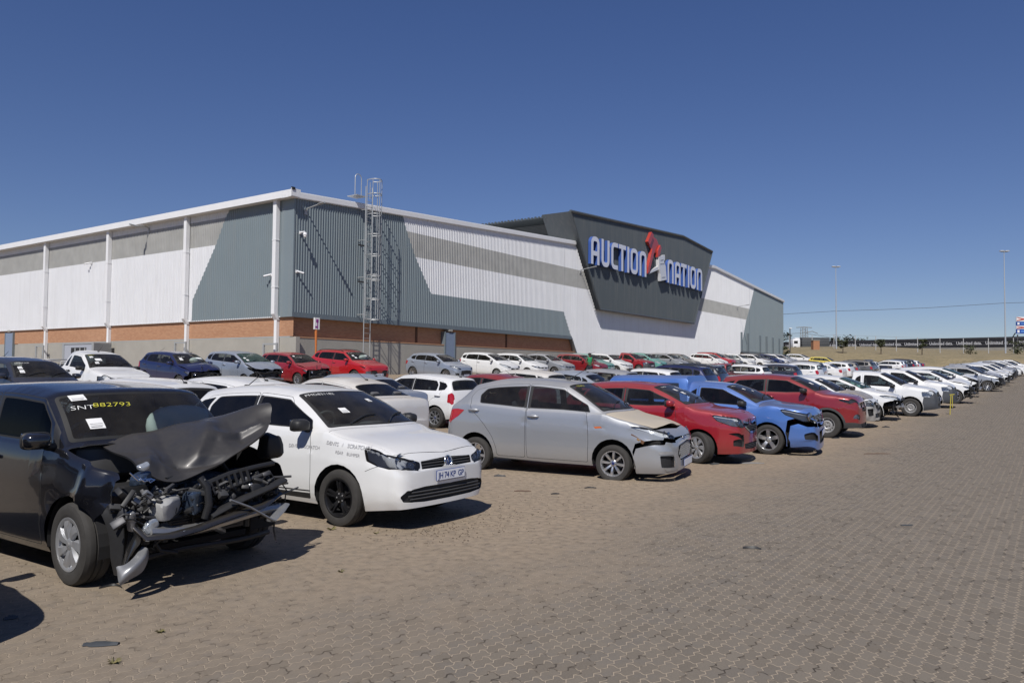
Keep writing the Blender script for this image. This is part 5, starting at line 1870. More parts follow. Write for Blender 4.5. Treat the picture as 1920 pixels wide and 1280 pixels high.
def place(key, pnt, heading, label, cat='car', group=None, name='parked_car', paints=None, dz=0.0, skip=(), tilt=0.0):
    """pnt: where the middle between the axles stands; heading: degrees of the nose, counter-clockwise from +X"""
    rec, g, S, xoff, sh = STYLES[key]
    x, y = pnt[0], pnt[1]
    root = empty(name, (x, y, float(gz(x, y)) + dz))
    root.rotation_mode = 'QUATERNION'
    root.rotation_quaternion = slope_quat(x, y) @ Quaternion((0, 0, 1), R(heading))
    tag(root, label, cat, group)
    objs = []
    for i, r in enumerate(rec):
        if r.name in skip: objs.append(None); continue
        par = root
        if r.parent is not None:
            par = objs[r.parent] if isinstance(r.parent, int) else root
            if par is None: objs.append(None); continue
        o = link(r.name, r.mesh, par)
        if r.M is not None: o.matrix_local = r.M
        if r.label: o['label'] = r.label
        for k, ms in enumerate(r.mesh.materials):
            if ms is M_PAINT0:
                o.material_slots[k].link = 'OBJECT'; o.material_slots[k].material = paints
        objs.append(o)
    return root
# ---------------------------------------------------------------- things stuck or written on the cars
M_INKW = mat('white_marker', (.78, .78, .76), .7); M_INKY = mat('yellow_marker', (.62, .58, .06), .7); M_PENCIL = mat('pencil_grey', (.36, .36, .37), .8); M_PRINT = mat('label_print', (.16, .16, .17), .7)


def ws_point(S, xoff, x, k, off=.004):
    """point on the windscreen: x -1 right .. 1 left of the car, k 0 bottom .. 1 top"""
    g = S.c
    q = np.array([g['wb'] + .03 + (g['wt'] - g['wb'] - .06) * k, S.vs[NB + 3] + .03 + (S.vs[-1] - S.vs[NB + 3] - .03) * (1 - min(1, abs(x)))])
    p, n = S.ptn(q)
    sg = 1 if x >= 0 else -1
    nn = np.array([-n[0], n[1] * sg, n[2]])
    if nn[2] < 0: nn = -nn
    return (xoff - p[0] + nn[0] * off, p[1] * sg + nn[1] * off, p[2] + nn[2] * off)


def screen_marks(name, S, xoff, texts=(), labels=()):
    """texts: (string, x0, k0, height in k, aspect, material); labels: (x, k, dx, dk)"""
    out = []
    for (s, x0, k0, hk, asp, m) in texts:
        vs, fs = text_geo(s, 1.0, 0, 1.0, .18, 'LEFT', -.016)
        mb = MB(); mb.add([ws_point(S, xoff, x0 + v[0] * hk * asp, k0 + v[1] * hk - v[0] * hk * .035, .005) for v in vs], fs, m)
        out.append(('windscreen_writing', mb.mesh('windscreen_writing')))
    for (x, k, dx, dk) in labels:
        mb = MB()
        q = lambda a, b, o: ws_point(S, xoff, x + a * dx, k + b * dk, o)
        n = 3; vs = [q(i / n, j / n, .005) for j in range(n + 1) for i in range(n + 1)]
        mb.add(vs, [(j * (n + 1) + i, j * (n + 1) + i + 1, (j + 1) * (n + 1) + i + 1, (j + 1) * (n + 1) + i) for j in range(n) for i in range(n)], M_WHITEP)
        for b0, b1, a1 in ((.12, .2, .8), (.3, .34, .9), (.45, .49, .9)): mb.add([q(.1, b0, .006), q(a1, b0, .006), q(a1, b1, .006), q(.1, b1, .006)], [(0, 1, 2, 3)], M_PRINT)
        out.append(('paper_label', mb.mesh('paper_label')))
    return out


def side_text(S, xoff, s, s0, z0, h, m, side=-1, slope=0.0, sp=1.0):
    """writing on the flank; reads towards the nose on the right side"""
    vs, fs = text_geo(s, 1.0, 0, sp, .15, 'LEFT', 0.0)
    mb = MB(); pts = []
    for v in vs:
        ss = s0 - v[0] * h; zz = z0 + v[1] * h + slope * v[0] * h
        p, n = S.ptn(to_uv(S, ('s', ss, zz)))
        pts.append((xoff - p[0], p[1] * side + side * .004, p[2]))
    mb.add(pts, fs, m)
    return mb.mesh('marker_writing')


def add_marks(root, key, texts=(), labels=(), sides=()):
    rec, g, S, xoff, sh = STYLES[key]
    for nm, me in screen_marks(key, S, xoff, texts, labels): link(nm, me, root)
    for a in sides:
        for i, w in enumerate(a[0].split()):      # one word, one mark
            adv = sum(len(x) + 1 for x in a[0].split()[:i]) * a[3] * .66
            link('marker_writing', side_text(S, xoff, w, a[1] - adv, a[2] + adv * a[6], *a[3:]), root)
# ---------------------------------------------------------------- the kinds of car in the lot
def std_lamps(b, inner=.40, zi0=.60, zi1=.67, s_out=.50, z_out=.80, zo0=.71, zm=.735, zb0=.61, ym=.56, r=.025):
    """swept headlamp from the grille round the corner"""
    z_out -= .015
    b.ring('lampdark', 'lamp', [('f', inner, zi0), ('f', inner + .01, zi1), ('f', ym, zm), ('f', .74, z_out - .035), ('s', s_out - .06, z_out), ('s', s_out, z_out - .015), ('s', s_out - .10, zo0), ('f', .74, zb0 + .03), ('f', ym + .02, zb0)], .011, r)


def tail_std(b, L, z0=.68, z1=.94, w=.22, r=.03):
    b.add('taillamp', [('s', L - .04, z0 + .05), ('s', L - .085, z1 - .06), ('s', L - .15, z1), ('s', L - w - .06, z1 - .03), ('s', L - w, z0 + .07), ('s', L - .12, z0)], r)


def wave(V, seed, f):
    r = np.random.RandomState(seed); o = np.zeros(len(V))
    for k in range(7):
        d = r.normal(size=3); d /= np.linalg.norm(d)
        o += np.sin(V @ d * f * (1 + .7 * k) + r.uniform(0, 6.3)) / (1 + .6 * k)
    return o / 2.2


def sstep(x, a, b):
    t = np.clip((x - a) / (b - a), 0, 1)
    return t * t * (3 - 2 * t)


def crumple(xoff, s1, amp, seed, push=0.0, f=7.0, only=None):
    """dented front: everything ahead of s1 is buckled, the nose pushed back"""
    def fn(V, sh=None):
        V = V.copy(); s = xoff - V[:, 0]
        w = 1 - sstep(s, 0, s1)
        if only is not None: w = w * only(V)
        for ax in range(3): V[:, ax] += amp * (1.0, .8, 1.1)[ax] * w * wave(V, seed + ax, f)
        V[:, 0] -= push * w
        return V
    return fn


def engine_bay(seed=1, W=1.5, back=.75, beam=True, top=.78, front=.02):
    """what shows once the bumper is torn off"""
    def ex(S, xoff, sh):
        r = random.Random(seed); out = []
        mats_ = [M_BLACK, M_BLACK, M_DARKMETAL, M_ALU, M_TRIM, M_BLACK, M_BLACK]
        mb = MB()
        mb.box((xoff - .28, 0, .50), (.045, W * .50, .34), M_DARKMETAL, bevel=.01)
        for k in range(16): mb.box((xoff - .255, 0, .35 + k * .02), (.012, W * .46, .006), M_TRIM)
        mb.tube([(xoff - .27, -W * .27, .32), (xoff - .27, -W * .27, .70)], .03, M_BLACK, 8)
        mb.tube([(xoff - .27, W * .27, .32), (xoff - .27, W * .27, .70)], .03, M_BLACK, 8)
        mb.tube([(xoff - .25 + .01, .16 * math.cos(a), .5 + .15 * math.sin(a)) for a in np.linspace(0, 2 * math.pi, 17)[:-1]], .012, M_BLACK, 6, closed=True)
        mb.lathe([(0, .02), (.05, .015), (.055, 0)], M_BLACK, 14, 'x', Matrix.Translation((xoff - .245, 0, .5)))
        out.append(('radiator', mb.mesh('radiator', 40)))
        mb = MB()
        mb.box((xoff - .60, .1, .55), (.42, .62, .42), M_DARKMETAL, bevel=.06)
        mb.box((xoff - .58, .1, top - .02), (.30, .46, .10), M_BLACK, bevel=.03)
        mb.box((xoff - .62, -.48, .62), (.24, .22, .26), M_BLACK, bevel=.02)
        mb.box((xoff - .66, .58, .66), (.2, .18, .2), M_TRIM, bevel=.03)
        for k in range(34):
            x = xoff - r.uniform(.22, back); y = r.uniform(-W * .42, W * .42); z = r.uniform(.36, top + .04)
            M = Matrix.Translation((x, y, z)) @ Matrix.Rotation(r.uniform(-.6, .6), 4, 'X') @ Matrix.Rotation(r.uniform(-.6, .6), 4, 'Y') @ Matrix.Rotation(r.uniform(-.6, .6), 4, 'Z')
            mb.box((0, 0, 0), (r.uniform(.04, .16), r.uniform(.05, .22), r.uniform(.03, .12)), r.choice(mats_), M, bevel=.012)
        for k in range(16):
            p = [Vector((xoff - r.uniform(.15, .6), r.uniform(-W * .42, W * .42), r.uniform(.35, top)))]
            for q in range(4): p.append(p[-1] + Vector((r.uniform(-.08, .1), r.uniform(-.2, .2), r.uniform(-.12, .12))))
            mb.tube(p, r.uniform(.007, .024), r.choice([M_BLACK, M_BLACK, M_BLACK, M_TRIM]), 7)
        out.append(('engine', mb.mesh('engine', 40)))
        mb = MB()
        mb.tube([(xoff - .20, y, .70 + .02 * math.sin(y * 9)) for y in np.linspace(-W * .43, W * .43, 13)], .03, M_BLACK, 8, r2=.022)
        for sg in (1, -1):
            mb.tube([(xoff - .75, sg * W * .36, .50), (xoff - .12, sg * W * .34, .47)], .05, M_DARKMETAL, 6, r2=.035)
            mb.tube([(xoff - .20, sg * W * .41, .70), (xoff - .22, sg * W * .40, .34)], .03, M_BLACK, 6)
        if beam:
            mb.tube([(xoff - front - .05 - .12 * (y / W) ** 2 + .02 * math.sin(y * 7), y, .45 + .03 * math.sin(y * 5 + seed)) for y in np.linspace(-W * .45, W * .45, 15)], .055, M_DARKMETAL if seed % 2 else M_ALU, 8, r2=.04)
        mb.tube([(xoff - .22 + .04 * math.sin(y * 6), y, .24) for y in np.linspace(-W * .42, W * .42, 11)], .022, M_BLACK, 7)
        out.append(('front_frame', mb.mesh('front_frame', 40)))
        return out
    return ex


def cut_front(b, s=.26, keep=('bonnet',)):
    b.add('', [('uv', b.u0, 0), ('uv', s, 0), ('uv', s, b.vm), ('uv', b.u0, b.vm)], 0)
    b.f[-1].label = lambda l: l if l in keep else 'hole'


def badge_vw(S, xoff, sh):
    p, n = S.ptn(to_uv(S, ('f', .003, .68)))
    mb = MB()
    M = Matrix.Translation((xoff - p[0] + .014, 0, .685)) @ Matrix.Rotation(R(-8), 4, 'Y')
    mb.lathe([(0, -.004), (.054, -.004), (.060, -.008)], mat('badge_blue', (.02, .05, .16), .3), 28, 'x', M)
    mb.tube([(0.002, .062 * math.cos(a), .062 * math.sin(a)) for a in np.linspace(0, 2 * math.pi, 33)[:-1]], .0065, M_CHROME, 6, M, closed=True)
    for pts in ([(-.024, .052), (0, .008), (.024, .052)], [(-.050, .026), (-.022, -.049), (0, .002), (.022, -.049), (.050, .026)]):
        mb.tube([(.003, y, z) for y, z in pts], .0045, M_CHROME, 5, M)
    return [('badge', mb.mesh('badge', 50))]


def badge_oval(y=0.0, z=.68, w=.11, h=.045, blue=True, mode='f', s=.15):
    def ex(S, xoff, sh):
        p, n = S.ptn(to_uv(S, ('f', .003, z)) if mode == 'f' else np.array([s, S.vs[-1]]))
        n = Vector((-n[0], 0, n[2])).normalized()
        if n.x < 0: n = -n
        M = Matrix.Translation(Vector((xoff - p[0], 0, p[2])) + n * .008) @ n.to_track_quat('X', 'Z').to_matrix().to_4x4() @ Matrix.Scale(w, 4, (0, 1, 0)) @ Matrix.Scale(h, 4, (0, 0, 1))
        mb = MB()
        mb.lathe([(0, .006), (.46, .006), (.5, .002)], mat('badge_blue', (.02, .05, .16), .3) if blue else M_CHROME, 28, 'x', M)
        mb.lathe([(.44, .006), (.5, .009), (.54, 0)], M_CHROME, 28, 'x', M)
        return [('badge', mb.mesh('badge', 50))]
    return ex


def roof_rails(S, xoff, sh):
    mb = MB(); g = S.c
    for sg in (1, -1):
        pts = []
        for s in np.linspace(g['wt'] + .12, g['rt'] - .1, 11):
            p, n = S.ptn(np.array([s, S.vs[NB + 3] + (S.vs[NB + 4] - S.vs[NB + 3]) * .9]))
            k = min(1, (s - g['wt'] - .12) / .12, (g['rt'] - .1 - s) / .12)
            pts.append(Vector((xoff - p[0], p[1] * sg, p[2] + .045 * k)))
        mb.tube(pts, .016, M_BLACK, 7)
    return [('roof_rail', mb.mesh('roof_rail', 50))]


def pickup_dims(L, W, H, fo, wbl, tr, rt, zbed=.99, **k):
    tl = [(rt + .13, 1.0, zbed, .045, 0), (rt + .22, 1.0, zbed - .005, .035, 0), (rt + .6, 1.0, zbed - .01, .035, 0), (L - .5, .99, zbed - .01, .035, 0), (L - .06, .975, zbed - .01, .035, 0), (L - .015, .96, zbed - .03, .03, 0), (L, .94, zbed - .08, .03, 0)]
    belt = [(.55, .83), (fo + .4, .93), (rt - .4, k.get('zb', .94)), (rt, zbed - .045), (L, zbed - .045)]
    return proportions(L, W, H, fo, wbl, tr, rt=rt, tail=tl, belt=k.pop('belt', belt), rt_bow=0.0, **k)


def cargo_bed(s0, s1, z, W, wall=.04):
    def ex(S, xoff, sh):
        mb = MB()
        x0, x1 = xoff - s0, xoff - s1; y = W / 2 - .10; zf = z - .48
        for (a, b_, nrm) in (((x0, -y), (x0, y), 0), ((x1, y), (x1, -y), 0), ((x0, y), (x1, y), 0), ((x1, -y), (x0, -y), 0)):
            mb.add([(a[0], a[1], zf), (b_[0], b_[1], zf), (b_[0], b_[1], z + .002), (a[0], a[1], z + .002)], [(0, 1, 2, 3)], mat('bed_lining', (.25, .25, .25), .6, noise=.3))
        mb.box(((x0 + x1) / 2, 0, zf), (x0 - x1, 2 * y, .01), mat('bed_lining', (.25, .25, .25), .6, noise=.3))
        for sg in (1, -1): mb.tube([(x0, sg * (y + .02), z + .012), (x1, sg * (y + .02), z + .012)], .02, M_BLACK, 6)
        return [('cargo_bed', mb.mesh('cargo_bed'))]
    return ex


def cut_bed(b, s0, s1): b.add('hole', [('hd', s0, .14), ('hd', s1, .14), ('uv', s1, b.vm), ('uv', s0, b.vm)], 0)


def ladder_rack(s0, s1, z, W):
    def ex(S, xoff, sh):
        mb = MB()
        for s in (s0, s1): mb.tube([(xoff - s, -W / 2 + .12, z), (xoff - s, -W / 2 + .14, z + .16), (xoff - s, W / 2 - .14, z + .16), (xoff - s, W / 2 - .12, z)], .02, M_STEEL, 7)
        for sg in (1, -1): mb.tube([(xoff - s0, sg * (W / 2 - .14), z + .16), (xoff - s1, sg * (W / 2 - .14), z + .16)], .02, M_STEEL, 7)
        return [('bed_rail', mb.mesh('bed_rail', 50))]
    return ex


def canopy(s0, s1, W, z0, z1):
    """fibreglass canopy on the load bed"""
    def ex(S, xoff, sh):
        mb = MB(); n = 9
        xs = [s0, s0 + .04, s0 + .3, (s0 + s1) / 2, s1 - .35, s1 - .06, s1]
        prof = lambda k: [(W / 2 - .03, z0), (W / 2 - .045, z0 + .05), (W / 2 - .085, z1 - .16), (W / 2 - .13, z1 - .05), (W / 2 - .22, z1 - .008), (W / 4, z1 + .01), (0, z1 + .015)]
        vs = []; fs = []
        for i, s in enumerate(xs):
            sc = (.90, 1, 1, 1, 1, .99, .90)[i]
            pr = prof(0); pr = [(y, z0 + (z - z0) * (sc if z > z0 + .06 else 1)) for y, z in pr]
            full = pr + [(-y, z) for y, z in pr[-2::-1]]
            m = len(full)
            vs += [(xoff - s, y, z) for y, z in full]
        for i in range(len(xs) - 1):
            for j in range(m - 1): fs.append((i * m + j, i * m + j + 1, (i + 1) * m + j + 1, (i + 1) * m + j))
        fs.append(tuple(range(m - 1, -1, -1))); fs.append(tuple((len(xs) - 1) * m + j for j in range(m)))
        mb.add(vs, [f[::-1] for f in fs], M_PAINT0)
        c = mb.mesh('canopy', 40)
        wn_ = MB()
        for sg in (1, -1):
            yo = lambda z: sg * (np.interp(z, [z0 + .05, z1 - .16], [W / 2 - .045, W / 2 - .085]) + .006)
            a, b_ = s0 + .16, s1 - .16; zl, zh = z0 + .10, z1 - .15
            P0 = [(xoff - a, yo(zl), zl), (xoff - b_, yo(zl), zl), (xoff - b_ + .04, yo(zh), zh), (xoff - a - .04, yo(zh), zh)]
            wn_.add(P0, [(0, 1, 2, 3) if sg < 0 else (3, 2, 1, 0)], mat('canopy_window', (.02, .02, .022), .08, coat=1))
        wm = wn_.mesh('canopy_window')
        return [('canopy', c), ('canopy_window', wm)]
    return ex


def build_styles():
    # -- white hatchback with dark rims
    L = 3.97
    g = proportions(L, 1.69, 1.49, .83, 2.465, .302, wb=1.10, wt=1.82, rt=L - .42, cowl=1.035, lip=.83, zb=.965, rz=1.06)
    g['nose'][0] = (0, .70, .64, .03, 0); g['nose'][1] = (.035, .82, .735, .035, .015); g['nose'][2] = (.09, .89, .79, .04, .03); g['crown_f'] = .035
    g['nose'][4] = (.32, .955, .885, .035, .06); g['nose'][5] = (.55, .985, .935, .045, .07)
    g['bottom'][0] = (0, .245)
    b = Body(g); b.standard(B=2.36, Cs=L - .56, cq=L - .72, hood_lip=.075)
    st = lambda l: 'stripe_front' if l == 'door_front' else ('stripe_rear' if l == 'door_rear' else l)
    b.add(st, [('s', .5, .25), ('s', .5, .335), ('s', 2.9, .335), ('s', 2.9, .25)], 0)
    b.add(lambda l: l.replace('stripe', 'door') if l.startswith('stripe_') else l, [('s', .5, .305), ('s', .5, .320), ('s', 2.9, .320), ('s', 2.9, .305)], 0)
    b.ring('lampdark', 'lamp', [('f', .46, .625), ('f', .45, .705), ('f', .75, .80), ('s', .30, .835), ('s', .44, .862), ('s', .48, .845), ('s', .44, .72), ('s', .30, .672), ('f', .75, .648)], .010, .018)
    b.add('grille', [('f', .435, .635), ('f', .43, .715), ('f', 0, .735), ('f', 0, .635)], .01)
    b.add('intake', [('f', .68, .315), ('f', .715, .37), ('f', .64, .435), ('f', .40, .455), ('f', 0, .455), ('f', 0, .295), ('f', .40, .295)], .02)
    tail_std(b, L)
    polo = dict(wheel='alloy10', mirror_mat=M_BLACK, g_side=G_DARK, plate='JH 74 KP  GP', plate_z=.55,
                grille_bars=[(.655, .42, .008, .009, M_TRIM), (.685, .42, .008, .009, M_TRIM), (.713, .42, .004, .007, M_TRIM)],
                intake_bars=[(.335, .60, .012, .011, M_TRIM), (.37, .62, .012, .011, M_TRIM), (.405, .58, .012, .011, M_TRIM)],
                bowls=[(.68, .75, .075, 'bowl'), (.56, .69, .055, 'bowl')], lamp_back=M_LAMPGREY, aerial=(L - .55, 150), extra=[badge_vw])
    assemble('polo', b, polo)
    # -- older white hatch seen from behind, and plain hatches
    g = proportions(3.92, 1.66, 1.48, .80, 2.46, .295, wb=1.08, wt=1.78, rt=3.92 - .34, cowl=1.03, lip=.80, zb=.955, rz=1.05)
    b = Body(g); b.standard(B=2.34, Cs=3.92 - .50, cq=3.92 - .66)
    std_lamps(b)
    b.add('grille', [('f', .36, .60), ('f', .36, .68), ('f', 0, .685), ('f', 0, .60)], .01)
    b.add('intake', [('f', .55, .28), ('f', .58, .40), ('f', 0, .42), ('f', 0, .27)], .02)
    b.add('taillamp', [('s', 3.92 - .05, .72), ('s', 3.92 - .10, .95), ('s', 3.92 - .15, .99), ('s', 3.92 - .235, .97), ('s', 3.92 - .235, .74), ('s', 3.92 - .10, .68)], .04)
    hat = dict(wheel='alloy8', bowls=[(.60, .69, .05, 'bowl')], grille_bars=[(.64, .34, .01, .009, M_TRIM)], plate='CN 52 XS  GP', aerial=(3.92 - .45, 150), rear_plate=.56)
    assemble('hatch', b, hat)
    g2 = dict(g); b2 = b.clone(); cut_front(b2, .24)
    xo = (g['fo'] + g['ra']) / 2
    assemble('hatch_wreck', b2, dict(hat, plate=None, gone=['bumper_front', 'grille', 'headlampL'], engine=True, extra=[engine_bay(3)], deform=crumple(xo, .62, .05, 5, .05),
             pdef={'bonnet': lambda V: V + np.stack([0 * V[:, 0], 0 * V[:, 0], .10 * np.sin(np.clip((V[:, 0] - (xo - 1.15)) / 1.0, 0, 1) * math.pi) ** 1.5 * (.8 + .4 * np.sin(V[:, 1] * 3 + .5))], 1)}))
    # -- bright modern hatch (five door, coupe like)
    g = proportions(3.97, 1.72, 1.49, .80, 2.49, .31, wb=1.05, wt=1.85, rt=3.97 - .40, cowl=1.04, lip=.83, zb=.985, rz=1.10)
    b = Body(g); b.standard(B=2.40, Cs=3.97 - .58, cq=3.97 - .80, win_top=.84)
    std_lamps(b, .42, .66, .71, .56, .87, .80, .77, .66, .58)
    b.add('grille', [('f', .46, .36), ('f', .42, .60), ('f', 0, .62), ('f', 0, .34)], .04)
    b.add('fog', [('f', .56, .34), ('f', .58, .44), ('s', .16, .46), ('s', .12, .34)], .02)
    tail_std(b, 3.97, .74, .99)
    assemble('hatch_sport', b, dict(wheel='alloy7', bowls=[(.62, .74, .045, 'bowl')], grille_bars=[(z, .40, .008, .008, M_TRIM) for z in (.42, .48, .54)], plate='FH 08 NS  GP', plate_z=.34))
    # -- tall one-box hatch
    g = proportions(3.90, 1.69, 1.53, .78, 2.50, .29, wb=.92, wt=1.78, rt=3.90 - .28, cowl=1.09, lip=.84, zb=1.0, rz=1.08)
    b = Body(g); b.standard(B=2.34, Cs=3.90 - .44, cq=3.90 - .62)
    std_lamps(b, .36, .68, .73, .62, .93, .84, .80, .67, .56)
    b.add('grille', [('f', .40, .56), ('f', .40, .66), ('f', 0, .67), ('f', 0, .56)], .01)
    b.add('intake', [('f', .55, .28), ('f', .58, .40), ('f', 0, .42), ('f', 0, .27)], .02)
    tail_std(b, 3.90, .74, 1.04)
    mono = dict(wheel='cover', bowls=[(.60, .76, .05, 'bowl')], grille_bars=[(.60, .38, .01, .01, M_TRIM)], plate='DK 31 PL  GP')
    assemble('onebox', b, mono)
    b2 = b.clone(); cut_front(b2, .22)
    xo = (g['fo'] + g['ra']) / 2
    assemble('onebox_wreck', b2, dict(mono, plate=None, gone=['bumper_front', 'grille', 'headlampR'], engine=True, g_screen=G_GREEN, extra=[engine_bay(8)], deform=crumple(xo, .55, .05, 15, .04),
             pdef={'bonnet': lambda V: V + np.stack([0 * V[:, 0], 0 * V[:, 0], .07 * np.sin(np.clip((V[:, 0] - (xo - 1.0)) / .9, 0, 1) * math.pi) ** 1.5], 1)}))
    # -- silver hatch with the dropped bumper corner
    L = 4.02
    g = proportions(L, 1.705, 1.575, .90, 2.49, .288, wb=1.10, wt=1.80, rt=L - .46, cowl=1.06, lip=.80, zb=1.0, rz=1.12,
                    belt=[(.55, .84), (1.10, 1.0), (2.4, 1.025), (3.1, 1.07), (L - .15, 1.12)], rail=[(1.80, 1.43), (2.1, 1.475), (2.5, 1.487), (3.0, 1.455), (L - .62, 1.395), (L - .46, 1.34)], top=[(1.80, 1.505), (2.1, 1.555), (2.5, 1.577), (2.9, 1.572), (L - .75, 1.525), (L - .46, 1.455)])
    g['nose'][0] = (0, .60, .63, .03, 0); g['nose'][1] = (.04, .75, .70, .035, .02)
    b = Body(g); b.standard(B=2.42, Cs=L - .50, cq=L - .66, rear_q=False, win_top=.86)
    b.add('amber', [('s', 1.07, .80), ('s', 1.10, .825), ('s', 1.215, .815), ('s', 1.19, .79)], .01)
    std_lamps(b, .44, .655, .70, .62, .86, .80, .755, .665, .58)
    b.add('grille', [('f', .32, .36), ('f', .44, .46), ('f', .40, .60), ('f', 0, .63), ('f', 0, .36)], .03)
    b.add('fogtrim', [('f', .44, .25), ('f', .53, .52), ('f', .57, .53), ('s', .20, .535), ('s', .19, .50), ('f', .60, .485), ('f', .545, .32), ('s', .13, .30), ('s', .10, .245)], .01)
    b.add('fog', [('f', .56, .29), ('f', .575, .46), ('s', .18, .48), ('s', .16, .30)], .02)
    b.add('taillamp', [('s', L - .055, .80), ('s', L - .10, .93), ('s', L - .15, 1.01), ('s', L - .40, 1.005), ('s', L - .28, .90), ('s', L - .12, .77)], .02)
    xo = (g['fo'] + g['ra']) / 2

    def fbump(V):
        V = V.copy(); s = xo - V[:, 0]
        w = sstep(-V[:, 1], -.1, .75)
        V[:, 0] += .035 * w * (1 - sstep(s, .2, .6) * .3); V[:, 2] -= (.055 * w + .012); V[:, 1] -= .03 * w
        return V

    def fbon(V):
        V = V.copy(); s = xo - V[:, 0]
        w = (1 - sstep(s, .1, .55)) * sstep(-V[:, 1], -.62, .1)
        V[:, 2] += w * (.028 + .05 * np.exp(-((V[:, 1] + .12) / .28) ** 2)); V[:, 0] -= .03 * w
        return V

    def rusty(S, xoff, sh):
        mb = MB(); M = Matrix.Translation((xoff - .50, -.815, .655)) @ Matrix.Rotation(R(28), 4, 'Y')
        mb.box((0, 0, 0), (.24, .03, .055), M_RUST, M, bevel=.006)
        mb.box((.02, -.012, 0), (.05, .02, .03), mat('rust_tan', (.30, .17, .06), .8, noise=.4), M, bevel=.004)
        superbox(mb, (xoff - .30, -.66, .60), (.30, .22, .12), M_INNER, .5, 6)
        return [('rusty_bracket', mb.mesh('rusty_bracket'))]
    assemble('figo', b, dict(wheel='alloy8', pdef={'bumper': fbump, 'bonnet': fbon, 'grille': fbump}, mirror_s=.24, bonnet_label='dusty tan bonnet lifted at its front edge', bonnet_mat=paint('dusty_bonnet', (.42, .43, .45), .3, .5, 1.7, (.40, .34, .255)),
             grille_bars=[(.375, .29, .01, .006, M_CHROME)], grille_mesh=(.37, .61, .38, .055, M_STEEL), fogtrim=M_STEEL, plate='FF 22 KGV', plate_z=.30, plate_y=0.02,
             bowls=[(.64, .745, .055, 'bowl'), (.54, .72, .045, 'lens')], aerial=(2.05, 150), flat={'FR': .035, 'FL': .02, 'RR': .03}, gone=['mirrorR'], g_side=glass('silver_side_glass', (.34, .38, .40), 1.0, .03),
             extra=[badge_oval(0, .665, .10, .04), rusty]))
    # -- dark red hatch
    L = 3.80
    g = proportions(L, 1.695, 1.51, .745, 2.46, .295, wb=1.02, wt=1.76, rt=L - .38, cowl=1.09, lip=.94, zb=.99, rz=1.06)
    g['nose'][0] = (0, .64, .72, .03, 0); g['nose'][1] = (.04, .79, .84, .035, .02)
    b = Body(g); b.standard(B=2.26, Cs=L - .50, cq=L - .66)
    std_lamps(b, .46, .69, .77, .50, .93, .80, .86, .68, .58)
    b.add('chrome', [('f', .44, .68), ('f', .44, .80), ('f', 0, .76), ('f', 0, .56), ('f', .18, .57)], .02)
    b.add('grille', [('f', .42, .70), ('f', .42, .765), ('f', 0, .72), ('f', 0, .60), ('f', .17, .605)], .02)
    b.add('intake', [('f', .42, .285), ('f', .46, .38), ('f', 0, .40), ('f', 0, .27)], .02)
    b.add('fog', [('f', .50, .33), ('f', .47, .43), ('f', .50, .56), ('s', .20, .57), ('f', .70, .53), ('f', .56, .47), ('s', .12, .45), ('s', .12, .35)], .015)
    tail_std(b, L)
    assemble('etios', b, dict(wheel='cover', steer=-27, grille_bars=[(.64, .2, .01, .008, M_TRIM), (.67, .28, .01, .008, M_TRIM), (.70, .38, .01, .008, M_TRIM)], intake_bars=[(z, .42, .01, .007, M_TRIM) for z in (.30, .33, .36)],
             bowls=[(.62, .79, .065, 'bowl'), (.52, .75, .05, 'bowl')], g_side=glass('clear_side_glass', (.80, .84, .85), 1.0, .02), g_rear=G_DARK, g_quarter=G_DARK, g_screen=glass('blue_screen', (.60, .67, .70), 1.0, .05)))
    # -- blue small pickup with canopy
    L = 4.50
    g = pickup_dims(L, 1.71, 1.50, .86, 2.72, .308, 2.62, zbed=1.0, wb=1.12, wt=1.84, cowl=1.10, lip=.96, zb=.99)
    g['nose'][0] = (0, .64, .70, .03, 0); g['nose'][1] = (.04, .79, .84, .035, .02)
    b = Body(g); b.standard(doors=2, B=2.38, Cs=2.60, win_top=.86)
    b.ring('seal_quarter', 'window_quarter', [('gh', 2.42, .09), ('gh', 2.42, .85), ('gh', 2.55, .84), ('gh', 2.57, .09)], .01, .02)
    b.ring('lampdark', 'lamp', [('f', .46, .68), ('f', .46, .79), ('f', .74, .865), ('s', .44, .93), ('s', .58, .95), ('s', .62, .925), ('s', .52, .83), ('f', .76, .70)], .016, .03)
    b.add('chrome', [('f', .42, .66), ('f', .42, .82), ('f', 0, .85), ('f', 0, .66)], .02)
    b.add('grille', [('f', .40, .68), ('f', .40, .80), ('f', 0, .825), ('f', 0, .68)], .02)
    b.add('intake', [('f', .38, .33), ('f', .40, .58), ('f', 0, .58), ('f', 0, .32)], .03)
    b.add('fog', [('f', .48, .40), ('f', .50, .50), ('f', .62, .56), ('s', .22, .55), ('s', .20, .44), ('f', .60, .39)], .03)
    xo = (g['fo'] + g['ra']) / 2

    def ubump(V):
        V = V.copy(); w = sstep(-V[:, 1], -.75, .80)
        V[:, 0] += .075 * w; V[:, 2] -= .10 * w; V[:, 1] -= .06 * w
        V[:, 2] += .10 * np.exp(-((V[:, 1] + .78) / .14) ** 2) * sstep(-V[:, 2], -.36, -.22)
        return V
    assemble('utility', b, dict(wheel='alloy5', bonnet_mat=paint('faded_blue_bonnet', (.040, .075, .20), .2, .45, .25), bonnet_label='dull dark blue bonnet', mirror_mat=M_BLACK, handle_mat=M_BLACK, rear_seat=False, chrome_mat=M_PAINT0, pdef={'bumper': ubump}, grille_bars=[(z, .39, .008, .009, M_STEEL) for z in (.705, .735, .765, .795)],
             bowls=[(.64, .80, .085, 'lens'), (.55, .75, .06, 'bowl')], lamp_back=M_LAMPGREY, g_side=G_DARK, extra=[canopy(2.60, 4.47, 1.66, .985, 1.60), badge_oval(0, .735, .1, .05, False)], plate='  ', plate_z=.52))
    # -- dark red crossover
    L = 3.80
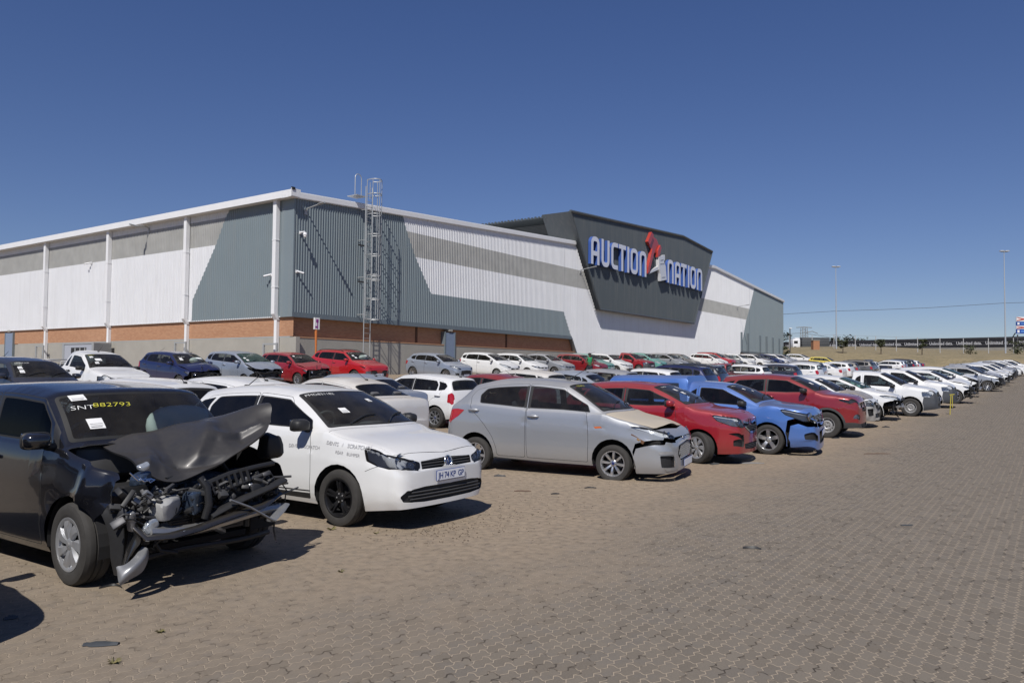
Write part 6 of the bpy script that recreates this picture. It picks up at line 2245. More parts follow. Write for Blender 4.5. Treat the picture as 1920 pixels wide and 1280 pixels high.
    g = proportions(L, 1.70, 1.61, .74, 2.46, .325, wb=1.04, wt=1.74, rt=L - .38, cowl=1.18, lip=1.04, zb=1.08, rz=1.16)
    g['nose'][0] = (0, .66, .78, .03, 0); g['nose'][1] = (.04, .81, .92, .035, .02)
    g['bottom'] = [(0, .27), (.5, .25), (1.1, .26), (L - 1, .27), (L, .36)]
    b = Body(g, .07); b.trim = .055
    b.standard(B=2.28, Cs=L - .50, cq=L - .66)
    b.add(lambda l: 'bumplow' if l == 'bumper_front' else ('cladding' if l in ('body', 'archlip') else l), [('bot', .02), ('bot', L - .3), ('s', L - .4, .36), ('s', 1.2, .36), ('s', .4, .40), ('f', .5, .37), ('f', 0, .37), ('uv', b.u0, 0)], 0)
    b.add('lampdark', [('f', .38, .83), ('f', .38, .885), ('f', .55, .91), ('s', .22, .955), ('s', .46, 1.0), ('s', .44, .95), ('s', .2, .875), ('f', .60, .835)], .012)
    b.add('lamp', [('f', .57, .46), ('f', .53, .53), ('f', .57, .60), ('f', .66, .61), ('s', .12, .57), ('s', .13, .50)], .03)
    b.add('grille', [('f', .36, .68), ('f', .36, .88), ('f', 0, .89), ('f', 0, .66)], .02)
    b.add('intake', [('f', .42, .28), ('f', .46, .36), ('f', 0, .38), ('f', 0, .28)], .02)
    tail_std(b, L, .75, 1.0)
    assemble('crossover', b, dict(wheel='steel', mirror_mat=M_BLACK, g_side=G_DARK, archlip=M_TRIM, grille_bars=[(z, .35, .006, .014, M_TRIM) for z in (.71, .77, .83)], bowls=[(.60, .53, .05, 'bowl')]))
    # -- plain white hatch with grey bonnet, nose broken
    L = 3.79
    g = proportions(L, 1.64, 1.50, .76, 2.45, .285, wb=1.03, wt=1.70, rt=L - .35, cowl=1.05, lip=.85, zb=.965, rz=1.05)
    b = Body(g); b.standard(B=2.24, Cs=L - .50, cq=L - .64)
    std_lamps(b, .46, .62, .70, .56, .85, .74, .80, .61, .58, .04)
    b.add('chrome', [('f', .30, .52), ('f', .42, .72), ('f', 0, .74), ('f', 0, .50)], .02)
    b.add('grille', [('f', .27, .545), ('f', .38, .70), ('f', 0, .72), ('f', 0, .53)], .02)
    b.add('intake', [('f', .40, .29), ('f', .42, .40), ('f', 0, .42), ('f', 0, .28)], .02)
    b.add('fog', [('f', .52, .34), ('f', .50, .48), ('f', .56, .55), ('s', .16, .54), ('s', .12, .35)], .04)
    tail_std(b, L)
    xo = (g['fo'] + g['ra']) / 2
    assemble('gohatch', b, dict(wheel='steel', mirror_mat=M_BLACK, bonnet_mat=paint('grey_bonnet', (.16, .16, .165), .2, .45, .8), bonnet_label='unpainted grey bonnet buckled upward', bumper_mat=paint('dull_bumper', (.30, .30, .30), 0, .6, .8, coat=.1), deform=crumple(xo, .55, .035, 22, .03),
             pdef={'bonnet': lambda V: V + np.stack([0 * V[:, 0], 0 * V[:, 0], .09 * np.sin(np.clip((V[:, 0] - (xo - 1.1)) / 1.0, 0, 1) * math.pi) ** 2], 1)}, chrome_mat=M_TRIM, bowls=[(.62, .73, .06, 'bowl')], grille_bars=[(z, .3, .01, .01, M_TRIM) for z in (.58, .62, .66)], g_side=G_DARK))
    # -- white hatch, bumper torn away
    L = 4.05
    g = proportions(L, 1.73, 1.46, .84, 2.59, .30, wb=1.12, wt=1.88, rt=L - .42, cowl=1.03, lip=.82, zb=.96, rz=1.05)
    b = Body(g); b.standard(B=2.42, Cs=L - .56, cq=L - .74)
    std_lamps(b, .36, .665, .70, .60, .85, .77, .755, .655, .56)
    b.add('trimblack', [('f', .34, .655), ('f', .34, .72), ('f', 0, .73), ('f', 0, .655)], .01)
    tail_std(b, L)
    b.add('', [('uv', b.u0, 0), ('uv', .25, 0), ('uv', .25, to_uv(b.S, ('s', .25, .64))[1]), ('f', .5, .64), ('f', 0, .64), ('uv', b.u0, b.vm)], 0)
    b.f[-1].label = lambda l: l if l in ('bonnet', 'lamp', 'trimblack') else 'hole'
    b.f[-1].loop.append(('uv', b.u0, 0.0))
    assemble('torn_hatch', b, dict(wheel='steel', mirror_mat=M_BLACK, gone=['bumper_front', 'grille'], engine=True, extra=[engine_bay(4, 1.5, top=.66)], bowls=[(.60, .735, .05, 'lens'), (.48, .70, .04, 'lens')], g_screen=G_GREEN))
    # -- small white single cab pickup
    L = 4.45
    g = pickup_dims(L, 1.735, 1.56, .80, 2.90, .31, 2.66, zbed=1.02, wb=1.10, wt=1.82, cowl=1.10, lip=.93, zb=1.0)
    g['nose'][0] = (0, .66, .66, .03, 0); g['nose'][1] = (.04, .80, .80, .035, .02); g['nose'][2] = (.10, .88, .885, .04, .03)
    g['bottom'][0] = (0, .27)
    b = Body(g, .075); b.standard(doors=2, B=2.34, Cs=2.62, win_top=.85)
    b.ring('seal_quarter', 'window_quarter', [('gh', 2.40, .10), ('gh', 2.40, .82), ('gh', 2.55, .80), ('gh', 2.60, .55), ('gh', 2.60, .12)], .012, .04)
    b.add('lamp', [('f', .50, .66), ('f', .48, .80), ('f', .60, .83), ('s', .26, .85), ('s', .46, .85), ('s', .44, .68), ('s', .2, .66)], .03)
    b.add('grille', [('f', .28, .66), ('f', .44, .66), ('f', .46, .78), ('f', .42, .82), ('f', 0, .83), ('f', 0, .66)], .02)
    b.add('intake', [('f', .44, .33), ('f', .50, .44), ('f', 0, .46), ('f', 0, .32)], .03)
    cut_bed(b, 2.90, L - .08)
    npk = dict(wheel='steel', mirror_mat=M_BLACK, handle_mat=M_BLACK, lower=M_TRIM, bumper_mat=mat('bumper_grey', (.06, .065, .075), .55, noise=.2), rear_seat=False, grille_bars=[(z, .40, .008, .01, M_TRIM) for z in (.70, .75, .80)], bowls=[(.60, .76, .06, 'bowl')],
               plate='HB 61 DS  GP', plate_z=.58, extra=[cargo_bed(2.90, L - .08, .985, 1.735)], g_side=glass('pick_glass', (.20, .25, .26), 1, .03), aerial=(2.1, 140))
    assemble('pickup', b, npk)
    assemble('pickup_rails', b, dict(npk, bumper_mat=None or M_PAINT0, lower=M_PAINT0, extra=[cargo_bed(2.90, L - .08, .985, 1.735), ladder_rack(3.0, 4.3, 1.0, 1.735)], plate='KX 90 MP  GP'))
    # -- sedans
    L = 4.40
    tl = [(L - .52, .965, 1.085, .05, -.05), (L - .40, .955, 1.09, .05, -.04), (L - .10, .91, 1.07, .06, -.03), (L - .035, .86, .95, .05, -.02), (L - .01, .82, .78, .04, -.01), (L, .78, .62, .03, 0)]
    g = proportions(L, 1.71, 1.47, .86, 2.56, .305, wb=1.14, wt=1.88, rt=L - 1.15, cowl=1.03, lip=.80, zb=.96, tail=tl, belt=[(.55, .83), (1.14, .975), (2.0, .965), (L - 1.2, .98), (L - .5, 1.035), (L, 1.03)])
    b = Body(g); b.standard(B=2.42, Cs=L - 1.02, cq=L - 1.14, rear_q=True)
    std_lamps(b)
    b.add('grille', [('f', .36, .60), ('f', .36, .68), ('f', 0, .685), ('f', 0, .60)], .01)
    b.add('intake', [('f', .58, .27), ('f', .60, .38), ('f', 0, .41), ('f', 0, .26)], .02)
    b.add('taillamp', [('s', L - .03, .76), ('s', L - .07, .98), ('s', L - .16, 1.0), ('s', L - .30, .97), ('s', L - .24, .80), ('s', L - .10, .74)], .03)
    sed = dict(wheel='alloy7', bowls=[(.60, .69, .05, 'bowl')], grille_bars=[(.64, .34, .01, .009, M_CHROME)], plate='BB 29 RT  GP', aerial=(L - 1.3, 150), g_side=G_SIDE)
    assemble('sedan', b, sed)
    b2 = b.clone(); cut_front(b2, .30)
    xo = (g['fo'] + g['ra']) / 2
    assemble('sedan_wreck', b2, dict(sed, plate=None, gone=['bumper_front', 'grille', 'headlampL', 'headlampR'], engine=True, extra=[engine_bay(11)], deform=crumple(xo, .50, .05, 31, .04),
             pdef={'bonnet': lambda V: V + np.stack([0 * V[:, 0], 0 * V[:, 0], .08 * np.sin(np.clip((V[:, 0] - (xo - 1.2)) / 1.1, 0, 1) * math.pi) ** 1.5 * (1 + .5 * np.sin(V[:, 1] * 4))], 1)}))
    # -- sport utility
    L = 4.32
    g = proportions(L, 1.80, 1.62, .84, 2.62, .335, wb=1.12, wt=1.84, rt=L - .42, cowl=1.15, lip=.95, zb=1.06, rz=1.16)
    g['nose'][0] = (0, .64, .72, .03, 0); g['nose'][1] = (.04, .79, .83, .035, .02)
    g['bottom'] = [(0, .28), (.5, .26), (1.1, .26), (L - 1, .27), (L, .36)]
    b = Body(g, .07); b.standard(B=2.44, Cs=L - .56, cq=L - .76)
    b.add('lampdark', [('f', .50, .78), ('f', .50, .815), ('s', .2, .87), ('s', .50, .935), ('s', .46, .90), ('s', .2, .80)], .012)
    b.add('lamp', [('f', .58, .52), ('f', .54, .60), ('f', .58, .66), ('s', .14, .64), ('s', .14, .54)], .03)
    b.add('grille', [('f', .50, .42), ('f', .56, .70), ('f', 0, .74), ('f', 0, .38)], .05)
    tail_std(b, L, .80, 1.06)
    suv = dict(wheel='alloy5', extra=[roof_rails], grille_bars=[(z, .46, .006, .011, M_TRIM) for z in (.46, .52, .58, .64)], plate='LS 44 BV  GP', plate_z=.50, g_side=G_SIDE)
    assemble('suv', b, suv)


def build_swift():
    """the black wreck nearest the camera"""
    L = 3.86
    g = proportions(L, 1.70, 1.54, .79, 2.43, .312, wb=1.02, wt=1.46, rt=L - .40, cowl=1.06, lip=.90, zb=1.01, rz=1.08, wb_bow=.12, wt_bow=.12, rail_y=.70, rz_=0)
    g['belt'] = [(.5, .93), (1.02, 1.005), (1.6, 1.01), (L * .62, 1.03), (L, 1.06)]
    b = Body(g, .06); b.standard(B=2.20, Cs=L - .52, cq=L - .40, rear_q=False, win_top=.88, wsm=.03)
    b.add('pillar', [('gh', 1.08, .0), ('gh', 1.15, .97), ('gh', 1.5, .97), ('gh', 2.2, .97), ('gh', 2.2, .93), ('gh', 1.5, .93), ('gh', 1.25, .90), ('gh', 1.18, .05)], 0)
    b.f.insert(0, b.f.pop())
    b.add('hole', [('uv', b.u0, 0), ('uv', .52, 0), ('s', .47, .55), ('s', .36, .66), ('s', .27, .70), ('s', .30, .86), ('uv', .33, b.S.vs[NB + 1]), ('uv', .95, b.S.vs[NB + 2]), ('uv', .95, b.vm), ('uv', b.u0, b.vm)], 0)
    xo = (g['fo'] + g['ra']) / 2

    def dfm(V, sh):
        V = V.copy(); s = xo - V[:, 0]
        up = sstep(V[:, 2], .45, .75); r = V[:, 1] < 0
        fold = (.045 * np.exp(-((s - .60 + .25 * (V[:, 2] - .8)) / .07) ** 2) - .07 * np.exp(-((s - .42) / .10) ** 2)) * up
        V[r, 1] -= fold[r]
        V[:, 2] -= (1 - sstep(s, .25, .75)) * .06 * up
        w = (1 - sstep(s, .45, .95)) * up
        V[:, 1] += np.sign(V[:, 1]) * -.035 * w * wave(V, 4, 9)
        return V
    assemble('swift', b, dict(wheel='cover', gone=['bumper_front', 'bonnet', 'grille', 'headlampL', 'headlampR', 'wipers'], deform=dfm, engine=True, mirror_s=.16, handle_z=.90, open_window='Rfront' if False else None,
             g_side=glass('swift_side_glass', (.10, .115, .135), 1.0, .02), g_front=glass('swift_open_glass', (.06, .07, .08), .35, .0), g_screen=glass('swift_screen', (.62, .70, .69), 1.0, .04), steer=-4, track=.01))


# ---------------------------------------------------------------- far cars: one mesh each
_merged = {}


def merged_mesh(key):
    if key in _merged: return _merged[key]
    rec, g, S, xoff, sh = STYLES[key]
    vs, fs, mi, sm, mats = [], [], [], [], []
    Ms = []
    for r in rec:
        M = r.M if r.M is not None else Matrix()
        if isinstance(r.parent, int): M = Ms[r.parent] @ M
        Ms.append(M)
        if r.name in ('steering_wheel', 'wiper', 'reflector', 'rung'): continue
        o = len(vs); me = r.mesh
        vs += [tuple(M @ v.co) for v in me.vertices]
        idx = []
        for m in me.materials:
            if m not in mats: mats.append(m)
            idx.append(mats.index(m))
        for p in me.polygons:
            fs.append(tuple(o + i for i in p.vertices)); mi.append(idx[p.material_index]); sm.append(p.use_smooth)
    me = bpy.data.meshes.new('parked_car'); me.from_pydata(vs, [], fs)
    for m in mats: me.materials.append(m)
    me.polygons.foreach_set('material_index', mi); me.polygons.foreach_set('use_smooth', sm); me.update()
    smooth_by_angle(me, 32)
    _merged[key] = me
    return me


def place_far(key, pnt, heading, label, cat='car', group=None, name='parked_car', paints=None):
    me = merged_mesh(key); x, y = pnt
    o = link(name, me); o.location = (x, y, float(gz(x, y)))
    o.rotation_mode = 'QUATERNION'; o.rotation_quaternion = slope_quat(x, y) @ Quaternion((0, 0, 1), R(heading))
    for k, m in enumerate(me.materials):
        if m is M_PAINT0: o.material_slots[k].link = 'OBJECT'; o.material_slots[k].material = paints
    tag(o, label, cat, group)
    return o
# ---------------------------------------------------------------- the parked cars
build_styles(); build_swift()
PW = paint('paint_white', (.70, .71, .715), dust=.32)
PWD = paint('paint_white_dusty', (.64, .64, .63), dust=.7)
PS = paint('paint_silver', (.36, .38, .41), .55, .34, dust=.45)
PSB = paint('paint_silver_blue', (.33, .38, .46), .5, .34, dust=.35)
PG = paint('paint_grey', (.12, .125, .13), .4, .4, dust=.5)
PBK = paint('paint_black', (.0075, .008, .011), .3, .2, dust=.10, dustcol=(.14, .125, .115))
PNV = paint('paint_navy', (.014, .018, .030), .2, .3, dust=.12)
PR = paint('paint_dark_red', (.31, .007, .017), .25, .3, dust=.22)
PBR = paint('paint_bright_red', (.42, .008, .012), .1, .3, dust=.15)
PMR = paint('paint_maroon', (.24, .007, .013), .25, .3, dust=.2)
PB = paint('paint_blue', (.055, .155, .46), .25, .3, dust=.28)
PDB = paint('paint_deep_blue', (.007, .013, .070), .2, .3, dust=.08)
PT = paint('paint_teal', (.13, .36, .32), .2, .35, dust=.4)
PY = paint('paint_yellow', (.62, .50, .06), 0, .35, dust=.3)
H1 = -34.85; H2 = H1 + 180


def by_wheel(key, px, py, heading):
    g = STYLES[key][1]; p = px_ground(px, py)
    lx, ly = (g['ra'] - g['fo']) / 2, -(g['W'] / 2 - .115)
    c, s = math.cos(R(heading)), math.sin(R(heading))
    return (p[0] - (lx * c - ly * s), p[1] - (lx * s + ly * c))


def by_front(key, px, py, heading):
    g = STYLES[key][1]; p = px_ground(px, py)
    k = (g['fo'] + g['ra']) / 2
    return (p[0] - k * math.cos(R(heading)), p[1] - k * math.sin(R(heading)))


def dn(d, n): return dn_xy(d, n)


G1 = 'cars parked along the driveway'; G2 = 'cars in the second row facing the hall'; G3 = 'cars in the row along the hall'
swift_pos = by_wheel('swift', 152, 1092, -33)
swift = place('swift', swift_pos, -33, 'wrecked black hatchback with crumpled bonnet and no front bumper', group=G1, paints=PBK)
polo_pos = by_wheel('polo', 645, 984, -33.5)
g_out = (-5.15, 5.0)
place('hatch', g_out, -33, 'grey hatchback beside the black wreck, out of view but for its shadow', group=G1, paints=PG)
polo = place('polo', polo_pos, -33.5, 'white hatchback with black wheels and two black sill stripes', group=G1, paints=PW)
figo_pos = by_wheel('figo', 1152, 898, -27.5)
figo = place('figo', figo_pos, -27.5, 'silver hatchback with dusty bonnet and flat front tyre', group=G1, paints=PS)
etios_pos = by_wheel('etios', 1312, 868, -31)
etios = place('etios', etios_pos, -31, 'dark red hatchback with clear headlights beside the silver one', group=G1, paints=PR)
util_pos = by_wheel('utility', 1442, 851, -31)
utility = place('utility', util_pos, -31, 'blue pickup with matching canopy and dropped front bumper', 'pickup', G1, 'pickup_truck', PB)
cross_pos = by_wheel('crossover', 1552, 820, -32)
crossover = place('crossover', cross_pos, -32, 'dark red crossover with black wheel arch trim', group=G1, paints=PMR)
torn_pos = by_wheel('torn_hatch', 1634, 789, -33)
go_pos = ((cross_pos[0] + torn_pos[0]) / 2 - .1, (cross_pos[1] + torn_pos[1]) / 2 + .1)
gohatch = place('gohatch', go_pos, -32, 'white hatchback with buckled grey bonnet behind the dark red crossover', group=G1, paints=PW)
torn = place('torn_hatch', torn_pos, -33, 'white hatchback with front bumper torn off and engine showing', group=G1, paints=PW)
np_pos = by_wheel('pickup', 1708, 780, -33)
place('pickup', np_pos, -33, 'white pickup with dark grey bumper and steel wheels', 'pickup', G1, 'pickup_truck', PW)
d0 = np.dot(np_pos, DV); n0 = np.dot(np_pos, NV)
place('pickup', by_front('pickup', 1793, 764, -33), -33, 'second white pickup, directly behind the yellow post', 'pickup', G1, 'pickup_truck', PW)
place('hatch_wreck', by_front('hatch_wreck', 1832, 756, -33), -33, 'smashed white hatchback between second white pickup and silver sedan', group=G1, paints=PW)
place('onebox_wreck', by_front('onebox_wreck', 1842, 744, -33), -33, 'white one-box car with raised bonnet left of the wrecked silver sedan', group=G1, paints=PW)
sed_pos = by_wheel('sedan_wreck', 1852, 734, -34)
place('sedan_wreck', sed_pos, -34, 'silver sedan with open crushed nose and ten spoke wheels', group=G1, paints=PS)

# second row, noses towards the hall
place('hatch', dn(7.3, 13.0), H2, 'white hatchback behind the black wreck showing roof and aerial', group=G2, paints=PW)
place('polo', dn(9.4, 13.6), H2, 'white hatchback roof between black wreck and white hatchback with stripes', group=G2, paints=PW, skip=('badge',))
place('sedan', dn(12.4, 13.6), H2, 'white and silver sedan seen from behind past the white hatchback', group=G2, paints=PWD)
place('sedan', dn(15.0, 15.9), H2, 'silver sedan roof showing behind the white sedan', group=G2, paints=PSB)
place('hatch', dn(17.4, 15.4), H2, 'white hatchback with round red tail light facing away', group=G2, paints=PW)
place('sedan', dn(20.4, 15.2), H2, 'dark red car roof behind the silver hatchback', group=G2, paints=PMR)
place('onebox_wreck', dn(23.2, 15.9), H2, 'white and black wreck just above the silver hatchback roof', group=G2, paints=PWD)
place('sedan', dn(26.0, 15.6), H2, 'silver blue car roof above the silver hatchback windscreen', group=G2, paints=PSB)
place('hatch', dn(29.0, 15.8), H2, 'silver car roof between silver hatchback and dark red hatchback', group=G2, paints=PS)

# third row along the hall
place('hatch', dn(9.4, 21.9), H1, 'dark navy car at left edge with white windscreen writing', group=G3, paints=PNV)
place('pickup_rails', dn(13.2, 26.0), H1, 'white pickup with bed rails and dented roof near the hall', 'pickup', G3, 'pickup_truck', PW)
place('hatch_wreck', dn(18.4, 29.4), H1, 'deep blue hatchback with crushed nose near the side wall', group=G3, paints=PDB)
place('onebox_wreck', dn(21.4, 29.4), H1, 'silver car with green broken windscreen, teal reflection put into its tint', group=G3, paints=PSB)
place('hatch_wreck', dn(24.4, 29.6), H1, 'dark red hatchback with crushed bonnet at the hall corner', group=G3, paints=PR)
place('suv', dn(27.9, 29.6), H1, 'bright red sport utility car with black roof rails and airbag', group=G3, paints=PBR)
place('hatch_sport', dn(34.6, 29.3), H1, 'silver blue hatchback in front of the blue grey door', group=G3, paints=PSB)
place('onebox', dn(39.6, 29.4), H1, 'white one-box hatchback just right of the blue grey door', group=G3, paints=PW)
place('hatch', dn(43.0, 29.4), H1, 'white hatchback behind the white one-box hatchback', group=G3, paints=PW)
place('sedan', dn(46.3, 29.4), H1, 'silver sedan between white hatchback and maroon car', group=G3, paints=PS)
place('hatch_sport', dn(49.8, 28.6), H1, 'maroon hatchback left of the person in green', group=G3, paints=PMR)
place('hatch', dn(52.8, 29.6), H1, 'teal and white hatchback behind the person in green', group=G3, paints=PT)
place('hatch', dn(55.6, 29.4), H1, 'white hatchback right of the person in green', group=G3, paints=PW)
place_far('hatch', dn(100, 23), H1, 'yellow hatchback low beside the yellow green shrubs', paints=PY)
place_far('pickup', dn(59.6, 29.6), H1, 'red pickup in front of the white cladding', 'pickup', G3, 'pickup_truck', PR)

ORD = 'first second third fourth fifth sixth seventh eighth ninth tenth eleventh twelfth thirteenth fourteenth fifteenth sixteenth seventeenth eighteenth nineteenth twentieth twenty-first twenty-second twenty-third twenty-fourth twenty-fifth twenty-sixth twenty-seventh twenty-eighth twenty-ninth thirtieth'.split()
fill = random.Random(11)
FAR = {'hatch': 'hatchback', 'sedan': 'sedan', 'suv': 'sport utility car', 'pickup': 'pickup', 'hatch_sport': 'hatchback', 'onebox': 'one-box car', 'hatch_wreck': 'damaged hatchback', 'sedan_wreck': 'damaged sedan', 'pickup_rails': 'pickup', 'onebox_wreck': 'damaged one-box car'}
PNAME = {PW: 'white', PWD: 'dusty white', PS: 'silver', PSB: 'silver blue', PG: 'grey', PR: 'dark red', PBR: 'bright red', PNV: 'navy', PDB: 'deep blue', PY: 'yellow', PT: 'teal', PMR: 'maroon'}


def fill_row(d0_, d1_, n_, heading, step, group, where, kinds, cols):
    d = d0_; k = 0
    while d < d1_:
        if fill.random() < .07: d += step
        key = fill.choice(kinds); pc = fill.choice(cols)
        if callable(n_): nn = n_(d)
        else: nn = n_
        pick = 'pickup' in key
        place_far(key, dn(d + fill.uniform(-.15, .15), nn + fill.uniform(-.55, .55)), heading + fill.uniform(-4, 4), f'{PNAME[pc]} {FAR[key]}, {ORD[k]} {where}', 'pickup' if pick else 'car', group, 'pickup_truck' if pick else 'parked_car', pc)
        d += step * fill.uniform(.94, 1.15); k += 1


W8 = [PW, PW, PW, PWD, PW, PS, PSB, PG]
fill_row(63.6, 113, 29.6, H1, 3.3, G3, 'in the hall row right of the red pickup', ['hatch', 'hatch', 'sedan', 'suv', 'onebox', 'hatch_sport'], [PW, PW, PS, PBR, PW, PDB, PG, PT])
fill_row(32.2, 113, 15.6, H2, 3.15, G2, 'in the second row right of the silver roofs', ['hatch', 'sedan', 'suv', 'onebox', 'hatch_sport', 'pickup'], [PW, PW, PS, PW, PSB, PG, PDB, PNV, PMR])
fill_row(np.dot(sed_pos, DV) + 3.2, 113, 4.6, H1 + 1, 3.2, G1, 'in the driveway row beyond the silver sedan', ['hatch', 'hatch_wreck', 'sedan_wreck', 'onebox', 'pickup', 'hatch_wreck', 'sedan'], [PW, PW, PW, PS, PW, PG, PWD])
# ---------------------------------------------------------------- the torn front of the black hatchback
def car_local(root, px, py, s, xoff):
    """point of the car seen at a picture position, on the plane s metres behind its nose (car coordinates)"""
    bpy.context.view_layer.update()
    Mi = root.matrix_world.inverted()
    o = Mi @ Vector((0, 0, EYE)); d = Mi.to_3x3() @ px_dir(px, py)
    return o + d * ((xoff - s - o.x) / d.x)


def catmull_grid(P, n, m):
    P = np.array(P, float)
    def cr(A, t):
        k = len(A); out = []
        for q in t:
            i = min(int(q * (k - 1)), k - 2); f = q * (k - 1) - i
            p1, p2 = A[i], A[i + 1]; p0 = A[i - 1] if i > 0 else 2 * p1 - p2; p3 = A[i + 2] if i + 2 < k else 2 * p2 - p1
            out.append(.5 * ((2 * p1) + (-p0 + p2) * f + (2 * p0 - 5 * p1 + 4 * p2 - p3) * f * f + (-p0 + 3 * p1 - 3 * p2 + p3) * f ** 3))
        return np.array(out)
    A = cr(P, np.linspace(0, 1, n)); return np.swapaxes(cr(np.swapaxes(A, 0, 1), np.linspace(0, 1, m)), 0, 1)


def sheet(name, P, n, m, mt, parent, thick=.012, dents=0.0, seed=1, ang=60, creases=()):
    G = catmull_grid(P, n, m)
    if creases:
        I, J = np.meshgrid(np.linspace(0, 1, n), np.linspace(0, 1, m), indexing='ij')
        for (a, b, dep, wdt) in creases:           # a kink along the line a-b in sheet coordinates
            ax, ay = b[0] - a[0], b[1] - a[1]; l2 = ax * ax + ay * ay
            t = np.clip(((I - a[0]) * ax + (J - a[1]) * ay) / l2, 0, 1)
            dist = np.hypot(I - a[0] - t * ax, J - a[1] - t * ay)
            k = np.maximum(0, 1 - dist / wdt) * np.sin(np.clip(t, .04, .96) * math.pi) ** .5
            G[..., 2] += dep * k; G[..., 0] += dep * .7 * k
    if dents:
        V = G.reshape(-1, 3)
        w = wave(V, seed, 5.0) * .6 + .5 * np.abs(wave(V, seed + 9, 7.0))
        V2 = V.copy(); V2[:, 2] += dents * w; V2[:, 0] += dents * .8 * wave(V, seed + 3, 6.0)
        G = V2.reshape(G.shape)
    mb = MB(); N = n * m
    top = [tuple(p) for p in G.reshape(-1, 3)]
    gx = np.gradient(G, axis=0); gy = np.gradient(G, axis=1); nn = np.cross(gx, gy); nn /= np.linalg.norm(nn, axis=2, keepdims=True) + 1e-9
    bot = [tuple(p) for p in (G - nn * thick).reshape(-1, 3)]
    f = []
    for i in range(n - 1):
        for j in range(m - 1):
            a, b, c, d = i * m + j, (i + 1) * m + j, (i + 1) * m + j + 1, i * m + j + 1
            f.append((a, b, c, d)); f.append((N + d, N + c, N + b, N + a))
    edge = [i * m for i in range(n)] + [(n - 1) * m + j for j in range(1, m)] + [i * m + m - 1 for i in range(n - 2, -1, -1)] + [j for j in range(m - 2, 0, -1)]
    for k in range(len(edge)):
        a, b = edge[k], edge[(k + 1) % len(edge)]; f.append((b, a, N + a, N + b))
    mb.add(top + bot, f, mt)
    return mb.build(name, parent, ang)


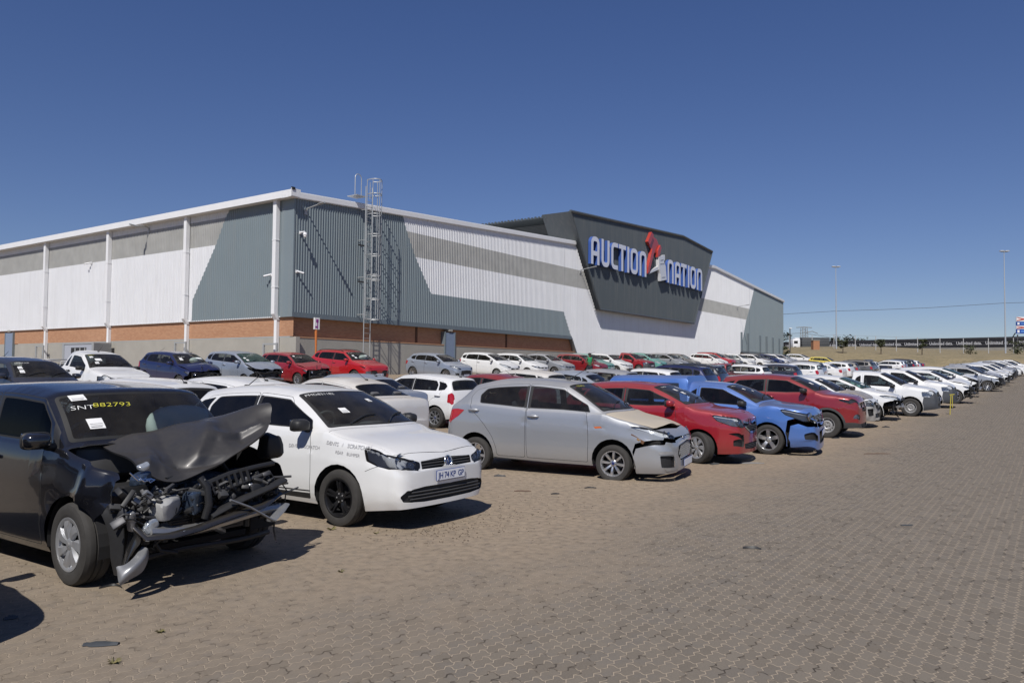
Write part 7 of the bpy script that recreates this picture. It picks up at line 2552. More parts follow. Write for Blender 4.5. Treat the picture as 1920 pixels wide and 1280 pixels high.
def swift_front(root):
    rec, g, S, xo, sh = STYLES['swift']
    P = lambda px, py, s: tuple(car_local(root, px, py, s, xo))
    PGR = paint('paint_black_scuffed', (.012, .013, .015), .4, .25, dust=.10)
    SIL = mat('torn_silver_plastic', (.22, .225, .235), .35, .4, noise=.25, nscale=14)
    hood = [[(xo - 1.06, -.52, 1.03), (xo - 1.08, .0, 1.09), (xo - 1.0, .42, 1.13), (xo - .75, .68, 1.20)],
            [P(182, 833, 1.0), P(300, 801, .92), P(402, 780, .72), P(505, 757, .35)],
            [P(220, 848, .72), P(312, 836, .58), P(412, 812, .42), P(509, 783, .24)],
            [P(245, 862, .48), P(322, 872, .34), P(418, 842, .25), P(503, 800, .18)],
            [P(262, 882, .34), P(326, 905, .22), P(418, 866, .16), P(494, 812, .14)]]
    h = sheet('bonnet', hood, 54, 66, paint('paint_black_dull', (.024, .025, .028), .35, .40, dust=.12, coat=.25), root, .014, .022, 3, 30, creases=[((.25, .30), (.95, .42), -.045, .12), ((.30, .62), (.75, .50), .040, .09), ((.28, .72), (.85, .86), -.050, .13), ((.55, .2), (.9, .12), .03, .10), ((.5, .55), (.62, .98), .028, .08), ((.7, .34), (.98, .66), -.03, .08)]); h['label'] = 'crumpled black bonnet folded up over the engine'
    eb = engine_bay(6, 1.42, .85, True, .66, .02)(S, xo, sh)
    for r in eb: link(r[0], r[1], root)
    rnd = random.Random(4)
    # broken headlamp pieces
    def lump(name, c, size, mt, seed, amp=.02, rot=(0, 0, 0)):
        mb = MB(); M = Matrix.Translation(c) @ Matrix.Rotation(rot[2], 4, 'Z') @ Matrix.Rotation(rot[1], 4, 'Y') @ Matrix.Rotation(rot[0], 4, 'X')
        superbox(mb, (0, 0, 0), size, mt, .4, 10, M)
        V = np.array(mb.v); V += np.stack([wave(V, seed + k, 16) for k in range(3)], 1) * amp
        mb.v = [tuple(v) for v in V]
        return mb.build(name, root, 28)
    clear = mat('shattered_lens', (.40, .43, .47), .12, .5, noise=.5, nscale=40)
    blue = mat('lens_blue_tint', (.06, .085, .13), .18, .6, noise=.9, nscale=30)
    o = lump('headlight', Vector(P(264, 895, .22)), (.10, .19, .065), blue, 3, .018, (.2, 0, .5)); o['label'] = 'shattered blue tinted headlight shell'
    mb = MB()
    for k in range(3): mb.tube([Vector(P(243 + k * 14, 886 + k * 5, .12)), Vector(P(258 + k * 12, 900 + k * 2, .10)), Vector(P(284 + k * 3, 897 + k, .12))], .006, M_CHROME, 6)
    mb.build('chrome_sliver', o, 40)
    lump('washer_bottle', Vector(P(308, 952, .14)), (.16, .27, .17), mat('milky_plastic', (.30, .30, .295), .4, noise=.5, nscale=10), 12, .02, (.1, 0, .4))
    lump('lamp_shell', Vector(P(363, 940, .12)), (.12, .13, .19), blue, 21, .016, (0, .1, .3))
    lump('lamp_shell', Vector(P(283, 985, .08)), (.05, .12, .08), clear, 31, .02, (.5, 0, .2))
    lump('lamp_shell', Vector(P(268, 876, .20)), (.06, .07, .03), clear, 33, .02, (.5, .3, .2))
    mb = MB()
    mb.tube([P(375, 895, .10), P(388, 912, .06), P(392, 945, .04), P(384, 972, .05)], [.035, .04, .04, .03], M_BLACK, 8, r2=.03)
    for k in range(7): mb.tube([P(395 + k * 11, 905 - k * 5, .1), P(402 + k * 11, 925 - k * 4, .08)], .012, M_BLACK, 6)
    mb.tube([P(390, 905, .12), P(430, 888, .12), P(480, 875, .15), P(512, 868, .2)], .022, M_BLACK, 7)
    mb.tube([P(400, 925, .10), P(450, 905, .1), P(505, 885, .16)], .018, M_TRIM, 7)
    mb.build('front_panel', root, 50)
    lump('fan_cowl', Vector(P(455, 918, .18)), (.10, .40, .16), M_BLACK, 41, .012, (0, 0, -.1))
    lump('expansion_tank', Vector(P(478, 915, .12)), (.10, .16, .11), M_DARKMETAL, 43, .012)
    lump('battery_tray', Vector(P(505, 835, .38)), (.2, .18, .22), M_BLACK, 47, .02)
    # bumper remains
    def strip(name, pts, w, th, mt, sm=50):
        mb = MB(); mb.tube(pts, w, mt, 10, r2=th); return mb.build(name, root, sm)
    o = strip('bumper_strip', [P(250, 985, .12), P(275, 1008, .03), P(320, 1004, -.02), P(372, 990, -.03), P(430, 968, -.02), P(490, 948, .02), P(524, 925, .10)], [.03, .05, .055, .05, .045, .045, .03], .022, PGR); o['label'] = 'torn lower strip of the front bumper'
    strip('bumper_beam', [P(392, 968, .05), P(440, 942, .05), P(500, 915, .06), P(530, 900, .10)], .055, .026, M_BLACK)
    strip('broken_bar', [P(432, 937, -.02), P(468, 950, -.05), P(512, 975, -.05)], .018, .010, SIL)
    strip('bumper_corner', [P(508, 975, -.03), P(524, 958, .02), P(533, 945, .08)], .05, .015, SIL)
    strip('hanging_wire', [P(516, 970, .0), P(513, 990, .0), P(517, 1012, .0)], .008, .008, M_BLACK)
    strip('hanging_wire', [P(528, 905, .12), P(537, 918, .12), P(534, 938, .12)], .006, .006, M_BLACK)
    fl = [[P(266, 1024, .10), P(276, 1027, .05), P(279, 1033, .06)], [P(250, 1045, .06), P(268, 1045, .00), P(277, 1050, .03)], [P(234, 1058, .05), P(248, 1066, -.02), P(266, 1072, .0)], [P(219, 1062, .08), P(230, 1082, .0), P(240, 1088, .0)], [P(219, 1068, .08), P(222, 1090, .02), P(226, 1098, .02)]]
    o = sheet('bumper_flap', fl, 16, 10, SIL, root, .012, .004, 5); o['label'] = 'grey bumper corner hanging down to the paving'
    li = [[P(176, 950, .50), P(196, 948, .42), P(212, 945, .34)], [P(190, 965, .42), P(212, 968, .32), P(228, 965, .24)], [P(204, 1005, .34), P(222, 1010, .24), P(232, 1008, .18)], [P(208, 1050, .30), P(220, 1055, .22), P(228, 1055, .16)], [P(214, 1078, .28), P(220, 1080, .2), P(224, 1080, .16)]]
    sheet('wheel_arch_liner', li, 18, 10, M_BLACK, root, .008, .006, 8)
    sh_ = [[P(236, 960, .18), P(250, 975, .10), P(262, 1000, .06)], [P(240, 990, .16), P(250, 1005, .1), P(262, 1018, .06)], [P(235, 1030, .16), P(242, 1035, .1), P(252, 1032, .08)], [P(224, 1075, .15), P(228, 1076, .1), P(236, 1060, .1)]]
    sheet('bumper_side', sh_, 14, 9, PGR, root, .010, .008, 11)
    lump('bracket', Vector(P(246, 975, .12)), (.06, .05, .16), SIL, 61, .015, (.3, .2, 0))
    mb = MB(); rr = random.Random(12)
    for k in range(120):
        px, py = rr.uniform(215, 525), 0
        lo = 985 - (px - 215) * .14; hi = 932 - (px - 215) * .16
        py = rr.uniform(hi, lo)
        c = Vector(P(px, py, rr.uniform(.08, .32)))
        M = Matrix.Translation(c) @ Matrix.Rotation(rr.uniform(-1, 1), 4, 'X') @ Matrix.Rotation(rr.uniform(-1, 1), 4, 'Y') @ Matrix.Rotation(rr.uniform(-1, 1), 4, 'Z')
        mb.box((0, 0, 0), (rr.uniform(.02, .08), rr.uniform(.03, .15), rr.uniform(.015, .05)), rr.choice([M_BLACK, M_BLACK, M_BLACK, M_BLACK, M_TRIM, M_DARKMETAL, SIL]), M, bevel=.006)
    for k in range(40):
        px = rr.uniform(215, 510); py = rr.uniform(934, 985) - (px - 215) * .15
        pts = [Vector(P(px + q * rr.uniform(8, 22), py + rr.uniform(-14, 14), rr.uniform(.05, .2))) for q in range(4)]
        mb.tube(pts, rr.uniform(.005, .012), rr.choice([M_BLACK, M_BLACK, M_BLACK, M_TRIM]), 6)
    mb.build('torn_fittings', root, 40)
    # airbag behind the screen
    mb = MB(); superbox(mb, Vector(P(338, 795, 1.28)), (.24, .66, .36), M_AIRBAG, .8, 12); mb.build('airbag', root, 60)


swift_front(swift)
add_marks(swift, 'swift', [('SNT', -.93, .60, .14, .98, M_INKW), ('882793', -.69, .63, .14, 1.12, M_INKY)], [(-.86, .82, .17, .15), (-.84, .18, .17, .20)])
add_marks(polo, 'polo', [('PMD831182', -.92, .875, .10, 1.25, M_INKW)], [(-.66, .30, .15, .13), (.30, .58, .12, .10)],
          [('DENTS / SCRATCHES', 1.02, .865, .058, M_PENCIL, -1, -.05), ('REAR BUMPER', .88, .775, .05, M_PENCIL, -1, -.06), ('DENT 1 SCRATCH', 1.62, .80, .055, M_PENCIL, -1, .0)])
add_marks(figo, 'figo', [('TR28514', -.80, .88, .085, 1.1, M_INKY)], [])
add_marks(etios, 'etios', [('SN882041', -.80, .86, .07, 1.0, M_INKW)], [(-.52, .60, .14, .11), (-.46, .42, .16, .11)])
add_marks(utility, 'utility', [('TR401K', -.84, .88, .07, .9, M_INKW)], [(-.66, .60, .10, .09), (-.35, .45, .08, .07)])
add_marks(gohatch, 'gohatch', [('SN4417', -.6, .55, .08, 1.0, M_INKW)], [(-.75, .78, .16, .12), (.1, .2, .2, .1)])
add_marks(crossover, 'crossover', [], [(-.62, .35, .16, .14)])


def by_label(start):
    for o in scene.objects:
        if o.get('label', '').startswith(start): return o


for start, key, tx, lb in (('dark navy car at left', 'hatch', [('UM84A2XM', -.85, .84, .10, 1.0, M_INKW)], [(-.85, .45, .14, .16), (-.85, .22, .14, .16)]),
                           ('white pickup with bed rails', 'pickup_rails', [('SH02917', -.88, .86, .08, 1.0, M_INKY)], [(-.86, .66, .14, .13), (-.72, .40, .28, .18), (-.80, .20, .15, .12)]),
                           ('deep blue hatchback', 'hatch_wreck', [('LEN80291', -.8, .62, .10, 1.0, M_INKW)], [(-.82, .30, .17, .22)]),
                           ('silver car with green', 'onebox_wreck', [], [(-.88, .36, .12, .13), (-.84, .16, .13, .12)]),
                           ('dark red hatchback with crushed', 'hatch_wreck', [('LH7710552', -.78, .55, .10, 1.1, M_INKW)], [(-.84, .70, .13, .14)]),
                           ('bright red sport', 'suv', [('SN80113', -.88, .80, .09, 1.1, M_INKW)], [(-.82, .40, .15, .16), (-.76, .18, .15, .14)]),
                           ('white hatchback with front bumper torn', 'torn_hatch', [], [(-.5, .2, .3, .12)]),
                           ('second white pickup', 'pickup', [], [(-.6, .35, .3, .2)])):
    o = by_label(start)
    if o is not None: add_marks(o, key, tx, lb)
for start, key in (('bright red sport', 'suv'), ('deep blue hatchback', 'hatch_wreck')):
    o = by_label(start); g = STYLES[key][1]; xo = STYLES[key][3]
    mb = MB(); superbox(mb, (xo - g['wb'] - .32, .30, g['cowl'] + .12), (.30, .55, .26), M_AIRBAG, .8, 10); mb.build('airbag', o, 60)
# ---------------------------------------------------------------- beyond the lot
def bz(p): return float(bank_z(p[0], p[1])) if p[0] * DV[0] + p[1] * DV[1] > D_END else float(gz(p[0], p[1]))


def foot(px, depth):
    p = px_at(px, depth); return Vector((p[0], p[1], bz(p)))


M_BARK = mat('bark', (.10, .075, .055), .95, noise=.3)


def leaf_mat(name, c1, c2):
    if name in MATS: return MATS[name]
    m = bpy.data.materials.new(name); m.use_nodes = True
    nt = m.node_tree; b = nt.nodes['Principled BSDF']
    g = nt.nodes.new('ShaderNodeNewGeometry')
    nt.links.new(cmix(nt, g.outputs['Random Per Island'], c1, c2), b.inputs['Base Color']); b.inputs['Roughness'].default_value = .8
    MATS[name] = m
    return m


M_LEAFD = leaf_mat('leaves_dark', (.018, .026, .016), (.045, .055, .030))
M_LEAFO = leaf_mat('leaves_olive', (.040, .050, .022), (.085, .095, .045))
M_LEAFY = leaf_mat('leaves_yellow_green', (.09, .10, .02), (.17, .17, .05))


def tree(px, depth, h, w, label, group, kind='tree', leaf=M_LEAFO, trunk=.35, seed=1, n=420, size=.16, conical=False):
    r = random.Random(seed); base = foot(px, depth)
    root = empty(kind, base); tag(root, label, kind, group)
    mb = MB(); top = h * (trunk + .25)
    mb.tube([(0, 0, -.2), (.03, 0, top * .5), (-.02, .02, top)], [h * .028 + .02, h * .02 + .015, .015], M_BARK, 6)
    for k in range(5):
        a = r.uniform(0, 6.3); mb.tube([(0, 0, top * r.uniform(.5, .9)), (math.cos(a) * w * .25, math.sin(a) * w * .25, h * r.uniform(trunk + .1, .8))], [.02, .008], M_BARK, 5)
    mb.build('trunk', root)
    mb = MB(); cl = []
    for k in range(11):
        a = r.uniform(0, 6.3); rr = w * .5 * r.uniform(.1, .72); z = h * r.uniform(trunk + .08, .9)
        if conical: rr *= max(.15, 1.15 - z / h)
        cl.append(Vector((math.cos(a) * rr, math.sin(a) * rr, z)))
    for k in range(n):
        c = r.choice(cl); q = Vector((r.gauss(0, 1), r.gauss(0, 1), r.gauss(0, 1))).normalized() * (w * .2 * r.random() ** .5)
        p = c + Vector((q.x, q.y, q.z * .8))
        if p.z > h: p.z = h
        M = Matrix.Translation(p) @ Matrix.Rotation(r.uniform(0, 6.3), 4, 'Z') @ Matrix.Rotation(r.uniform(-1.2, 1.2), 4, 'X')
        s = size * r.uniform(.6, 1.3)
        mb.add([(-s, -s * .5, 0), (s * .2, -s * .6, .02), (s, 0, 0), (s * .1, s * .6, .02)], [(0, 1, 2, 3)], leaf, M)
    mb.build('crown', root)
    return root


tree(1580.5, 119, 2.1, 1.7, 'small round tree on the grass, leftmost of the three round trees', 'small round trees on the grass bank', seed=2, n=300)
tree(1652, 117, 2.3, 1.9, 'small round tree on the grass, middle of the three round trees', 'small round trees on the grass bank', seed=3, n=320)
tree(1729, 117, 2.6, 1.6, 'small upright tree on the grass below the dark banner wall', 'small round trees on the grass bank', seed=4, n=320)
tree(1908, 118, 2.5, 3.2, 'wide olive bush under the blue advertising panels', 'bushes on the grass bank', 'bush', seed=5, n=420, trunk=.05)
tree(1820, 122, 1.5, 2.6, 'sparse grey green bush on the grass left of the second light mast', 'bushes on the grass bank', 'bush', seed=6, n=200, trunk=.05)
tree(1475, 118, 1.9, 1.8, 'bush at the far corner of the hall', 'bushes on the grass bank', 'bush', seed=7, n=260, trunk=.05)
for i, (px, w) in enumerate(((1504, 2.0), (1518, 2.2), (1529, 1.6))):
    tree(px, 111, 1.0, w, ('yellow green shrub at the lot end, leftmost of three', 'yellow green shrub at the lot end, middle of three', 'yellow green shrub at the lot end, rightmost of three')[i], 'shrubs at the end of the lot', 'bush', M_LEAFY, .02, 20 + i, 240, .12)
FT = [(1473, 11), (1482, 8), (1497, 10), (1512, 7.5), (1528, 6.5), (1543.5, 9), (1551, 9.5), (1562, 9), (1572.5, 12), (1588, 11), (1600, 8), (1607, 10), (1616, 8)]
for i, (px, h) in enumerate(FT):
    tree(px, 330 + (i * 37) % 50, h, h * (.55 if i in (5, 7, 8) else .9), f'dark far tree behind the banner wall, {ORD[i]} from the left', 'dark trees on the horizon', 'tree', M_LEAFD, .12, 40 + i, 260, .55, i in (5, 7, 8))

# banner wall with the repeated slogan
A, B_ = px_at(1440, 238), px_at(1990, 153)
za, zb2 = 9.35, 7.65
A3, B3 = Vector((A[0], A[1], za)), Vector((B_[0], B_[1], zb2))
wd = (B3 - A3); wl = Vector((wd.x, wd.y, 0)).length; wu = Vector((wd.x, wd.y, 0)).normalized(); wn_ = Vector((wu.y, -wu.x, 0))
if wn_.y > 0: wn_ = -wn_
wall = empty('banner_wall', A3); tag(wall, 'long black banner wall repeating white words Unlimited data', 'banner'); bpy.context.view_layer.update()
WP = lambda t, z, o=0.0: A3 + wu * t + Vector((0, 0, (zb2 - za) * t / wl + z)) + wn_ * o


def wpart(name, mb):
    o = mb.build(name); o.parent = wall; o.matrix_parent_inverse = wall.matrix_world.inverted()


mb = MB(); M_BAN = mat('banner_black', (.016, .016, .021), .7)
vs = [WP(0, .15), WP(wl, .15), WP(wl, 2.35), WP(0, 2.35), WP(0, .15, -.2), WP(wl, .15, -.2), WP(wl, 2.35, -.2), WP(0, 2.35, -.2)]
mb.add(vs, [(0, 1, 2, 3), (7, 6, 5, 4), (3, 2, 6, 7), (0, 4, 5, 1)], M_BAN); wpart('banner', mb)
mb = MB(); mb.add([WP(0, -1.2, .1), WP(wl, -1.2, .1), WP(wl, .14, .1), WP(0, .14, .1), WP(0, .14, -.3), WP(wl, .14, -.3)], [(0, 1, 2, 3), (3, 2, 5, 4)], M_CONC); wpart('wall_base', mb)
M_BTX = mat('banner_lettering', (.62, .62, .64), .7)
per = wl / 12.4; k = 0; t = 1.0
while t + per < wl + 3:
    vs, fs = text_geo('Unlimited data.', 1.0, 0, 1.0, 0, 'LEFT', .02)
    mx = max(v[0] for v in vs); sc = per * .88 / mx
    mb = MB(); mb.add([WP(t + v[0] * sc, .82 + v[1] * .98, .03) for v in vs], fs, M_BTX); wpart('slogan', mb)
    t += per

# mesh fence in front of it
fen = empty('mesh_fence', foot(1700, 128)); tag(fen, 'thin tall mesh fence on pale posts in front of banner wall', 'fence'); bpy.context.view_layer.update()
tops = []
for px in (1480, 1523, 1564, 1604, 1642.5, 1681, 1721, 1763, 1807, 1854, 1901, 1950):
    p = foot(px, 146 - (px - 1480) * .055); tops.append(p + Vector((0, 0, 2.45)))
    mb = MB(); mb.tube([p - Vector((0, 0, .2)), p + Vector((0, 0, 2.5))], .06, mat('pale_post', (.42, .42, .42), .7), 6)
    o = mb.build('post'); o.parent = fen; o.matrix_parent_inverse = fen.matrix_world.inverted()
mb = MB()
for dz in (0, -.5, -1.0, -1.5, -2.0): mb.tube([q + Vector((0, 0, dz)) for q in tops], .014, mat('fence_wire', (.22, .22, .23), .6), 4)
o = mb.build('wire'); o.parent = fen; o.matrix_parent_inverse = fen.matrix_world.inverted()


# light masts, poles, wires
def mast(px, depth, py_top, label, r=.095):
    p = foot(px, depth); t = px3(px - (1.5 if px < 1700 else 3), py_top, depth)
    h = t.z - p.z
    root = empty('light_mast', p); tag(root, label, 'light mast', 'tall light masts behind the lot')
    mb = MB(); mb.tube([(0, 0, -.3), (0, 0, h * .5), (0, 0, h)], [r * 1.3, r, r * .55], mat('mast_steel', (.36, .39, .43), .6, .1), 10); mb.build('pole', root, 50)
    mb = MB()
    mb.tube([(-.55, 0, h), (.55, 0, h)], .06, M_GALV, 6)
    mb.build('crossarm', root)
    for sx in (-1, 1):
        mb = MB(); superbox(mb, (sx * .42, -.1, h + .10), (.75, .6, .18), mat('lamp_housing', (.50, .51, .53), .4), .6, 8); mb.build('floodlight', root, 60)
    return p + Vector((0, 0, h))


mast(1568.5, 140, 501, 'tall light mast nearer the hall end, shorter looking of two')
mast(1886, 126, 472, 'tall light mast near the right edge, taller looking of two')
mb = MB(); WM = mat('cable_black', (.05, .05, .055), .7)
pts = []
for (px, py, dp) in ((1466, 589, 150), (1500, 587, 149), (1568, 583, 146), (1650, 580.5, 144), (1740, 577, 142), (1820, 572, 140), (1884, 568, 139), (1960, 566, 138)): pts.append(px3(px, py, dp))
mb.tube(pts, .035, WM, 5); tag(mb.build('overhead_cable'), 'single dark cable strung across the sky between light masts', 'cable')
mb = MB(); mb.tube([px3(1420, 622, 400), px3(1470, 626, 400), px3(1508, 624, 400), px3(1570, 635, 400), px3(1640, 641, 400)], .09, WM, 5); tag(mb.build('overhead_cable'), 'sagging dark cable running from the lattice pylon', 'cable')
p = foot(1481.5, 122); t = px3(1481, 616, 122)
root = empty('lamp_post', p); tag(root, 'slim dark lamp post beside the far hall corner', 'lamp post')
mb = MB(); mb.tube([(0, 0, -.2), (0, 0, t.z - p.z)], .08, M_TRIM, 7); mb.build('pole', root)
mb = MB(); superbox(mb, (.1, 0, t.z - p.z + .05), (.5, .3, .14), M_WTRIM, .6, 6); mb.build('lamp_head', root)
# lattice pylon
b = foot(1508, 420); b.z = px3(1508, 648, 420).z; t = px3(1508, 614, 420); h = t.z - b.z
root = empty('lattice_pylon', b); tag(root, 'grey lattice power pylon with wide crossarm on the horizon', 'pylon')
mb = MB(); PM = mat('pylon_steel', (.20, .20, .19), .7)
W0, W1 = 1.9, 1.3
cs = lambda z: W0 + (W1 - W0) * z / h
for sx in (-1, 1):
    for sy in (-1, 1): mb.tube([(sx * cs(0), sy * cs(0), -3), (sx * cs(h), sy * cs(h), h)], .13, PM, 4)
nz = 6
for k in range(nz):
    z0, z1 = h * k / nz, h * (k + 1) / nz
    for sy in (-1, 1):
        mb.tube([(-cs(z0), sy * cs(z0), z0), (cs(z1), sy * cs(z1), z1)], .08, PM, 4); mb.tube([(cs(z0), sy * cs(z0), z0), (-cs(z1), sy * cs(z1), z1)], .08, PM, 4)
mb.build('tower', root)
mb = MB(); mb.tube([(-4.2, 0, h), (0, 0, h + .3), (4.2, 0, h)], .2, PM, 5); mb.tube([(1, 0, h - 2.6), (4.5, 0, h - 2.0), (7.5, 0, h - 3.2)], .2, PM, 5)
mb.build('crossarm', root)
# brick pillar
p = foot(1529, 132); mb = MB(); h = px3(1529, 638.5, 132).z - p.z
mb.box(p + Vector((0, 0, h / 2 - .2)), (1.05, 1.05, h + .4), mat('pillar_brick', (.34, .16, .085), .85, noise=.25, nscale=6)); mb.box(p + Vector((0, 0, h + .04)), (1.15, 1.15, .08), M_CONC)
tag(mb.build('brick_pillar'), 'orange brick pillar standing alone before the dark trees', 'pillar')
# truck on the road behind
p = foot(1491, 200); p.z = px3(1491, 657, 200).z
tr = empty('truck', p); tag(tr, 'white truck with dark trailer beside the brick pillar', 'truck')
def tp(name, f):
    mb = MB(); f(mb); mb.build(name, tr, 40)
tp('cab', lambda m: (m.box((0, 0, 1.75), (1.9, 2.3, 2.3), M_WTRIM, bevel=.2), m.box((.3, 0, 3.0), (1.2, 2.0, .5), M_WTRIM, bevel=.15)))
tp('windscreen', lambda m: m.box((-.2, -1.12, 2.1), (1.0, .1, .75), M_RUBBER, bevel=.03))
tp('trailer', lambda m: m.box((4.9, 0, 2.1), (7.0, 2.4, 2.5), mat('trailer_grey', (.05, .055, .06), .7), bevel=.05))
for x in (-.4, 2.6, 3.6, 6.8):
    tp('wheel', lambda m: m.lathe([(0, .14), (.42, .15), (.5, .1), (.5, -.1), (0, -.1)], M_TYRE, 18, 'y', Matrix.Translation((x, -1.1, .5)) @ Matrix.Rotation(math.pi, 4, 'Z')))
# advertising panels at the right edge
p = foot(1922, 132); base = p
ad = empty('advertising_panels', p); tag(ad, 'stack of blue and red advertising panels at the right edge', 'billboard'); bpy.context.view_layer.update()
def adp(name, mb):
    o = mb.build(name); o.parent = ad; o.matrix_parent_inverse = ad.matrix_world.inverted()
Q = lambda px, py, o=0.0: px3(px, py, 132) + Vector((0, -o, 0))
M_ADB = mat('panel_blue', (.015, .06, .30), .5); M_ADR = mat('panel_red', (.42, .06, .04), .5); M_ADW = mat('panel_white', (.70, .70, .70), .5)
for (y0, y1, m, nm) in ((594, 602, M_ADW, 'panel'), (603, 610, M_ADB, 'panel'), (610.5, 616.5, M_ADW, 'panel'), (617, 625, M_ADB, 'panel')):
    mb = MB(); a, b_, c, d = Q(1906, y1), Q(1945, y1), Q(1945, y0), Q(1906, y0)
    mb.add([a, b_, c, d] + [v + Vector((0, .2, 0)) for v in (a, b_, c, d)], [(0, 1, 2, 3), (7, 6, 5, 4), (0, 4, 5, 1), (3, 2, 6, 7), (0, 3, 7, 4), (1, 5, 6, 2)], m)
    if m is M_ADB:
        mb.add([Q(1907.5, y1 - 1.5, .02), Q(1911.5, y1 - 1.5, .02), Q(1911.5, y0 + 1.5, .02), Q(1907.5, y0 + 1.5, .02)], [(0, 1, 2, 3)], M_ADW)
        mb.add([Q(1914, y1 - 2.6, .02), Q(1940, y1 - 2.6, .02), Q(1940, y0 + 2.6, .02), Q(1914, y0 + 2.6, .02)], [(0, 1, 2, 3)], mat('panel_pale_blue', (.10, .25, .60), .5))
    else:
        mb.add([Q(1906.5, y0 + 1.5, .02), Q(1906.5, y0 + .3, .02), Q(1922, (y0 + y1) / 2 - .5, .02), Q(1944, y0 + .8, .02), Q(1944, y0 + 3, .02), Q(1922, (y0 + y1) / 2 + 1.5, .02), Q(1906.5, y1 - .3, .02), Q(1906.5, y1 - 2, .02), Q(1916, (y0 + y1) / 2 + .3, .02)], [(0, 1, 2, 8), (2, 3, 4, 5), (8, 2, 5), (8, 5, 6, 7)], M_ADR)
    adp(nm, mb)
for px in (1910, 1934):
    mb = MB(); a = Q(px, 627, -.3); mb.tube([Vector((a.x, a.y, base.z - .3)), a], .10, M_TRIM, 6); adp('post', mb)
mb = MB(); mb.tube([Q(1906, 624, -.3), px3(1890, 645, 134)], .09, M_TRIM, 5); adp('brace', mb)

# ---------------------------------------------------------------- small things on the paving
g0 = px_ground(1781, 777); yp = empty('yellow_post', (g0[0], g0[1], float(gz(*g0)))); tag(yp, 'bent yellow steel marker post at the lane edge', 'post')
mb = MB(); YM = mat('yellow_post_paint', (.44, .37, .05), .5, noise=.25, nscale=9)
mb.tube([(0, 0, -.05), (.045, 0, .70)], .016, YM, 7); mb.tube([(.11, .03, .25), (.115, .03, .70)], .013, YM, 7); mb.build('upright', yp, 50)
mb = MB(); mb.tube([(.0, .0, .70), (.19, .04, .715)], .016, YM, 7); mb.build('crossbar', yp, 50)


def debris(name, px, py, l, w, hgt, rot, label, m=M_BLACK, seed=1, curl=.3):
    p = px_ground(px, py); rr = random.Random(seed); z = float(gz(*p))
    mb = MB(); n = 8; vs = []
    for i in range(n + 1):
        k = i / n; x = (k - .5) * l; ww = w * (.35 + .65 * math.sin(math.pi * min(1, .15 + k * .8))) * rr.uniform(.75, 1.15); zz = .006 + hgt * (.4 + .6 * math.sin(math.pi * k)) * rr.uniform(.6, 1.1)
        yo = curl * l * .25 * math.sin(math.pi * k)
        for (dy, dz) in ((-ww / 2, 0), (-ww * .1, zz), (ww / 2, zz * .3), (ww * .2, 0)): vs.append((x, yo + dy, .004 + dz))
    fs = []
    for i in range(n):
        for j in range(4): fs.append((i * 4 + j, i * 4 + (j + 1) % 4, (i + 1) * 4 + (j + 1) % 4, (i + 1) * 4 + j))
    fs += [(3, 2, 1, 0), tuple(n * 4 + j for j in range(4))]
    mb.add(vs, fs, m)
    o = mb.build(name, None, 40); o.location = (p[0], p[1], z); o.rotation_euler = (0, 0, R(rot)); tag(o, label, 'debris', 'broken car pieces on the paving')
    return o


DM = mat('debris_grey', (.05, .055, .06), .6, noise=.3); RB = mat('debris_brown', (.10, .06, .04), .8)
debris('broken_trim', 190, 1208, .20, .085, .012, 5, 'dark grey flat plastic shard in the left foreground', DM, 2, 0)
debris('broken_trim', 20, 1160, .08, .05, .02, 40, 'small dark lump of plastic at the left edge', DM, 3)
debris('broken_trim', 937, 893, .19, .06, .03, -10, 'short black plastic piece in front of silver hatchback rear wheel', M_BLACK, 4)
debris('broken_trim', 980, 921, .24, .035, .008, 2, 'thin brown strip on the sand, leftmost of three', RB, 5)
debris('broken_trim', 1041, 926, .12, .05, .01, 12, 'small black shard on the sand, middle of three', M_BLACK, 6)
debris('broken_trim', 1107, 915, .17, .05, .012, 0, 'curved black shard on the sand, rightmost of three', M_BLACK, 7, 1.0)
debris('broken_trim', 1410, 1029, .17, .035, .02, -14, 'black sliver alone on the grey lane', M_BLACK, 8, .8)
debris('broken_trim', 1645, 851, .60, .03, .015, 8, 'long thin brown rod across the lane edge', RB, 9, .1)
debris('broken_trim', 1372, 868, .36, .20, .03, 10, 'grey plastic sheet under the dark red hatchback bumper', DM, 10)
debris('broken_trim', 1410, 869, .46, .06, .02, 5, 'pale strip lying right of the grey plastic sheet', mat('debris_pale', (.16, .155, .15), .7), 11)
debris('broken_trim', 1340, 870, .2, .12, .02, 30, 'small grey scrap left of the plastic sheet', DM, 12)
debris('broken_trim', 207, 1103, .16, .02, .012, 10, 'curved black rubber strip in front of the black wreck', M_BLACK, 13, 2.0)
debris('broken_trim', 1567, 822, .20, .05, .02, 0, 'black scrap behind the blue bumper', M_BLACK, 14)
debris('broken_trim', 1661, 801, .22, .08, .04, 0, 'dark knot of scrap in front of the torn white hatchback', M_BLACK, 15)
debris('broken_trim', 1700, 985, .14, .05, .006, 8, 'flat dark flake on the right of the lane', DM, 16, .2)
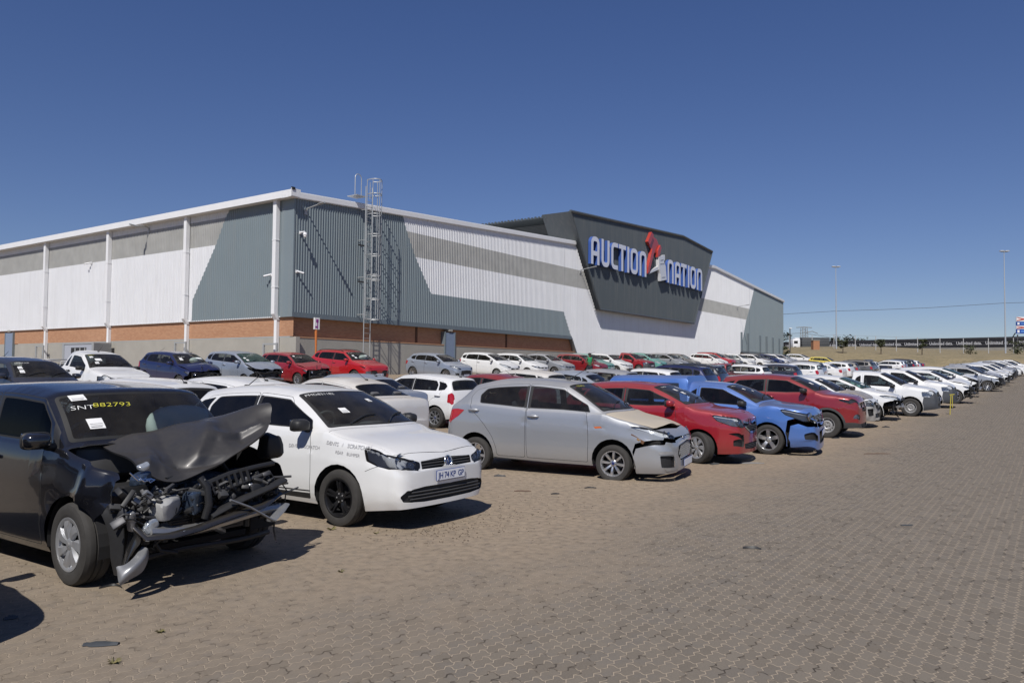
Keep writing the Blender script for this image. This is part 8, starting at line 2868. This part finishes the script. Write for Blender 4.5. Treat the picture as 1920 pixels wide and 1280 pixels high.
# weeds in the joints
WG = leaf_mat('weed_green', (.09, .085, .03), (.20, .17, .07))
for i, (px, py, s, lab) in enumerate(((640, 1072, .05, 'tiny weed on the paving below the white hatchback'), (622, 993, .08, 'tuft of weed beside the black front wheel'), (212, 1243, .07, 'flat weed in the paving joints at bottom left'), (300, 1185, .05, 'dry weed beside the grey plastic shard'), (598, 945, .12, 'dry stalks hanging at the black front wheel'), (885, 876, .06, 'weed at the silver hatchback rear tyre'), (705, 1000, .06, 'small weed in the shade edge of the white hatchback'))):
    p = px_ground(px, py); mb = MB(); rr = random.Random(i)
    for k in range(26):
        a = rr.uniform(0, 6.3); l = s * rr.uniform(.3, .75); u = rr.uniform(.1, .8)
        M = Matrix.Rotation(a, 4, 'Z')
        mb.add([(0, -.003, 0), (0, .003, 0), (l * .6, .004, l * u * .8), (l, 0, l * u * .7)], [(0, 1, 2, 3)], WG, M)
    o = mb.build('weed'); o.location = (p[0], p[1], float(gz(*p))); tag(o, lab, 'weed', 'weeds between the paving blocks')
# leaf crumbs and grit in front of the cars
mb = MB(); rr = random.Random(3); LM = leaf_mat('leaf_litter', (.05, .032, .02), (.13, .09, .055))
for k in range(1300):
    if k < 520: px, py = rr.gauss(800, 75), rr.gauss(985, 17)
    elif k < 800: px, py = rr.gauss(960, 120), rr.gauss(960, 22)
    else: px, py = rr.uniform(30, 1750), 0
    if k >= 800: py = 1085 - (px) * .155 + rr.gauss(0, 22) if px < 1000 else 930 - (px - 1000) * .17 + rr.gauss(0, 14)
    if py < 745 or py > 1270: continue
    p = px_ground(px, py); s = rr.uniform(.003, .012) * (1 if k < 800 else .8)
    M = Matrix.Translation((p[0], p[1], float(gz(*p)) + .004)) @ Matrix.Rotation(rr.uniform(0, 6.3), 4, 'Z') @ Matrix.Rotation(rr.uniform(-.5, .5), 4, 'X')
    mb.add([(-s, -s * .5, 0), (s, -s * .4, .003), (s * .8, s * .5, 0), (-s * .6, s * .6, .004)], [(0, 1, 2, 3)], LM, M)
tag(mb.build('leaf_litter'), kind='stuff', label='dark leaf crumbs scattered on the sandy paving')

# ---------------------------------------------------------------- the man in the green shirt
def person(pos, yaw):
    sk = {  # joints: position, radius
        'pel': ((0, 0, .95), .145), 'wai': ((0, 0, 1.10), .135), 'che': ((0, .01, 1.30), .165), 'neb': ((0, .0, 1.46), .085), 'nec': ((0, .01, 1.53), .055), 'hea': ((0, .015, 1.63), .088), 'top': ((0, .01, 1.71), .07),
        'hl': ((.10, 0, .88), .10), 'kl': ((.12, .02, .50), .065), 'al': ((.13, -.01, .09), .045), 'tl': ((.15, .15, .04), .035), 'hr': ((-.10, 0, .88), .10), 'kr': ((-.12, .02, .50), .065), 'ar': ((-.13, -.01, .09), .045), 'tr': ((-.15, .15, .04), .035),
        'sl': ((.18, 0, 1.42), .07), 'el': ((.27, .06, 1.16), .045), 'wl': ((.13, .26, 1.12), .032), 'gl': ((.07, .30, 1.13), .03), 'sr': ((-.18, 0, 1.42), .07), 'er': ((-.27, .06, 1.16), .045), 'wr': ((-.12, .27, 1.10), .032), 'gr': ((-.05, .31, 1.11), .03)}
    ed = [('pel', 'wai'), ('wai', 'che'), ('che', 'neb'), ('neb', 'nec'), ('nec', 'hea'), ('hea', 'top'), ('pel', 'hl'), ('hl', 'kl'), ('kl', 'al'), ('al', 'tl'), ('pel', 'hr'), ('hr', 'kr'), ('kr', 'ar'), ('ar', 'tr'), ('neb', 'sl'), ('sl', 'el'), ('el', 'wl'), ('wl', 'gl'), ('neb', 'sr'), ('sr', 'er'), ('er', 'wr'), ('wr', 'gr')]

    def grow(name, scale, keep, mats_):
        ks = [k for k in sk if k in keep]; ix = {k: i for i, k in enumerate(ks)}
        me = bpy.data.meshes.new(name); me.from_pydata([sk[k][0] for k in ks], [(ix[a], ix[b]) for a, b in ed if a in ix and b in ix], [])
        o = link(name, me); sm = o.modifiers.new('skin', 'SKIN'); sm.use_smooth_shade = True
        for k in ks:
            r = sk[k][1] + scale; me.skin_vertices[0].data[ix[k]].radius = (r, r * (.8 if k in ('che', 'wai', 'pel') else 1))
        me.skin_vertices[0].data[0].use_root = True
        ss = o.modifiers.new('sub', 'SUBSURF'); ss.levels = 2; ss.render_levels = 2
        dg = bpy.context.evaluated_depsgraph_get(); m2 = bpy.data.meshes.new_from_object(o.evaluated_get(dg)); bpy.data.objects.remove(o)
        m2.materials.clear()
        for q in mats_: m2.materials.append(q)
        return m2
    root = empty('person', pos); root.rotation_euler = (0, 0, yaw); tag(root, 'person in green shirt standing among the far cars, arms bent', 'person')
    skin = mat('skin', (.085, .045, .028), .5)
    body = grow('person', 0.0, set(sk), [skin]); link('body', body, root)
    link('shirt', grow('shirt', .014, {'wai', 'che', 'neb', 'sl', 'sr', 'pel'}, [mat('shirt_green', (.02, .22, .09), .8, noise=.15)]), root)
    link('trousers', grow('trousers', .012, {'pel', 'hl', 'kl', 'al', 'hr', 'kr', 'ar'}, [mat('trousers_dark', (.03, .035, .05), .9)]), root)
    mb = MB(); superbox(mb, (0, .0, 1.70), (.20, .23, .15), mat('hair_black', (.01, .009, .008), .8), .9, 10); mb.build('hair', root, 60)
    mb = MB(); superbox(mb, (0, .108, 1.615), (.03, .03, .045), skin, .9, 6)
    for sx in (-1, 1): superbox(mb, (sx * .036, .093, 1.645), (.022, .012, .012), M_WHITEP, .9, 6); superbox(mb, (sx * .095, .01, 1.625), (.02, .045, .06), skin, .9, 6)
    mb.build('face', root, 60)
    for sx in (-1, 1):
        mb = MB(); b0 = Vector((sx * .06, .305, 1.12))
        for k in range(5): mb.tube([b0 + Vector((-sx * (.0 + .004 * k), .004 * k, -.03 + .016 * k)), b0 + Vector((-sx * .045, .012, -.034 + .015 * k)), b0 + Vector((-sx * (.07 - .004 * abs(k - 2)), .002, -.036 + .015 * k))], [.009, .008, .006], skin, 6)
        mb.build('hand', root, 60)
    for sx in (-1, 1):
        mb = MB(); superbox(mb, (sx * .145, .07, .045), (.10, .27, .09), M_BLACK, .6, 8); mb.build('shoe', root, 60)


pp = px_at(1105.5, 49.5); person((pp[0], pp[1], float(gz(*pp))), math.pi + .2)
